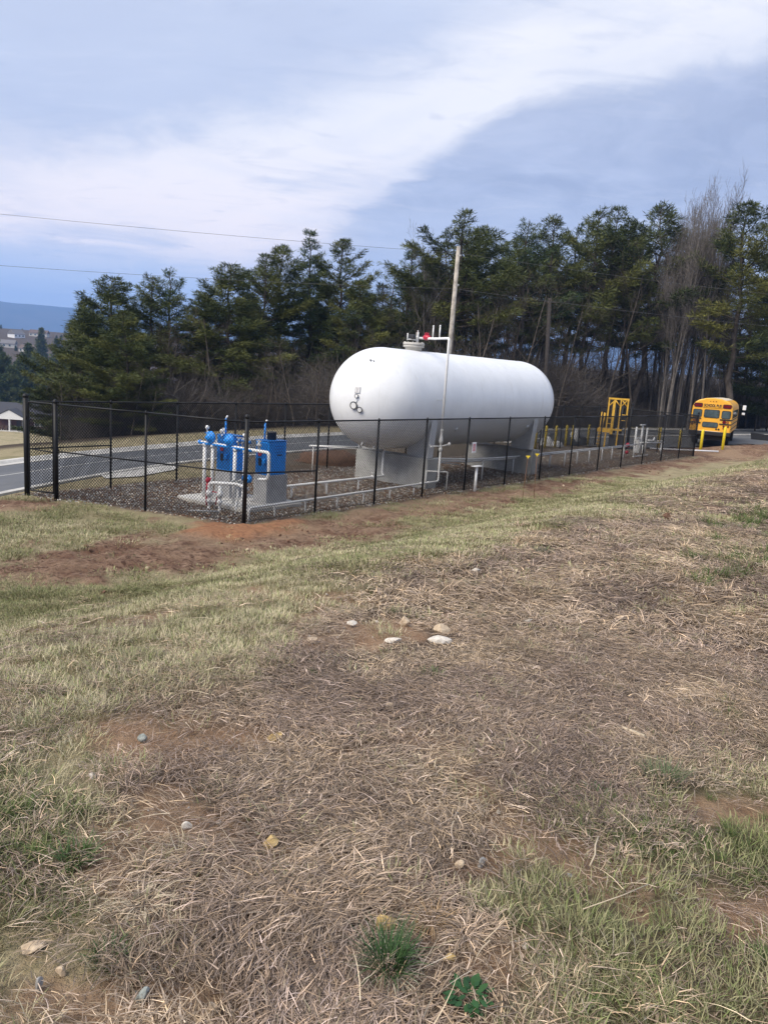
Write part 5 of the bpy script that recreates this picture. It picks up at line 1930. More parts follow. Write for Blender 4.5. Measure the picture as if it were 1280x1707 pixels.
PROTO = {}
for k_, n_p in (('A', 4), ('B', 5), ('C', 1), ('S', 2), ('V', 2), ('F', 1)):
    PROTO[k_] = [make_pine(100+17*i+ord(k_), k_) for i in range(n_p)]
for k_, n_p in (('T', 3), ('U', 5)):
    PROTO[k_] = [make_bare(300+13*i+ord(k_), k_) for i in range(n_p)]
rt_ = random.Random(11)
PINES = [
    (-21.7, 56.0, 10.6, 'A', 1.35, 'bushy pine on the left shoulder of the leftmost pine clump, lower than the main peak'),
    (-19.4, 54.0, 11.4, 'A', 1.6, 'broad dense olive pine forming the main peak of the leftmost clump'),
    (-18.7, 58.0, 12.4, 'B', 1.25, 'rounded dark pine just right of the leftmost broad olive pine'),
    (-17.0, 60.0, 12.9, 'S', 1.15, 'sparse see-through pine standing in the gap between the two left clumps'),
    (-16.9, 49.0, 7.7, 'A', 1.35, 'short bushy olive pine in front of the leftmost clump'),
    (-24.2, 60.0, 10.3, 'A', 1.35, 'low pine at the outer left end of the tree line'),
    (-14.0, 58.0, 10.1, 'A', 1.35, 'bushy pine at the left foot of the second clump'),
    (-12.1, 57.0, 11.7, 'A', 1.6, 'broad dense olive pine at the left end of the second clump'),
    (-10.6, 62.0, 13.0, 'B', 1.25, 'dark pine rising just right of the broad olive pine of the second clump'),
    (-9.1, 64.0, 14.0, 'B', 1.25, 'slim dark pine with open lower branches in the second clump'),
    (-6.9, 64.0, 14.9, 'C', 1.2, 'tallest pointed pine left of the tank'),
    (-4.7, 65.0, 14.4, 'B', 1.25, 'dark bushy-topped pine right of the tallest pointed pine left of the tank'),
    (-2.8, 62.0, 10.8, 'A', 1.35, 'lower pine left of the tank dome, at the right end of the second clump'),
    (-1.3, 66.0, 11.3, 'B', 1.25, 'low yellowish pine behind the near rounded end of the tank'),
    (0.7, 68.0, 14.7, 'C', 1.2, 'narrow cone-shaped pine directly above the tank manway'),
    (-0.8, 72.0, 13.3, 'S', 1.15, 'thin pine left of the cone-shaped pine above the manway'),
    (3.4, 70.0, 15.5, 'B', 1.25, 'dark pine just left of the pale utility pole'),
    (4.7, 66.0, 17.1, 'B', 1.5, 'tall bushy pine directly behind the pale utility pole'),
    (7.6, 72.0, 17.1, 'B', 1.25, 'dark pine just right of the pale utility pole'),
    (10.4, 76.0, 17.1, 'B', 1.25, 'pine above the middle of the tank, second to the right of the pale pole'),
    (11.5, 72.0, 18.1, 'S', 1.15, 'airy light green pine above the right half of the tank'),
    (14.5, 75.0, 19.0, 'B', 1.25, 'tall pine rising above the far end of the tank'),
    (17.7, 80.0, 19.5, 'S', 1.15, 'thin airy pine right of the slim dark pole'),
    (18.2, 76.0, 20.2, 'B', 1.25, 'tall pine above the fourth yellow bollard, right of the slim dark pole'),
    (21.6, 80.0, 21.1, 'B', 1.25, 'tall pine directly above the yellow loading platform'),
    (24.1, 78.0, 21.1, 'B', 1.5, 'tallest dark dense pine left of the bare grey trees'),
    (31.3, 72.0, 20.2, 'B', 1.5, 'big dark pine at the right edge of the photo, right of the bus'),
    (39.7, 84.0, 22.6, 'B', 1.25, 'pine just outside the right edge behind the big dark pine'),
    (41.9, 96.0, 14.9, 'B', 1.25, 'lower pine behind the right edge pine, above the bus mirror'),
    (39.2, 80.0, 22.8, 'A', 1.35, 'tall pine beyond the right edge of the photo'),
    (-12.9, 70.0, 11.7, 'A', 1.35, 'background pine in the second clump, behind its left half'),
    (-6.4, 74.0, 12.5, 'A', 1.35, 'background pine in the second clump, behind its right half'),
    (2.8, 80.0, 14.8, 'B', 1.25, 'background pine left of the pale pole'),
    (7.9, 84.0, 16.2, 'B', 1.25, 'background pine right of the pale pole'),
    (15.7, 88.0, 18.6, 'B', 1.25, 'background pine behind the slim dark pole'),
    (26.2, 90.0, 20.7, 'B', 1.25, 'background pine between the loading platform and the bare trees'),
]
cnt_ = {}
for (x_, y_, h_, k_, wd_, lab_) in PINES:
    c_ = cnt_.get(k_, 0); cnt_[k_] = c_+1
    plant('pine_tree', lab_, 'pine', x_, y_, h_, PROTO[k_][c_ % len(PROTO[k_])], 16.0, rt_.uniform(0, 6.28), wd_*16.0/h_*(h_/16.0)**.75, 'pines along the road')

BARE = [
    (27.6, 80.0, 19.5, 'T', 'tall grey bare tree, fourth such trunk right of the yellow loading platform'),
    (30.1, 84.0, 21.2, 'T', 'tall grey bare tree, second such trunk right of the white bulkhead'),
    (30.5, 82.0, 21.4, 'T', 'tall grey bare tree, sixth such trunk right of the white bulkhead'),
    (33.1, 86.0, 22.0, 'T', 'tall grey bare tree, tenth such trunk right of the white bulkhead'),
    (28.0, 78.0, 18.0, 'T', 'tall grey bare tree, third such trunk right of the white bulkhead'),
    (26.5, 76.0, 16.0, 'T', 'tall grey bare tree, sixth such trunk right of the yellow loading platform'),
    (27.8, 82.0, 15.8, 'T', 'tall grey bare tree, second such trunk right of the yellow loading platform'),
    (34.6, 90.0, 20.4, 'T', 'tall grey bare tree, ninth such trunk right of the white bulkhead'),
    (31.3, 78.0, 17.1, 'T', 'tall grey bare tree, thirteenth such trunk right of the white bulkhead'),
    (29.2, 76.0, 14.0, 'T', 'tall grey bare tree, eighth such trunk right of the white bulkhead'),
    (16.7, 77.1, 14.9, 'U', 'slender brown bare tree, fifth such trunk right of the slim dark pole'),
    (17.8, 77.2, 15.3, 'U', 'slender brown bare tree, eighth such trunk right of the slim dark pole'),
    (21.6, 83.8, 10.6, 'U', 'slender brown bare tree, tenth such trunk right of the slim dark pole'),
    (19.9, 75.0, 11.8, 'U', 'slender brown bare tree, twelfth such trunk right of the slim dark pole'),
    (20.3, 73.9, 14.7, 'U', 'slender brown bare tree, fifteenth such trunk right of the slim dark pole'),
    (25.7, 84.5, 10.6, 'U', 'slender brown bare tree, first such trunk right of the yellow loading platform'),
    (23.5, 75.6, 14.4, 'U', 'slender brown bare tree, third such trunk right of the yellow loading platform'),
    (28.2, 85.4, 11.6, 'U', 'slender brown bare tree, sixth such trunk right of the yellow loading platform'),
    (29.4, 87.3, 14.0, 'U', 'slender brown bare tree, eighth such trunk right of the yellow loading platform'),
    (27.4, 77.9, 10.1, 'U', 'slender brown bare tree, tenth such trunk right of the yellow loading platform'),
    (33.8, 94.6, 15.0, 'U', 'slender brown bare tree, first such trunk right of the white bulkhead'),
    (30.4, 80.6, 10.1, 'U', 'slender brown bare tree, fourth such trunk right of the white bulkhead'),
    (36.5, 93.4, 11.0, 'U', 'slender brown bare tree, seventh such trunk right of the white bulkhead'),
    (33.3, 83.1, 10.7, 'U', 'slender brown bare tree, eighth such trunk right of the white bulkhead'),
    (31.8, 77.5, 10.8, 'U', 'slender brown bare tree, tenth such trunk right of the white bulkhead'),
    (31.9, 75.0, 8.0, 'U', 'low brown bare tree, first such trunk right of the middle of the bus'),
    (34.7, 80.2, 9.7, 'U', 'slender brown bare tree, third such trunk right of the middle of the bus'),
    (36.4, 81.5, 11.0, 'U', 'slender brown bare tree, sixth such trunk right of the middle of the bus'),
    (38.0, 83.1, 13.2, 'U', 'slender brown bare tree, third such trunk right of the bus mirror'),
    (37.6, 80.1, 9.8, 'U', 'slender brown bare tree, fifth such trunk right of the bus mirror'),
    (39.3, 81.1, 9.1, 'U', 'slender brown bare tree, eighth such trunk right of the bus mirror'),
    (38.1, 76.2, 7.8, 'U', 'low brown bare tree, first such trunk right of the bus mirror'),
    (45.3, 90.8, 14.0, 'U', 'slender brown bare tree, eleventh such trunk right of the bus mirror'),
    (-1.2, 68.0, 10.4, 'U', 'slender brown bare tree, second such trunk right of the near end of the tank'),
    (-0.4, 62.8, 8.8, 'U', 'low brown bare tree, fourteenth such trunk right of the near end of the tank'),
    (1.1, 79.2, 7.7, 'U', 'low brown bare tree, fifteenth such trunk right of the near end of the tank'),
    (1.8, 62.3, 6.5, 'U', 'low brown bare tree, first such trunk right of the tank manway'),
    (2.9, 76.0, 7.2, 'U', 'low brown bare tree, third such trunk right of the tank manway'),
    (3.9, 73.2, 7.2, 'U', 'low brown bare tree, fourth such trunk right of the tank manway'),
    (4.3, 65.4, 10.0, 'U', 'slender brown bare tree, fifth such trunk right of the tank manway'),
    (5.2, 68.9, 11.2, 'U', 'slender brown bare tree, seventh such trunk right of the tank manway'),
    (5.9, 62.2, 9.6, 'U', 'slender brown bare tree, third such trunk right of the pale utility pole'),
    (7.5, 76.1, 11.9, 'U', 'slender brown bare tree, fourth such trunk right of the pale utility pole'),
    (7.4, 63.7, 10.0, 'U', 'slender brown bare tree, seventh such trunk right of the pale utility pole'),
    (9.0, 65.7, 9.7, 'U', 'slender brown bare tree, eleventh such trunk right of the pale utility pole'),
    (9.0, 65.0, 11.4, 'U', 'slender brown bare tree, twelfth such trunk right of the pale utility pole'),
    (9.9, 62.7, 10.7, 'U', 'slender brown bare tree, fifteenth such trunk right of the pale utility pole'),
    (13.7, 80.0, 12.2, 'U', 'slender brown bare tree, eighteenth such trunk right of the pale utility pole'),
    (13.9, 75.9, 10.3, 'U', 'slender brown bare tree, nineteenth such trunk right of the pale utility pole'),
    (14.3, 70.6, 7.5, 'U', 'low brown bare tree, first such trunk right of the slim dark pole'),
    (13.2, 62.7, 9.7, 'U', 'slender brown bare tree, second such trunk right of the slim dark pole'),
    (-20.2, 64.5, 10.2, 'U', 'slender brown bare tree, first such trunk right of the second fence post from the gate'),
    (-15.6, 52.4, 6.3, 'U', 'low brown bare tree, third such trunk right of the second fence post from the gate'),
    (-15.9, 54.9, 7.5, 'U', 'low brown bare tree, fourth such trunk right of the second fence post from the gate'),
    (-15.0, 54.0, 5.0, 'U', 'low brown bare tree, sixth such trunk right of the second fence post from the gate'),
    (-16.0, 59.9, 5.7, 'U', 'low brown bare tree, seventh such trunk right of the second fence post from the gate'),
    (-15.9, 64.6, 8.7, 'U', 'low brown bare tree, eleventh such trunk right of the second fence post from the gate'),
    (-14.8, 62.4, 6.3, 'U', 'low brown bare tree, twelfth such trunk right of the second fence post from the gate'),
    (-12.5, 55.0, 7.8, 'U', 'low brown bare tree, fourteenth such trunk right of the second fence post from the gate'),
    (-13.6, 64.9, 5.9, 'U', 'low brown bare tree, sixteenth such trunk right of the second fence post from the gate'),
    (-12.8, 63.2, 6.4, 'U', 'low brown bare tree, eighteenth such trunk right of the second fence post from the gate'),
    (-11.1, 59.4, 5.3, 'U', 'low brown bare tree, twenty-first such trunk right of the second fence post from the gate'),
    (-9.8, 55.8, 5.5, 'U', 'low brown bare tree, third such trunk right of the black corner post'),
    (-8.5, 53.0, 4.3, 'U', 'low brown bare tree, sixth such trunk right of the black corner post'),
    (-9.0, 61.4, 4.6, 'U', 'low brown bare tree, ninth such trunk right of the black corner post'),
    (-7.7, 53.8, 4.5, 'U', 'low brown bare tree, tenth such trunk right of the black corner post'),
    (-6.5, 52.8, 5.3, 'U', 'low brown bare tree, third such trunk right of the third front fence post'),
    (-7.1, 60.0, 5.8, 'U', 'low brown bare tree, fifth such trunk right of the third front fence post'),
    (-5.5, 55.1, 4.4, 'U', 'low brown bare tree, eighth such trunk right of the third front fence post'),
    (-5.0, 52.2, 4.4, 'U', 'low brown bare tree, ninth such trunk right of the third front fence post'),
    (-4.9, 63.3, 8.2, 'U', 'low brown bare tree, second such trunk right of the near end of the tank'),
    (-3.8, 59.7, 4.8, 'U', 'low brown bare tree, fourth such trunk right of the near end of the tank'),
    (-3.3, 61.4, 7.6, 'U', 'low brown bare tree, seventh such trunk right of the near end of the tank'),
    (-2.7, 62.8, 4.8, 'U', 'low brown bare tree, ninth such trunk right of the near end of the tank'),
    (-1.6, 52.4, 5.8, 'U', 'low brown bare tree, eleventh such trunk right of the near end of the tank'),
    (-1.4, 58.8, 5.9, 'U', 'low brown bare tree, thirteenth such trunk right of the near end of the tank'),
    (-20.0, 46.8, 4.0, 'U', 'low brown bare tree, first such trunk right of the fence gate'),
    (-20.1, 49.1, 3.9, 'U', 'low brown bare tree, second such trunk right of the fence gate'),
    (-19.8, 51.0, 3.9, 'U', 'low brown bare tree, third such trunk right of the fence gate'),
    (-17.6, 48.3, 3.9, 'U', 'low brown bare tree, fourth such trunk right of the fence gate'),
    (-15.9, 47.4, 4.3, 'U', 'low brown bare tree, fifth such trunk right of the fence gate'),
    (-14.7, 46.6, 2.8, 'U', 'low brown bare tree, first such trunk right of the second fence post from the gate'),
    (-17.6, 55.2, 3.8, 'U', 'low brown bare tree, sixth such trunk right of the fence gate'),
    (-16.4, 55.0, 4.0, 'U', 'low brown bare tree, second such trunk right of the second fence post from the gate'),
    (-15.4, 55.2, 4.9, 'U', 'low brown bare tree, fifth such trunk right of the second fence post from the gate'),
    (-14.6, 54.9, 4.1, 'U', 'low brown bare tree, eighth such trunk right of the second fence post from the gate'),
    (-12.4, 50.2, 2.5, 'U', 'low brown bare tree, tenth such trunk right of the second fence post from the gate'),
    (-11.4, 50.0, 4.1, 'U', 'low brown bare tree, thirteenth such trunk right of the second fence post from the gate'),
    (-11.3, 52.8, 3.7, 'U', 'low brown bare tree, fifteenth such trunk right of the second fence post from the gate'),
    (-9.5, 49.0, 2.6, 'U', 'low brown bare tree, nineteenth such trunk right of the second fence post from the gate'),
    (-9.5, 52.4, 3.1, 'U', 'low brown bare tree, second such trunk right of the black corner post'),
    (-8.0, 49.5, 3.1, 'U', 'low brown bare tree, fourth such trunk right of the black corner post'),
    (-7.6, 51.5, 2.2, 'U', 'low brown bare tree, seventh such trunk right of the black corner post'),
    (-6.7, 53.4, 1.7, 'U', 'low brown bare tree, second such trunk right of the third front fence post'),
    (-5.6, 51.2, 2.8, 'U', 'low brown bare tree, sixth such trunk right of the third front fence post'),
    (-5.1, 55.4, 3.2, 'U', 'low brown bare tree, tenth such trunk right of the third front fence post'),
    (-4.3, 54.5, 2.1, 'U', 'low brown bare tree, first such trunk right of the near end of the tank'),
    (-3.0, 50.0, 3.3, 'U', 'low brown bare tree, fifth such trunk right of the near end of the tank'),
    (-2.3, 53.6, 3.5, 'U', 'low brown bare tree, eighth such trunk right of the near end of the tank'),
    (26.0, 75.0, 17.2, 'T', 'tall grey bare tree, fifth such trunk right of the yellow loading platform'),
    (26.2, 74.0, 18.1, 'T', 'tall grey bare tree, first such trunk right of the white bulkhead'),
    (28.0, 76.0, 19.2, 'T', 'tall grey bare tree, fifth such trunk right of the white bulkhead'),
    (28.7, 75.0, 19.3, 'T', 'tall grey bare tree, seventh such trunk right of the white bulkhead'),
    (29.5, 74.0, 17.4, 'T', 'tall grey bare tree, twelfth such trunk right of the white bulkhead'),
    (28.5, 79.0, 19.1, 'T', 'tall grey bare tree, fourth such trunk right of the white bulkhead'),
    (31.0, 79.0, 19.9, 'T', 'tall grey bare tree, eleventh such trunk right of the white bulkhead'),
    (32.6, 81.0, 19.2, 'T', 'tall grey bare tree, fourteenth such trunk right of the white bulkhead'),
    (26.8, 78.0, 17.7, 'T', 'tall grey bare tree, third such trunk right of the yellow loading platform'),
    (26.5, 80.0, 15.5, 'T', 'tall grey bare tree, first such trunk right of the yellow loading platform'),
    (-1.9, 88.0, 13.4, 'U', 'slender brown bare tree, first such trunk right of the near end of the tank'),
    (-0.8, 109.3, 17.5, 'U', 'slender brown bare tree, third such trunk right of the near end of the tank'),
    (0.0, 93.8, 9.6, 'U', 'slender brown bare tree, fourth such trunk right of the near end of the tank'),
    (0.7, 95.3, 14.1, 'U', 'slender brown bare tree, fifth such trunk right of the near end of the tank'),
    (1.9, 102.3, 14.9, 'U', 'slender brown bare tree, first such trunk right of the tank manway'),
    (1.9, 84.6, 11.2, 'U', 'slender brown bare tree, second such trunk right of the tank manway'),
    (3.6, 107.2, 8.0, 'U', 'low brown bare tree, second such trunk right of the tank manway'),
    (5.2, 110.7, 10.1, 'U', 'slender brown bare tree, third such trunk right of the tank manway'),
    (4.7, 97.9, 9.9, 'U', 'slender brown bare tree, fourth such trunk right of the tank manway'),
    (6.6, 105.3, 7.5, 'U', 'low brown bare tree, fifth such trunk right of the tank manway'),
    (6.9, 102.2, 15.0, 'U', 'slender brown bare tree, sixth such trunk right of the tank manway'),
    (8.0, 101.3, 8.7, 'U', 'low brown bare tree, sixth such trunk right of the tank manway'),
    (9.3, 110.0, 15.0, 'U', 'slender brown bare tree, first such trunk right of the pale utility pole'),
    (10.0, 109.1, 11.6, 'U', 'slender brown bare tree, second such trunk right of the pale utility pole'),
    (9.1, 90.5, 12.0, 'U', 'slender brown bare tree, fifth such trunk right of the pale utility pole'),
    (12.1, 111.9, 11.9, 'U', 'slender brown bare tree, sixth such trunk right of the pale utility pole'),
    (11.3, 95.2, 11.8, 'U', 'slender brown bare tree, eighth such trunk right of the pale utility pole'),
    (12.0, 95.5, 12.9, 'U', 'slender brown bare tree, ninth such trunk right of the pale utility pole'),
    (12.6, 99.1, 14.2, 'U', 'slender brown bare tree, tenth such trunk right of the pale utility pole'),
    (13.6, 94.2, 9.9, 'U', 'slender brown bare tree, thirteenth such trunk right of the pale utility pole'),
    (13.7, 88.4, 9.5, 'U', 'slender brown bare tree, fourteenth such trunk right of the pale utility pole'),
    (17.8, 111.7, 7.7, 'U', 'low brown bare tree, first such trunk right of the pale utility pole'),
    (15.8, 92.7, 10.0, 'U', 'slender brown bare tree, seventeenth such trunk right of the pale utility pole'),
    (15.3, 90.2, 12.8, 'U', 'slender brown bare tree, sixteenth such trunk right of the pale utility pole'),
    (20.1, 105.8, 8.0, 'U', 'low brown bare tree, second such trunk right of the pale utility pole'),
    (17.2, 92.4, 13.3, 'U', 'slender brown bare tree, twentieth such trunk right of the pale utility pole'),
    (21.2, 106.1, 15.5, 'U', 'slender brown bare tree, first such trunk right of the slim dark pole'),
    (23.3, 110.9, 12.0, 'U', 'slender brown bare tree, third such trunk right of the slim dark pole'),
    (19.0, 88.4, 10.6, 'U', 'slender brown bare tree, fourth such trunk right of the slim dark pole'),
    (20.1, 92.9, 15.3, 'U', 'slender brown bare tree, sixth such trunk right of the slim dark pole'),
    (25.2, 111.8, 17.4, 'U', 'slender brown bare tree, seventh such trunk right of the slim dark pole'),
    (25.3, 103.7, 8.2, 'U', 'low brown bare tree, second such trunk right of the slim dark pole'),
    (28.0, 110.7, 11.1, 'U', 'slender brown bare tree, ninth such trunk right of the slim dark pole'),
    (26.2, 99.7, 9.8, 'U', 'slender brown bare tree, eleventh such trunk right of the slim dark pole'),
    (26.8, 99.5, 9.8, 'U', 'slender brown bare tree, thirteenth such trunk right of the slim dark pole'),
    (29.1, 107.6, 16.2, 'U', 'slender brown bare tree, fourteenth such trunk right of the slim dark pole'),
    (24.6, 88.7, 14.7, 'U', 'slender brown bare tree, sixteenth such trunk right of the slim dark pole'),
    (27.6, 95.0, 13.9, 'U', 'slender brown bare tree, seventeenth such trunk right of the slim dark pole'),
    (28.4, 93.2, 8.3, 'U', 'low brown bare tree, first such trunk right of the yellow loading platform'),
    (25.9, 84.8, 11.5, 'U', 'slender brown bare tree, second such trunk right of the yellow loading platform'),
    (34.6, 110.9, 18.2, 'U', 'slender brown bare tree, fourth such trunk right of the yellow loading platform'),
    (34.1, 107.8, 16.4, 'U', 'slender brown bare tree, fifth such trunk right of the yellow loading platform'),
    (32.9, 99.5, 14.7, 'U', 'slender brown bare tree, seventh such trunk right of the yellow loading platform'),
    (30.6, 89.2, 9.5, 'U', 'slender brown bare tree, ninth such trunk right of the yellow loading platform'),
    (37.1, 103.8, 7.7, 'U', 'low brown bare tree, first such trunk right of the white bulkhead'),
    (34.6, 94.6, 8.0, 'U', 'low brown bare tree, second such trunk right of the white bulkhead'),
    (37.4, 100.4, 9.2, 'U', 'slender brown bare tree, third such trunk right of the white bulkhead'),
    (40.7, 109.5, 12.1, 'U', 'slender brown bare tree, second such trunk right of the white bulkhead'),
    (41.7, 109.1, 11.8, 'U', 'slender brown bare tree, fifth such trunk right of the white bulkhead'),
    (39.1, 101.7, 17.1, 'U', 'slender brown bare tree, sixth such trunk right of the white bulkhead'),
    (41.1, 102.5, 9.3, 'U', 'slender brown bare tree, ninth such trunk right of the white bulkhead'),
    (41.6, 101.5, 8.9, 'U', 'low brown bare tree, third such trunk right of the white bulkhead'),
    (45.5, 109.0, 10.1, 'U', 'slender brown bare tree, first such trunk right of the middle of the bus'),
    (44.1, 102.4, 9.2, 'U', 'slender brown bare tree, second such trunk right of the middle of the bus'),
    (42.8, 98.8, 11.7, 'U', 'slender brown bare tree, fourth such trunk right of the middle of the bus'),
    (38.0, 86.3, 12.7, 'U', 'slender brown bare tree, fifth such trunk right of the middle of the bus'),
    (44.6, 99.3, 12.8, 'U', 'slender brown bare tree, first such trunk right of the bus mirror'),
    (40.6, 89.6, 14.0, 'U', 'slender brown bare tree, second such trunk right of the bus mirror'),
    (50.9, 109.4, 10.9, 'U', 'slender brown bare tree, fourth such trunk right of the bus mirror'),
    (52.1, 111.4, 18.1, 'U', 'slender brown bare tree, sixth such trunk right of the bus mirror'),
    (40.6, 84.0, 11.4, 'U', 'slender brown bare tree, seventh such trunk right of the bus mirror'),
    (50.0, 101.4, 12.1, 'U', 'slender brown bare tree, ninth such trunk right of the bus mirror'),
    (42.2, 85.0, 9.8, 'U', 'slender brown bare tree, tenth such trunk right of the bus mirror'),
    (-19.4, 71.0, 9.9, 'U', 'slender brown bare tree, second such trunk right of the second fence post from the gate'),
    (-19.7, 77.4, 8.4, 'U', 'low brown bare tree, ninth such trunk right of the second fence post from the gate'),
    (-18.2, 74.5, 9.3, 'U', 'slender brown bare tree, third such trunk right of the second fence post from the gate'),
    (-18.4, 79.6, 10.1, 'U', 'slender brown bare tree, fourth such trunk right of the second fence post from the gate'),
    (-14.7, 70.2, 5.5, 'U', 'low brown bare tree, seventeenth such trunk right of the second fence post from the gate'),
    (-14.7, 75.9, 6.7, 'U', 'low brown bare tree, twentieth such trunk right of the second fence post from the gate'),
    (-12.1, 66.3, 6.9, 'U', 'low brown bare tree, first such trunk right of the black corner post'),
    (-11.3, 69.9, 4.0, 'U', 'low brown bare tree, fifth such trunk right of the black corner post'),
    (-11.1, 74.8, 7.0, 'U', 'low brown bare tree, eighth such trunk right of the black corner post'),
    (-9.9, 74.7, 7.0, 'U', 'low brown bare tree, first such trunk right of the third front fence post'),
    (-8.1, 66.4, 5.1, 'U', 'low brown bare tree, fourth such trunk right of the third front fence post'),
    (-8.5, 78.8, 7.3, 'U', 'low brown bare tree, seventh such trunk right of the third front fence post'),
    (-6.2, 67.2, 4.0, 'U', 'low brown bare tree, eleventh such trunk right of the third front fence post'),
    (-4.8, 67.3, 6.4, 'U', 'low brown bare tree, third such trunk right of the near end of the tank'),
    (-4.5, 75.4, 3.4, 'U', 'low brown bare tree, sixth such trunk right of the near end of the tank'),
    (-2.7, 67.6, 5.0, 'U', 'low brown bare tree, tenth such trunk right of the near end of the tank'),
    (-2.4, 79.9, 5.6, 'U', 'low brown bare tree, twelfth such trunk right of the near end of the tank'),
    (2.6, 66.0, 13.3, 'T', 'tall grey bare tree, second such trunk right of the tank manway'),
    (1.7, 70.0, 12.9, 'T', 'tall grey bare tree, first such trunk right of the tank manway'),
]
for i, (x_, y_, h_, k_, lab_) in enumerate(BARE):
    plant('bare_tree', lab_, 'tree', x_, y_, h_, PROTO[k_][i % len(PROTO[k_])], 14.0, rt_.uniform(0, 6.28), (14.0/h_)**.3 if k_ == 'U' else .55, 'bare trees at the edge of the wood')

VALLEY = [(-126.6, 230.0, 17.3, 'dark green bushy pine in the belt behind the brick house, first from the left'), (-115.1, 220.0, 18.6, 'dark green bushy pine in the belt behind the brick house, second from the left'), (-137.0, 270.0, 21.4, 'dark green bushy pine in the belt behind the brick house, third from the left'), (-112.5, 225.0, 18.1, 'dark green bushy pine in the belt behind the brick house, fourth from the left'), (-100.2, 205.0, 15.1, 'dark green bushy pine in the belt behind the brick house, fifth from the left'), (-102.6, 215.0, 16.9, 'dark green bushy pine in the belt behind the brick house, sixth from the left'), (-121.4, 260.0, 21.2, 'dark green bushy pine in the belt behind the brick house, seventh from the left'), (-107.6, 235.0, 18.1, 'dark green bushy pine in the belt behind the brick house, eighth from the left'), (-94.7, 212.0, 13.9, 'dark green bushy pine in the belt behind the brick house, ninth from the left'), (-104.7, 240.0, 17.0, 'dark green bushy pine in the belt behind the brick house, tenth from the left'), (-87.6, 205.0, 11.5, 'dark green bushy pine in the belt behind the brick house, eleventh from the left'), (-96.4, 230.0, 19.2, 'dark green bushy pine in the belt behind the brick house, twelfth from the left'), (-101.0, 250.0, 19.3, 'dark green bushy pine in the belt behind the brick house, thirteenth from the left')]
for i, (x_, y_, h_, lab_) in enumerate(VALLEY):
    plant('pine_tree', lab_, 'pine', x_, y_, h_*1.02, PROTO['V'][i % 2], 16.0, rt_.uniform(0, 6.28), 1.0, 'dark pines behind the brick house')

plant('conifer', 'dark pointed conifer standing before the far settlement', 'conifer', -188.8, 420.0, 27.0, PROTO['F'][0], 16.0, .4, 1.0)
plant('conifer', 'lower dark conifer right of the pointed one before the far settlement', 'conifer', -171.6, 400.0, 22.6, PROTO['F'][0], 16.0, 2.4, 1.25)

import bmesh
ROCKS = [
    ('squarish tan rock at the top of the bare soil patch', .19, 5.06, .066, .06, 'rock_tan', .4), ('tan rock resting just above the flat whitish stone', .43, 4.93, .10, .055, 'rock_tan', .1),
    ('flat whitish stone in the dead grass, right of the bare soil patch', .41, 4.72, .125, .045, 'rock_pale', .2), ('low pale stone at the lower edge of the bare soil patch', .11, 4.63, .085, .03, 'rock_pale', -.1),
    ('small cream stone in the middle of the bare soil patch', -.16, 4.94, .062, .027, 'rock_pale', .3), ('tan stone at the left end of the bare soil patch', -.40, 4.58, .072, .03, 'rock_tan', 0),
    ('pale yellow stone beside the stony bare patch at left centre', -.42, 3.27, .068, .036, 'rock_ochre', .2), ('small tan stone in the dead grass below the flat whitish stone', .10, 3.66, .045, .03, 'rock_tan', .8),
    ('round ochre rock in thick dead grass, left of centre', -.32, 2.46, .050, .045, 'rock_ochre', .3), ('dark squarish stone with a pale glint, lower centre', .42, 2.42, .028, .028, 'rock_grey', .2),
    ('small round tan stone left of the dark squarish stone', .34, 2.40, .028, .022, 'rock_tan', .2), ('green-grey stone on bare soil near the bottom left', -.55, 1.75, .032, .032, 'rock_green', .7),
    ('small tan stone above the bottom left soil patch', -.80, 1.84, .026, .022, 'rock_tan', .2), ('narrow grey stone in the bottom left soil patch', -.84, 1.79, .022, .034, 'rock_grey', 1.4),
    ('tan stone right of the green-grey stone', -.36, 1.73, .028, .028, 'rock_tan', .5), ('small pale stone at the left of the stony bare patch', -1.10, 2.85, .034, .022, 'rock_pale', .1),
    ('small cream stone below the stony bare patch', -.64, 2.54, .03, .025, 'rock_pale', .6), ('flat tan stone in the bottom left grass', -.92, 1.94, .06, .022, 'rock_tan', .1),
    ('small pale stone high on the dead grass slope', .86, 6.69, .075, .032, 'rock_pale', 0), ('low pale stone right of the stone pair', 1.08, 5.3, .06, .025, 'rock_pale', .3),
    ('blue-grey stone at the upper left of the stony bare patch', -1.0, 3.17, .036, .03, 'rock_green', .2), ('flat ochre stone right of the big green tuft', .27, 1.94, .03, .016, 'rock_ochre', .1),
    ('crumbly yellow rock just behind the big green tuft', .09, 2.07, .05, .035, 'rock_ochre', .3), ('dark clod of earth at the crest of the slope', 3.73, 10.03, .08, .07, 'clod', .2)]
TUFTS_AT = [(.10, 1.90, .065), (1.29, 3.08, .06), (.315, 1.79, .07), (-.95, 2.31, .07), (-.69, 1.89, .07)]

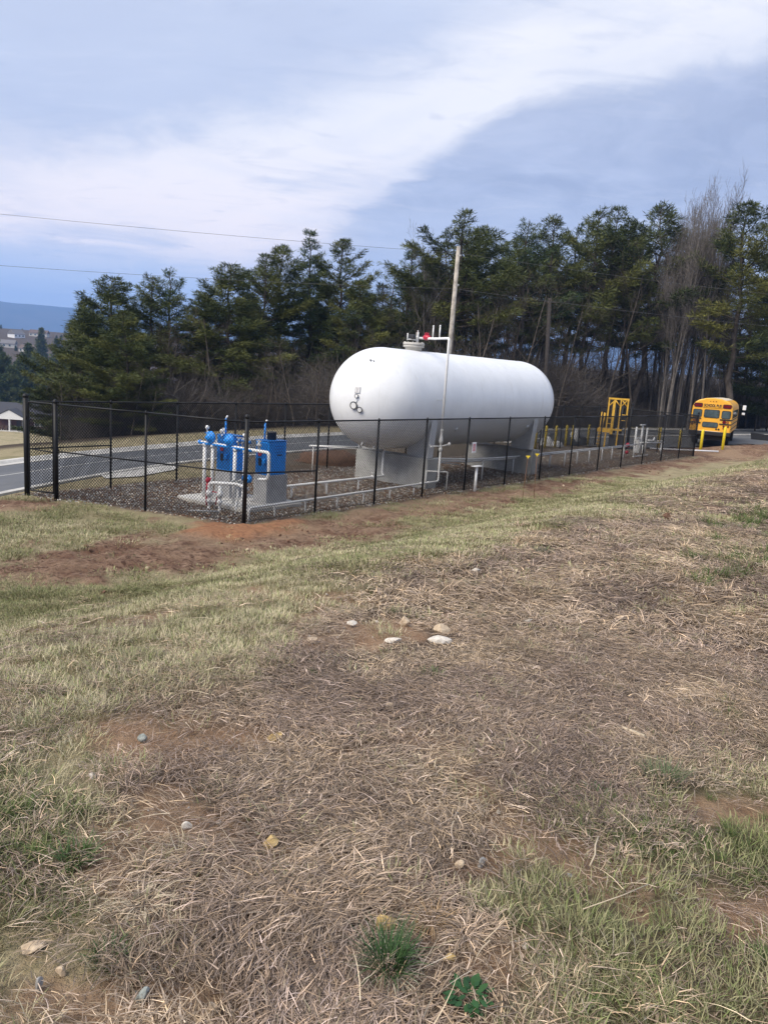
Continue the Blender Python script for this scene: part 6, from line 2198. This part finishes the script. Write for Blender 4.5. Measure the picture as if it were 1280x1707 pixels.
# ------------------------------------------------------------------ scattering (stuff)
def scatter(name, pts, rots, scl, cols, idx, protos, collname):
    """one object that stands mesh variants on many points"""
    me = bpy.data.meshes.new(name)
    me.from_pydata([tuple(p) for p in pts], [], [])
    a = me.attributes.new('rot', 'FLOAT_VECTOR', 'POINT'); a.data.foreach_set('vector', np.asarray(rots, np.float32).ravel())
    a = me.attributes.new('scl', 'FLOAT', 'POINT'); a.data.foreach_set('value', np.asarray(scl, np.float32))
    a = me.attributes.new('pick', 'INT', 'POINT'); a.data.foreach_set('value', np.asarray(idx, np.int32))
    a = me.attributes.new('tcol', 'FLOAT_COLOR', 'POINT')
    c4 = np.concatenate([np.asarray(cols), np.ones((len(cols), 1))], 1)
    a.data.foreach_set('color', c4.astype(np.float32).ravel())
    o = link(name, me)
    cl = bpy.data.collections.new(collname)
    for i, pm in enumerate(protos):
        po = bpy.data.objects.new('%s_%02d' % (collname, i), pm)
        cl.objects.link(po)
    ng = bpy.data.node_groups.new(name, 'GeometryNodeTree')
    ng.interface.new_socket('Geometry', in_out='INPUT', socket_type='NodeSocketGeometry')
    ng.interface.new_socket('Geometry', in_out='OUTPUT', socket_type='NodeSocketGeometry')
    N = ng.nodes; Lk = ng.links
    gi = N.new('NodeGroupInput'); go = N.new('NodeGroupOutput')
    ci = N.new('GeometryNodeCollectionInfo'); ci.inputs['Collection'].default_value = cl
    ci.inputs['Separate Children'].default_value = True; ci.inputs['Reset Children'].default_value = True
    ip = N.new('GeometryNodeInstanceOnPoints'); ip.inputs['Pick Instance'].default_value = True

    def named(nm, t):
        q = N.new('GeometryNodeInputNamedAttribute'); q.data_type = t; q.inputs['Name'].default_value = nm
        return q.outputs['Attribute']
    er = N.new('FunctionNodeEulerToRotation')
    Lk.new(named('rot', 'FLOAT_VECTOR'), er.inputs[0])
    Lk.new(gi.outputs[0], ip.inputs['Points']); Lk.new(ci.outputs[0], ip.inputs['Instance'])
    Lk.new(named('pick', 'INT'), ip.inputs['Instance Index']); Lk.new(er.outputs[0], ip.inputs['Rotation'])
    Lk.new(named('scl', 'FLOAT'), ip.inputs['Scale'])
    Lk.new(ip.outputs[0], go.inputs[0])
    md = o.modifiers.new('scatter', 'NODES'); md.node_group = ng
    return props(o, kind='stuff')


def blades(seed, n, mode, R, Lr, wd, bvf):
    """a clump of grass blades. modes: mat (lying, combed), star (radiating, drooping), tuft (upright)"""
    rng = np.random.default_rng(seed)
    seg = 3
    ang = rng.uniform(0, 2*PI, n)
    rr = R*np.sqrt(rng.uniform(0, 1, n))
    bx_, by_ = rr*np.cos(ang), rr*np.sin(ang)
    ln = rng.uniform(*Lr, n)
    if mode == 'mat':
        az = rng.normal(0, .55, n)+np.where(rng.uniform(0, 1, n) < .15, rng.uniform(-3, 3, n), 0)+np.where(rng.uniform(0, 1, n) < .35, PI, 0)
        el = rng.uniform(-.02, .30, n); drop = rng.uniform(.05, .25, n); z0 = rng.uniform(.0, .022, n)
    elif mode == 'star':
        rr *= .35; bx_, by_ = rr*np.cos(ang), rr*np.sin(ang)
        az = ang+rng.normal(0, .25, n); el = rng.uniform(.15, 1.0, n); drop = rng.uniform(.35, .8, n); z0 = np.zeros(n)
    else:
        az = ang+rng.normal(0, .7, n); el = rng.uniform(.75, 1.5, n); drop = rng.uniform(.10, .45, n); z0 = np.zeros(n)-.005
    curl = rng.normal(0, .13, n)
    w = wd*rng.uniform(.7, 1.3, n)
    P = np.stack([bx_, by_, z0], 1)
    V = np.zeros((n, 2*seg+2, 3))
    side0 = np.stack([-np.sin(az), np.cos(az), rng.uniform(-.5, .5, n)], 1)
    side0 /= np.linalg.norm(side0, axis=1)[:, None]
    for s_ in range(seg+1):
        ww = w*(1-.85*(s_/seg)**1.5)
        V[:, 2*s_] = P-side0*ww[:, None]*.5
        V[:, 2*s_+1] = P+side0*ww[:, None]*.5
        st = ln/seg
        P = P+np.stack([np.cos(az)*np.cos(el), np.sin(az)*np.cos(el), np.sin(el)], 1)*st[:, None]
        el = el-drop; az = az+curl
        if mode != 'mat': pass
        P[:, 2] = np.maximum(P[:, 2], .002)
    Fq = []
    base = np.arange(n)[:, None]*(2*seg+2)
    for s_ in range(seg):
        Fq.append(base+np.array([[2*s_, 2*s_+1, 2*s_+3, 2*s_+2]]))
    F = np.concatenate(Fq, 0)
    c = bvf(rng, n)
    bv = np.repeat(c, 2*seg+2, 0)
    bv = np.concatenate([bv, np.ones((len(bv), 1))], 1)
    return np_mesh('blades', V.reshape(-1, 3), F, ['blade'], False, bv)


def bv_dry(rng, n):
    k = rng.uniform(.22, 1.25, (n, 1))
    k = np.where(rng.uniform(0, 1, (n, 1)) < .15, k*1.8, k)
    t = rng.uniform(-1, 1, (n, 1))
    return np.concatenate([k*(1+.05*t), k, k*(1-.13*t)], 1)


def bv_lawn(rng, n):
    k = rng.uniform(.55, 1.3, (n, 1))
    g = (rng.uniform(0, 1, (n, 1)) < .28)
    return np.where(g, np.concatenate([k*.60, k*.76, k*.48], 1), np.concatenate([k, k, k*.95], 1))


def bv_green(rng, n):
    k = rng.uniform(.5, 1.3, (n, 1))
    g = (rng.uniform(0, 1, (n, 1)) < .10)
    return np.where(g, np.concatenate([k*2.8, k*1.9, k*2.4], 1), np.concatenate([k, k, k], 1))


straw_p = [blades(i, 250, 'mat', .19, (.03, .09), .0025, bv_dry) for i in range(6)]+[blades(20+i, 110, 'star', .09, (.04, .10), .0026, bv_dry) for i in range(3)]
straw_f = [blades(40+i, 165, 'mat', .26, (.05, .13), .0048, bv_dry) for i in range(4)]+[blades(60+i, 80, 'star', .14, (.08, .16), .0052, bv_dry) for i in range(2)]
lawn_n = [blades(80+i, 70, 'tuft', .10, (.022, .060), .0030, bv_lawn) for i in range(5)]
lawn_f = [blades(90+i, 85, 'tuft', .21, (.025, .062), .0058, bv_lawn) for i in range(4)]
green_p = [blades(120+i, 70, 'tuft', .075, (.05, .12), .0036, bv_green) for i in range(4)]
stalk_p = [blades(140+i, 9, 'mat', .18, (.07, .16), .0026, bv_dry) for i in range(4)]

rng = np.random.default_rng(5)


def sector(n, r0, r1, half=38):
    """uniform by area in front of the house-side slope"""
    r = np.sqrt(rng.uniform(r0*r0, r1*r1, n)); a = np.radians(rng.uniform(-half, half, n))
    return r*np.sin(a), r*np.cos(a)


def ground_z(x, y):
    return terrain(x, y)


def clear_of(x, y):
    k = np.ones(len(x), bool)
    for q in ROCKS: k &= np.hypot((x-q[1])/1.15, y-q[2]+.03) > q[3]*1.0+.075
    for q in TUFTS_AT: k &= np.hypot(x-q[0], y-q[1]) > q[2]
    return k


def tilt(x, y):
    e = .15
    zx = (terrain(x+e, y, False)-terrain(x-e, y, False))/(2*e); zy = (terrain(x, y+e, False)-terrain(x, y-e, False))/(2*e)
    return zx, zy


def lay(x, y, heading):
    """euler angles that lay local z on the ground normal, with the given heading"""
    zx, zy = tilt(x, y)
    # small slopes: rotate about z last (XYZ order), tilt expressed in the rotated frame
    c, s = np.cos(heading), np.sin(heading)
    gx = zx*c+zy*s; gy = -zx*s+zy*c
    return np.stack([np.arctan(gy), -np.arctan(gx), heading], 1)


def flow(x, y):
    return (fbm(x*.9, y*.9, 201, 3)-.5)*9+(fbm(x*3.1, y*3.1, 202, 2)-.5)*4


def build_grass():
    bands = [(.5, 5.2, 5600, straw_p, 1.0), (5.2, 11, 2700, straw_f, 1.0), (11, 27, 4200, straw_f, 1.35)]
    for (r0, r1, n, pr, sc) in bands:
        x, y = sector(n, r0, r1, 85 if r0 < 5 else 44)
        z = zones(x, y)
        keep = rng.uniform(0, 1, n) < np.clip(z['straw']*(1-.98*z['bare'])*(1-.25*z['lush'])*(z['u'] > 6), 0, 1)
        keep |= (rng.uniform(0, 1, n) < .10*(z['u'] > 3)*(1-z['dirt']))
        keep &= clear_of(x, y)
        x, y = x[keep], y[keep]
        k = len(x)
        tone = fbm(x*1.1, y*1.1, 210, 3); t2 = fbm(x*2.7, y*2.7, 211, 3)
        c0 = np.array([.325, .25, .198]); c1 = np.array([.60, .48, .33]); c2 = np.array([.42, .325, .235])
        f = S((tone-.42)/.22)[:, None]; g = S((t2-.5)/.2)[:, None]
        c = (c0*(1-f)+c2*f)*(1-.55*g)+c1*.55*g
        c = c*rng.uniform(.8, 1.2, (k, 1))*np.array([1.0, .965, .935])*(.55+.9*fbm(x*3.6, y*3.6, 212, 3))[:, None]
        nm = len(pr)
        star = rng.uniform(0, 1, k) < .24
        ns = 3 if pr is straw_p else 2
        idx = np.where(star, nm-ns+rng.integers(0, ns, k), rng.integers(0, nm-ns, k))
        scatter('dry_grass', np.stack([x, y, ground_z(x, y)+.002], 1), lay(x, y, flow(x, y)+rng.normal(0, .25, k)), rng.uniform(.75, 1.3, k)*sc, c, idx, pr, 'dry_grass_clump')
    # short lawn on the slope, denser near
    for (r0, r1, n, pr, sc) in [(.6, 6.5, 10000, lawn_n, 1.0), (6.5, 13, 11000, lawn_f, 1.0), (13, 34, 19000, lawn_f, 1.45)]:
        x, y = sector(n, r0, r1, 75 if r0 < 5 else 44)
        z = zones(x, y)
        w = (1-z['straw'])*(1-z['bare'])*(1-z['dirt']*.93)*(1-z['gravel'])*(z['dn'] < -.5)
        w = w*np.where(z['u'] > 2, 1, .8)*np.where(z['u'] < -.3, .0+1.0*(z['v'] < -1.5), 1)
        w = np.maximum(w, .10*z['straw']*(z['u'] > 3))
        keep = (rng.uniform(0, 1, n) < w) & clear_of(x, y)
        x, y = x[keep], y[keep]; k = len(x)
        u, v = UV(x, y)
        tone = fbm(x*.55, y*.55, 220, 4); t2 = fbm(x*2.2, y*2.2, 221, 3)
        straw_c = np.array([.52, .45, .315]); ol = np.array([.32, .285, .175]); gn = np.array([.15, .17, .065])
        f = S((tone-.48+.16*S((4.6-u)/1.5)-.05*S((u-5)/2))/.16)[:, None]; g = S((t2-.54+.1*S((4.2-u)/1.5))/.16)[:, None]
        c = straw_c*(1-f)+ol*f
        c = c*(1-.38*g)+gn*.38*g
        c = c*rng.uniform(.8, 1.2, (k, 1))
        lu = z['lush'][keep][:, None]
        c = c*(1-.65*lu)+np.array([.17, .185, .075])*.65*lu
        scatter('lawn_grass', np.stack([x, y, ground_z(x, y)], 1), lay(x, y, rng.uniform(0, 6.28, k)), rng.uniform(.7, 1.35, k)*sc, c, rng.integers(0, len(pr), k), pr, 'lawn_clump')
    # fresh green growth
    for (r0, r1, n, sc) in [(.9, 6, 4600, .55), (6, 16, 2500, 1.5)]:
        x, y = sector(n, r0, r1)
        z = zones(x, y)
        w = z['lush']*.85*(fbm(x*3, y*3, 230, 3) > .37)+.05*(z['u'] > 3)*(fbm(x*1.7, y*1.7, 231, 3) > .56)
        w *= (1-z['bare'])*(1-z['dirt'])
        keep = (rng.uniform(0, 1, n) < w) & clear_of(x, y)
        x, y = x[keep], y[keep]; k = len(x)
        c = np.array([.072, .115, .032])*rng.uniform(.7, 1.5, (k, 1))*np.array([1, 1, 1])
        scatter('green_grass', np.stack([x, y, ground_z(x, y)], 1), lay(x, y, rng.uniform(0, 6.28, k)), rng.uniform(.5, 1.1, k)*sc, c, rng.integers(0, 4, k), green_p, 'green_clump')
    # loose pale stalks on top
    x, y = sector(280, .9, 6)
    z = zones(x, y); keep = rng.uniform(0, 1, len(x)) < .35+.6*z['lush']+.2*z['bare']
    x, y = x[keep], y[keep]; k = len(x)
    c = np.array([.47, .385, .275])*rng.uniform(.75, 1.15, (k, 1))
    scatter('loose_straw', np.stack([x, y, ground_z(x, y)+.02], 1), lay(x, y, rng.uniform(0, 6.28, k)), rng.uniform(.6, 1.2, k), c, rng.integers(0, 4, k), stalk_p, 'stalk_clump')


build_grass()


# small gravel and pebbles
def pebble_mesh(seed, matn):
    rg = np.random.default_rng(seed)
    m = MB().use(matn)
    m.ball((0, 0, 0), 1.0, 6)
    V = [Vector(v) for v in m.v]
    V = [Vector((v.x*(1+.3*rg.uniform(-1, 1)), v.y*(.8+.3*rg.uniform(-1, 1)), v.z*.6*(1+.3*rg.uniform(-1, 1)))) for v in V]
    m.v = [tuple(v) for v in V]; m.sm = [False]*len(m.sm)
    return m.mesh('pebble')


def build_stones():
    pp = [pebble_mesh(1, 'rock_tan'), pebble_mesh(2, 'rock_pale'), pebble_mesh(3, 'rock_grey'), pebble_mesh(4, 'rock_grey'), pebble_mesh(5, 'clod')]
    x, y = sector(1500, 1.2, 7)
    z = zones(x, y); keep = rng.uniform(0, 1, len(x)) < .10+.9*z['bare']
    x, y = x[keep], y[keep]; k = len(x)
    scatter('pebbles', np.stack([x, y, ground_z(x, y)+.002], 1), rng.uniform(0, 6.28, (k, 3))*[.1, .1, 1], .004+.010*rng.uniform(0, 1, k)**3, np.ones((k, 3)), rng.integers(0, 5, k), pp, 'pebble')
    # crushed stone on the pad and clods in the churned soil
    n = 42000
    v = rng.uniform(-2.5, 35, n)**1.0; w = rng.uniform(-.1, 6.3, n)
    x = CX+SA*v-CA*w; y = CY+CA*v+SA*w
    z = zones(x, y); keep = (rng.uniform(0, 1, n) < z['gravel']*np.clip(1.25-v/22, .12, 1))
    x, y = x[keep], y[keep]; k = len(x)
    scatter('gravel', np.stack([x, y, ground_z(x, y)+.005], 1), rng.uniform(0, 6.28, (k, 3)), .013+.024*rng.uniform(0, 1, k)**1.5, np.ones((k, 3)), np.where(rng.uniform(0, 1, k) < .42, 4, np.where(rng.uniform(0, 1, k) < .5, 2, rng.integers(0, 3, k))), pp, 'gravel_stone')
    x, y = sector(4500, 11, 42)
    z = zones(x, y); keep = rng.uniform(0, 1, len(x)) < z['dirt']*.8
    x, y = x[keep], y[keep]; k = len(x)
    scatter('dirt', np.stack([x, y, ground_z(x, y)], 1), rng.uniform(0, 6.28, (k, 3)), .015+.045*rng.uniform(0, 1, k)**3, np.ones((k, 3)), np.where(rng.uniform(0, 1, k) < .9, 4, 0), pp, 'soil_clod')


build_stones()


# undergrowth and leaf litter at the foot of the wood
def brush_mesh(seed):
    rg = np.random.default_rng(seed)
    V, F = [], []
    for k in range(150):
        a = rg.uniform(0, 2*PI); r0 = rg.uniform(0, 1.1)
        p = np.array([r0*math.cos(a), r0*math.sin(a), 0])
        d = np.array([rg.normal()*.45, rg.normal()*.45, 1.0]); d /= np.linalg.norm(d)
        ln = rg.uniform(.9, 2.9)
        pts = [p]
        for s_ in range(4):
            d = d+rg.normal(size=3)*.22; d /= np.linalg.norm(d); pts.append(pts[-1]+d*ln/4)
        tube_np(V, F, pts, [.014, .011, .008, .006, .004], 3)
        for q in range(3):
            i = rg.integers(1, 4); dd = d+rg.normal(size=3)*.8; dd /= np.linalg.norm(dd)
            tube_np(V, F, [pts[i], pts[i]+dd*ln*.25, pts[i]+dd*ln*.4+rg.normal(size=3)*.08], [.008, .006, .004], 3)
    return np_mesh('brush', np.vstack(V), np.vstack(F), ['bark_brown' if seed % 2 else 'bark_grey'], False)


def build_brush():
    pr = [brush_mesh(s_) for s_ in range(4)]
    n = 9500
    s = rng.uniform(0, len(EDGE_N)-1, n).astype(int)
    off = 6.0+rng.uniform(0, 1, n)*42
    P = np.array([[e[0].x, e[0].y, e[1].x, e[1].y] for e in EDGE_N])[s]
    x = P[:, 0]+P[:, 2]*off+rng.normal(0, .6, n); y = P[:, 1]+P[:, 3]*off+rng.normal(0, .6, n)
    q = x/np.maximum(y, 1)
    st = np.interp(q, [-.45, -.38, -.2, 0, .15, .6], [17, 14, 10.5, 6, 3.5, 3.5])
    d, _ = pline(x, y, NEAR)
    keep = (d > ROADW+st) & (y > 30) & (q > -.41) & (q < .62)
    keep &= rng.uniform(0, 1, n) < np.interp(q, [-.41, -.15, .1, .3, .6], [1, 1, 1, 1, 1])
    x, y, q = x[keep], y[keep], q[keep]; k = len(x)
    hs_ = rng.uniform(.35, 1.1, k)*(.45+1.15*S((fbm(x*.16, y*.16, 260, 3)-.3)/.4))*np.interp(q, [-.4, -.3, -.05, .1, .6], [.5, .95, 1.2, 1.4, 1.4])
    scatter('undergrowth', np.stack([x, y, terrain(x, y)-.05], 1), np.stack([rng.normal(0, .12, k), rng.normal(0, .12, k), rng.uniform(0, 6.28, k)], 1), hs_, np.ones((k, 3)), rng.integers(0, 4, k), pr, 'brush')


build_brush()


def build_far_woods():
    n = 1500
    r = np.sqrt(rng.uniform(430**2, 1250**2, n)); a = np.radians(rng.uniform(-36, 34, n))
    x, y = r*np.sin(a), r*np.cos(a)
    keep = fbm(x*.006, y*.006, 300, 3) > .44
    x, y = x[keep], y[keep]; k = len(x)
    pr = [PROTO['V'][0][1], PROTO['V'][1][1], PROTO['U'][0][1], PROTO['U'][1][1], PROTO['U'][2][1]]
    scatter('distant_woods', np.stack([x, y, terrain(x, y)-2], 1), np.stack([np.zeros(k), np.zeros(k), rng.uniform(0, 6.28, k)], 1), rng.uniform(.28, .55, k), np.ones((k, 3)), np.where(rng.uniform(0, 1, k) < .35, rng.integers(0, 2, k), rng.integers(2, 5, k)), pr, 'far_crown')


build_far_woods()


# ------------------------------------------------------------------ single rocks and tufts in the foreground
def rock(label, x, y, w, h, matn, rz, flat=1.0, name='rock', cat='rock'):
    rg = random.Random(int(x*1000+y*77))
    bm = bmesh.new()
    bmesh.ops.create_icosphere(bm, subdivisions=2, radius=1.0)
    planes = [Vector((rg.uniform(-1, 1), rg.uniform(-1, 1), rg.uniform(-.6, 1))).normalized() for _ in range(7)]
    for v in bm.verts:
        c = v.co.copy()
        for n in planes:
            dd = c.dot(n)
            if dd > .5: c -= n*(dd-.5)*.96
        v.co = Vector((c.x*w*.78, c.y*w*.52, c.z*max(h, w*.3)*.80*flat))
    me = bpy.data.meshes.new(name); bm.to_mesh(me); bm.free()
    me.materials.append(MATS[matn])
    o = link(name, me)
    o.location = (x, y, gz(x, y)+max(h, w*.3)*.36); o.rotation_euler = (rg.uniform(-.15, .15), rg.uniform(-.15, .15), rz)
    return props(o, label, cat)


for (lab, x_, y_, w_, h_, mt_, rz_) in ROCKS: rock(lab, x_, y_, w_, h_, mt_, rz_)


def tuft_thing(label, x, y, n, R, Lr, wd, colr, mode='tuft', name='grass_tuft', sc=1.0, dead=0):
    me = blades(int(x*997+y*331) & 0xffff, n, mode, R, Lr, wd, lambda rg, k: rg.uniform(.55, 1.35, (k, 1))*np.array([colr]))
    me = me.copy(); me.materials.clear(); me.materials.append(MATS['blade_plain'])
    o = link(name, me); o.location = (x, y, gz(x, y)-.004); o.scale = (sc, sc, sc)
    return props(o, label, 'grass tuft')


m_, b_, p_, o_ = mat_base('blade_plain')
v_ = b_.new('ShaderNodeAttribute', attribute_name='bv'); b_.put(p_.inputs['Base Color'], v_.outputs['Color']); p_.inputs['Roughness'].default_value = .6
p_.inputs['Specular IOR Level'].default_value = .3
tuft_thing('big dark green grass tuft at the bottom centre', .10, 1.90, 260, .038, (.08, .165), .0036, (.045, .095, .030))
q_ = tuft_thing('pale dead blades drooping round the big green tuft', .10, 1.89, 90, .10, (.06, .13), .003, (.50, .46, .34), 'star', 'dead_grass_tuft')
tuft_thing('grey-green grass tuft at the upper edge of the right hand green patch', 1.29, 3.08, 150, .06, (.07, .15), .004, (.10, .13, .06))
tuft_thing('bright green low tuft left of the grey-green tuft', .95, 2.94, 130, .08, (.03, .07), .004, (.05, .12, .03))
tuft_thing('green tuft among dead grass at the left edge, lower half', -.95, 2.31, 150, .05, (.05, .11), .0035, (.065, .115, .035))
tuft_thing('green tuft near the bottom left corner', -.69, 1.89, 140, .045, (.04, .085), .003, (.05, .11, .03))
tuft_thing('small green tuft in the middle of the dead grass', .33, 4.11, 90, .05, (.04, .08), .005, (.10, .15, .05))
tuft_thing('pale tan star of dead grass left of the bottom centre', -.66, 2.10, 120, .10, (.07, .15), .003, (.52, .43, .30), 'star', 'dead_grass_tuft')
tuft_thing('rusty tan clump of dead grass right of the big green tuft', .23, 2.10, 110, .09, (.05, .12), .003, (.42, .28, .15), 'star', 'dead_grass_tuft')
tuft_thing('dark green weed clump high on the dead grass slope', 1.63, 7.6, 80, .08, (.05, .10), .008, (.05, .075, .04))


# leafy weed at the bottom
def weed(label, x, y):
    t = thing('weed', label, 'weed', (x, y, gz(x, y)))
    rg = np.random.default_rng(8)
    for k in range(70):
        a = rg.uniform(0, 2*PI); r = .048*math.sqrt(rg.uniform()); z = rg.uniform(.012, .035)
        L = rg.uniform(.018, .034); wv = L*.55
        ca, sa = math.cos(a), math.sin(a); lift = rg.uniform(.0, .5)
        pts = []
        for s_, ww in ((0, .2), (.35, 1), (.7, .85), (1, .1)):
            for sd in (-1, 1):
                px_, py_ = r*ca+s_*L*ca-sd*ww*wv*.5*sa, r*sa+s_*L*sa+sd*ww*wv*.5*ca
                pts.append((px_, py_, z+lift*s_*L+.003*abs(sd)-.004*s_))
        me = np_mesh('leaf', pts, [(0, 1, 3, 2), (2, 3, 5, 4), (4, 5, 7, 6)], ['weed_leaf'], False, [(rg.uniform(0, 1), rg.uniform(0, .6), 0, 1)]*8)
        link('leaf', me, t)
    m = MB().use('bark_brown')
    for k in range(6):
        a = k*1.05; m.tube([(0, 0, 0), (.04*math.cos(a), .04*math.sin(a), .022)], .0015, 4)
    m.build('stem', t)


weed('leafy dark green weed at the bottom edge, right of the big grass tuft', .315, 1.79)


mat('straw_stalk', (.46, .38, .27), .8)


def stick(label, pts, r):
    m = MB().use('straw_stalk'); x0, y0 = pts[0][:2]; z0 = gz(x0, y0)
    m.tube([(p[0], p[1], gz(p[0], p[1])+p[2]) for p in pts], r, 6)
    return m.build('stick', None, label=label, cat='stick')


stick('pale crooked stalk lying in the right hand green patch', [(.79, 2.40, .03), (.82, 2.45, .05), (.83, 2.49, .06), (.85, 2.53, .07)], .003)
stick('short flat brown stick in the dead grass, right of centre', [(1.24, 3.66, .02), (1.34, 3.50, .03)], .010)
stick('long thin pale stem lying across the green patch at right', [(.70, 2.14, .04), (.85, 2.22, .05), (.95, 2.28, .05)], .0018)
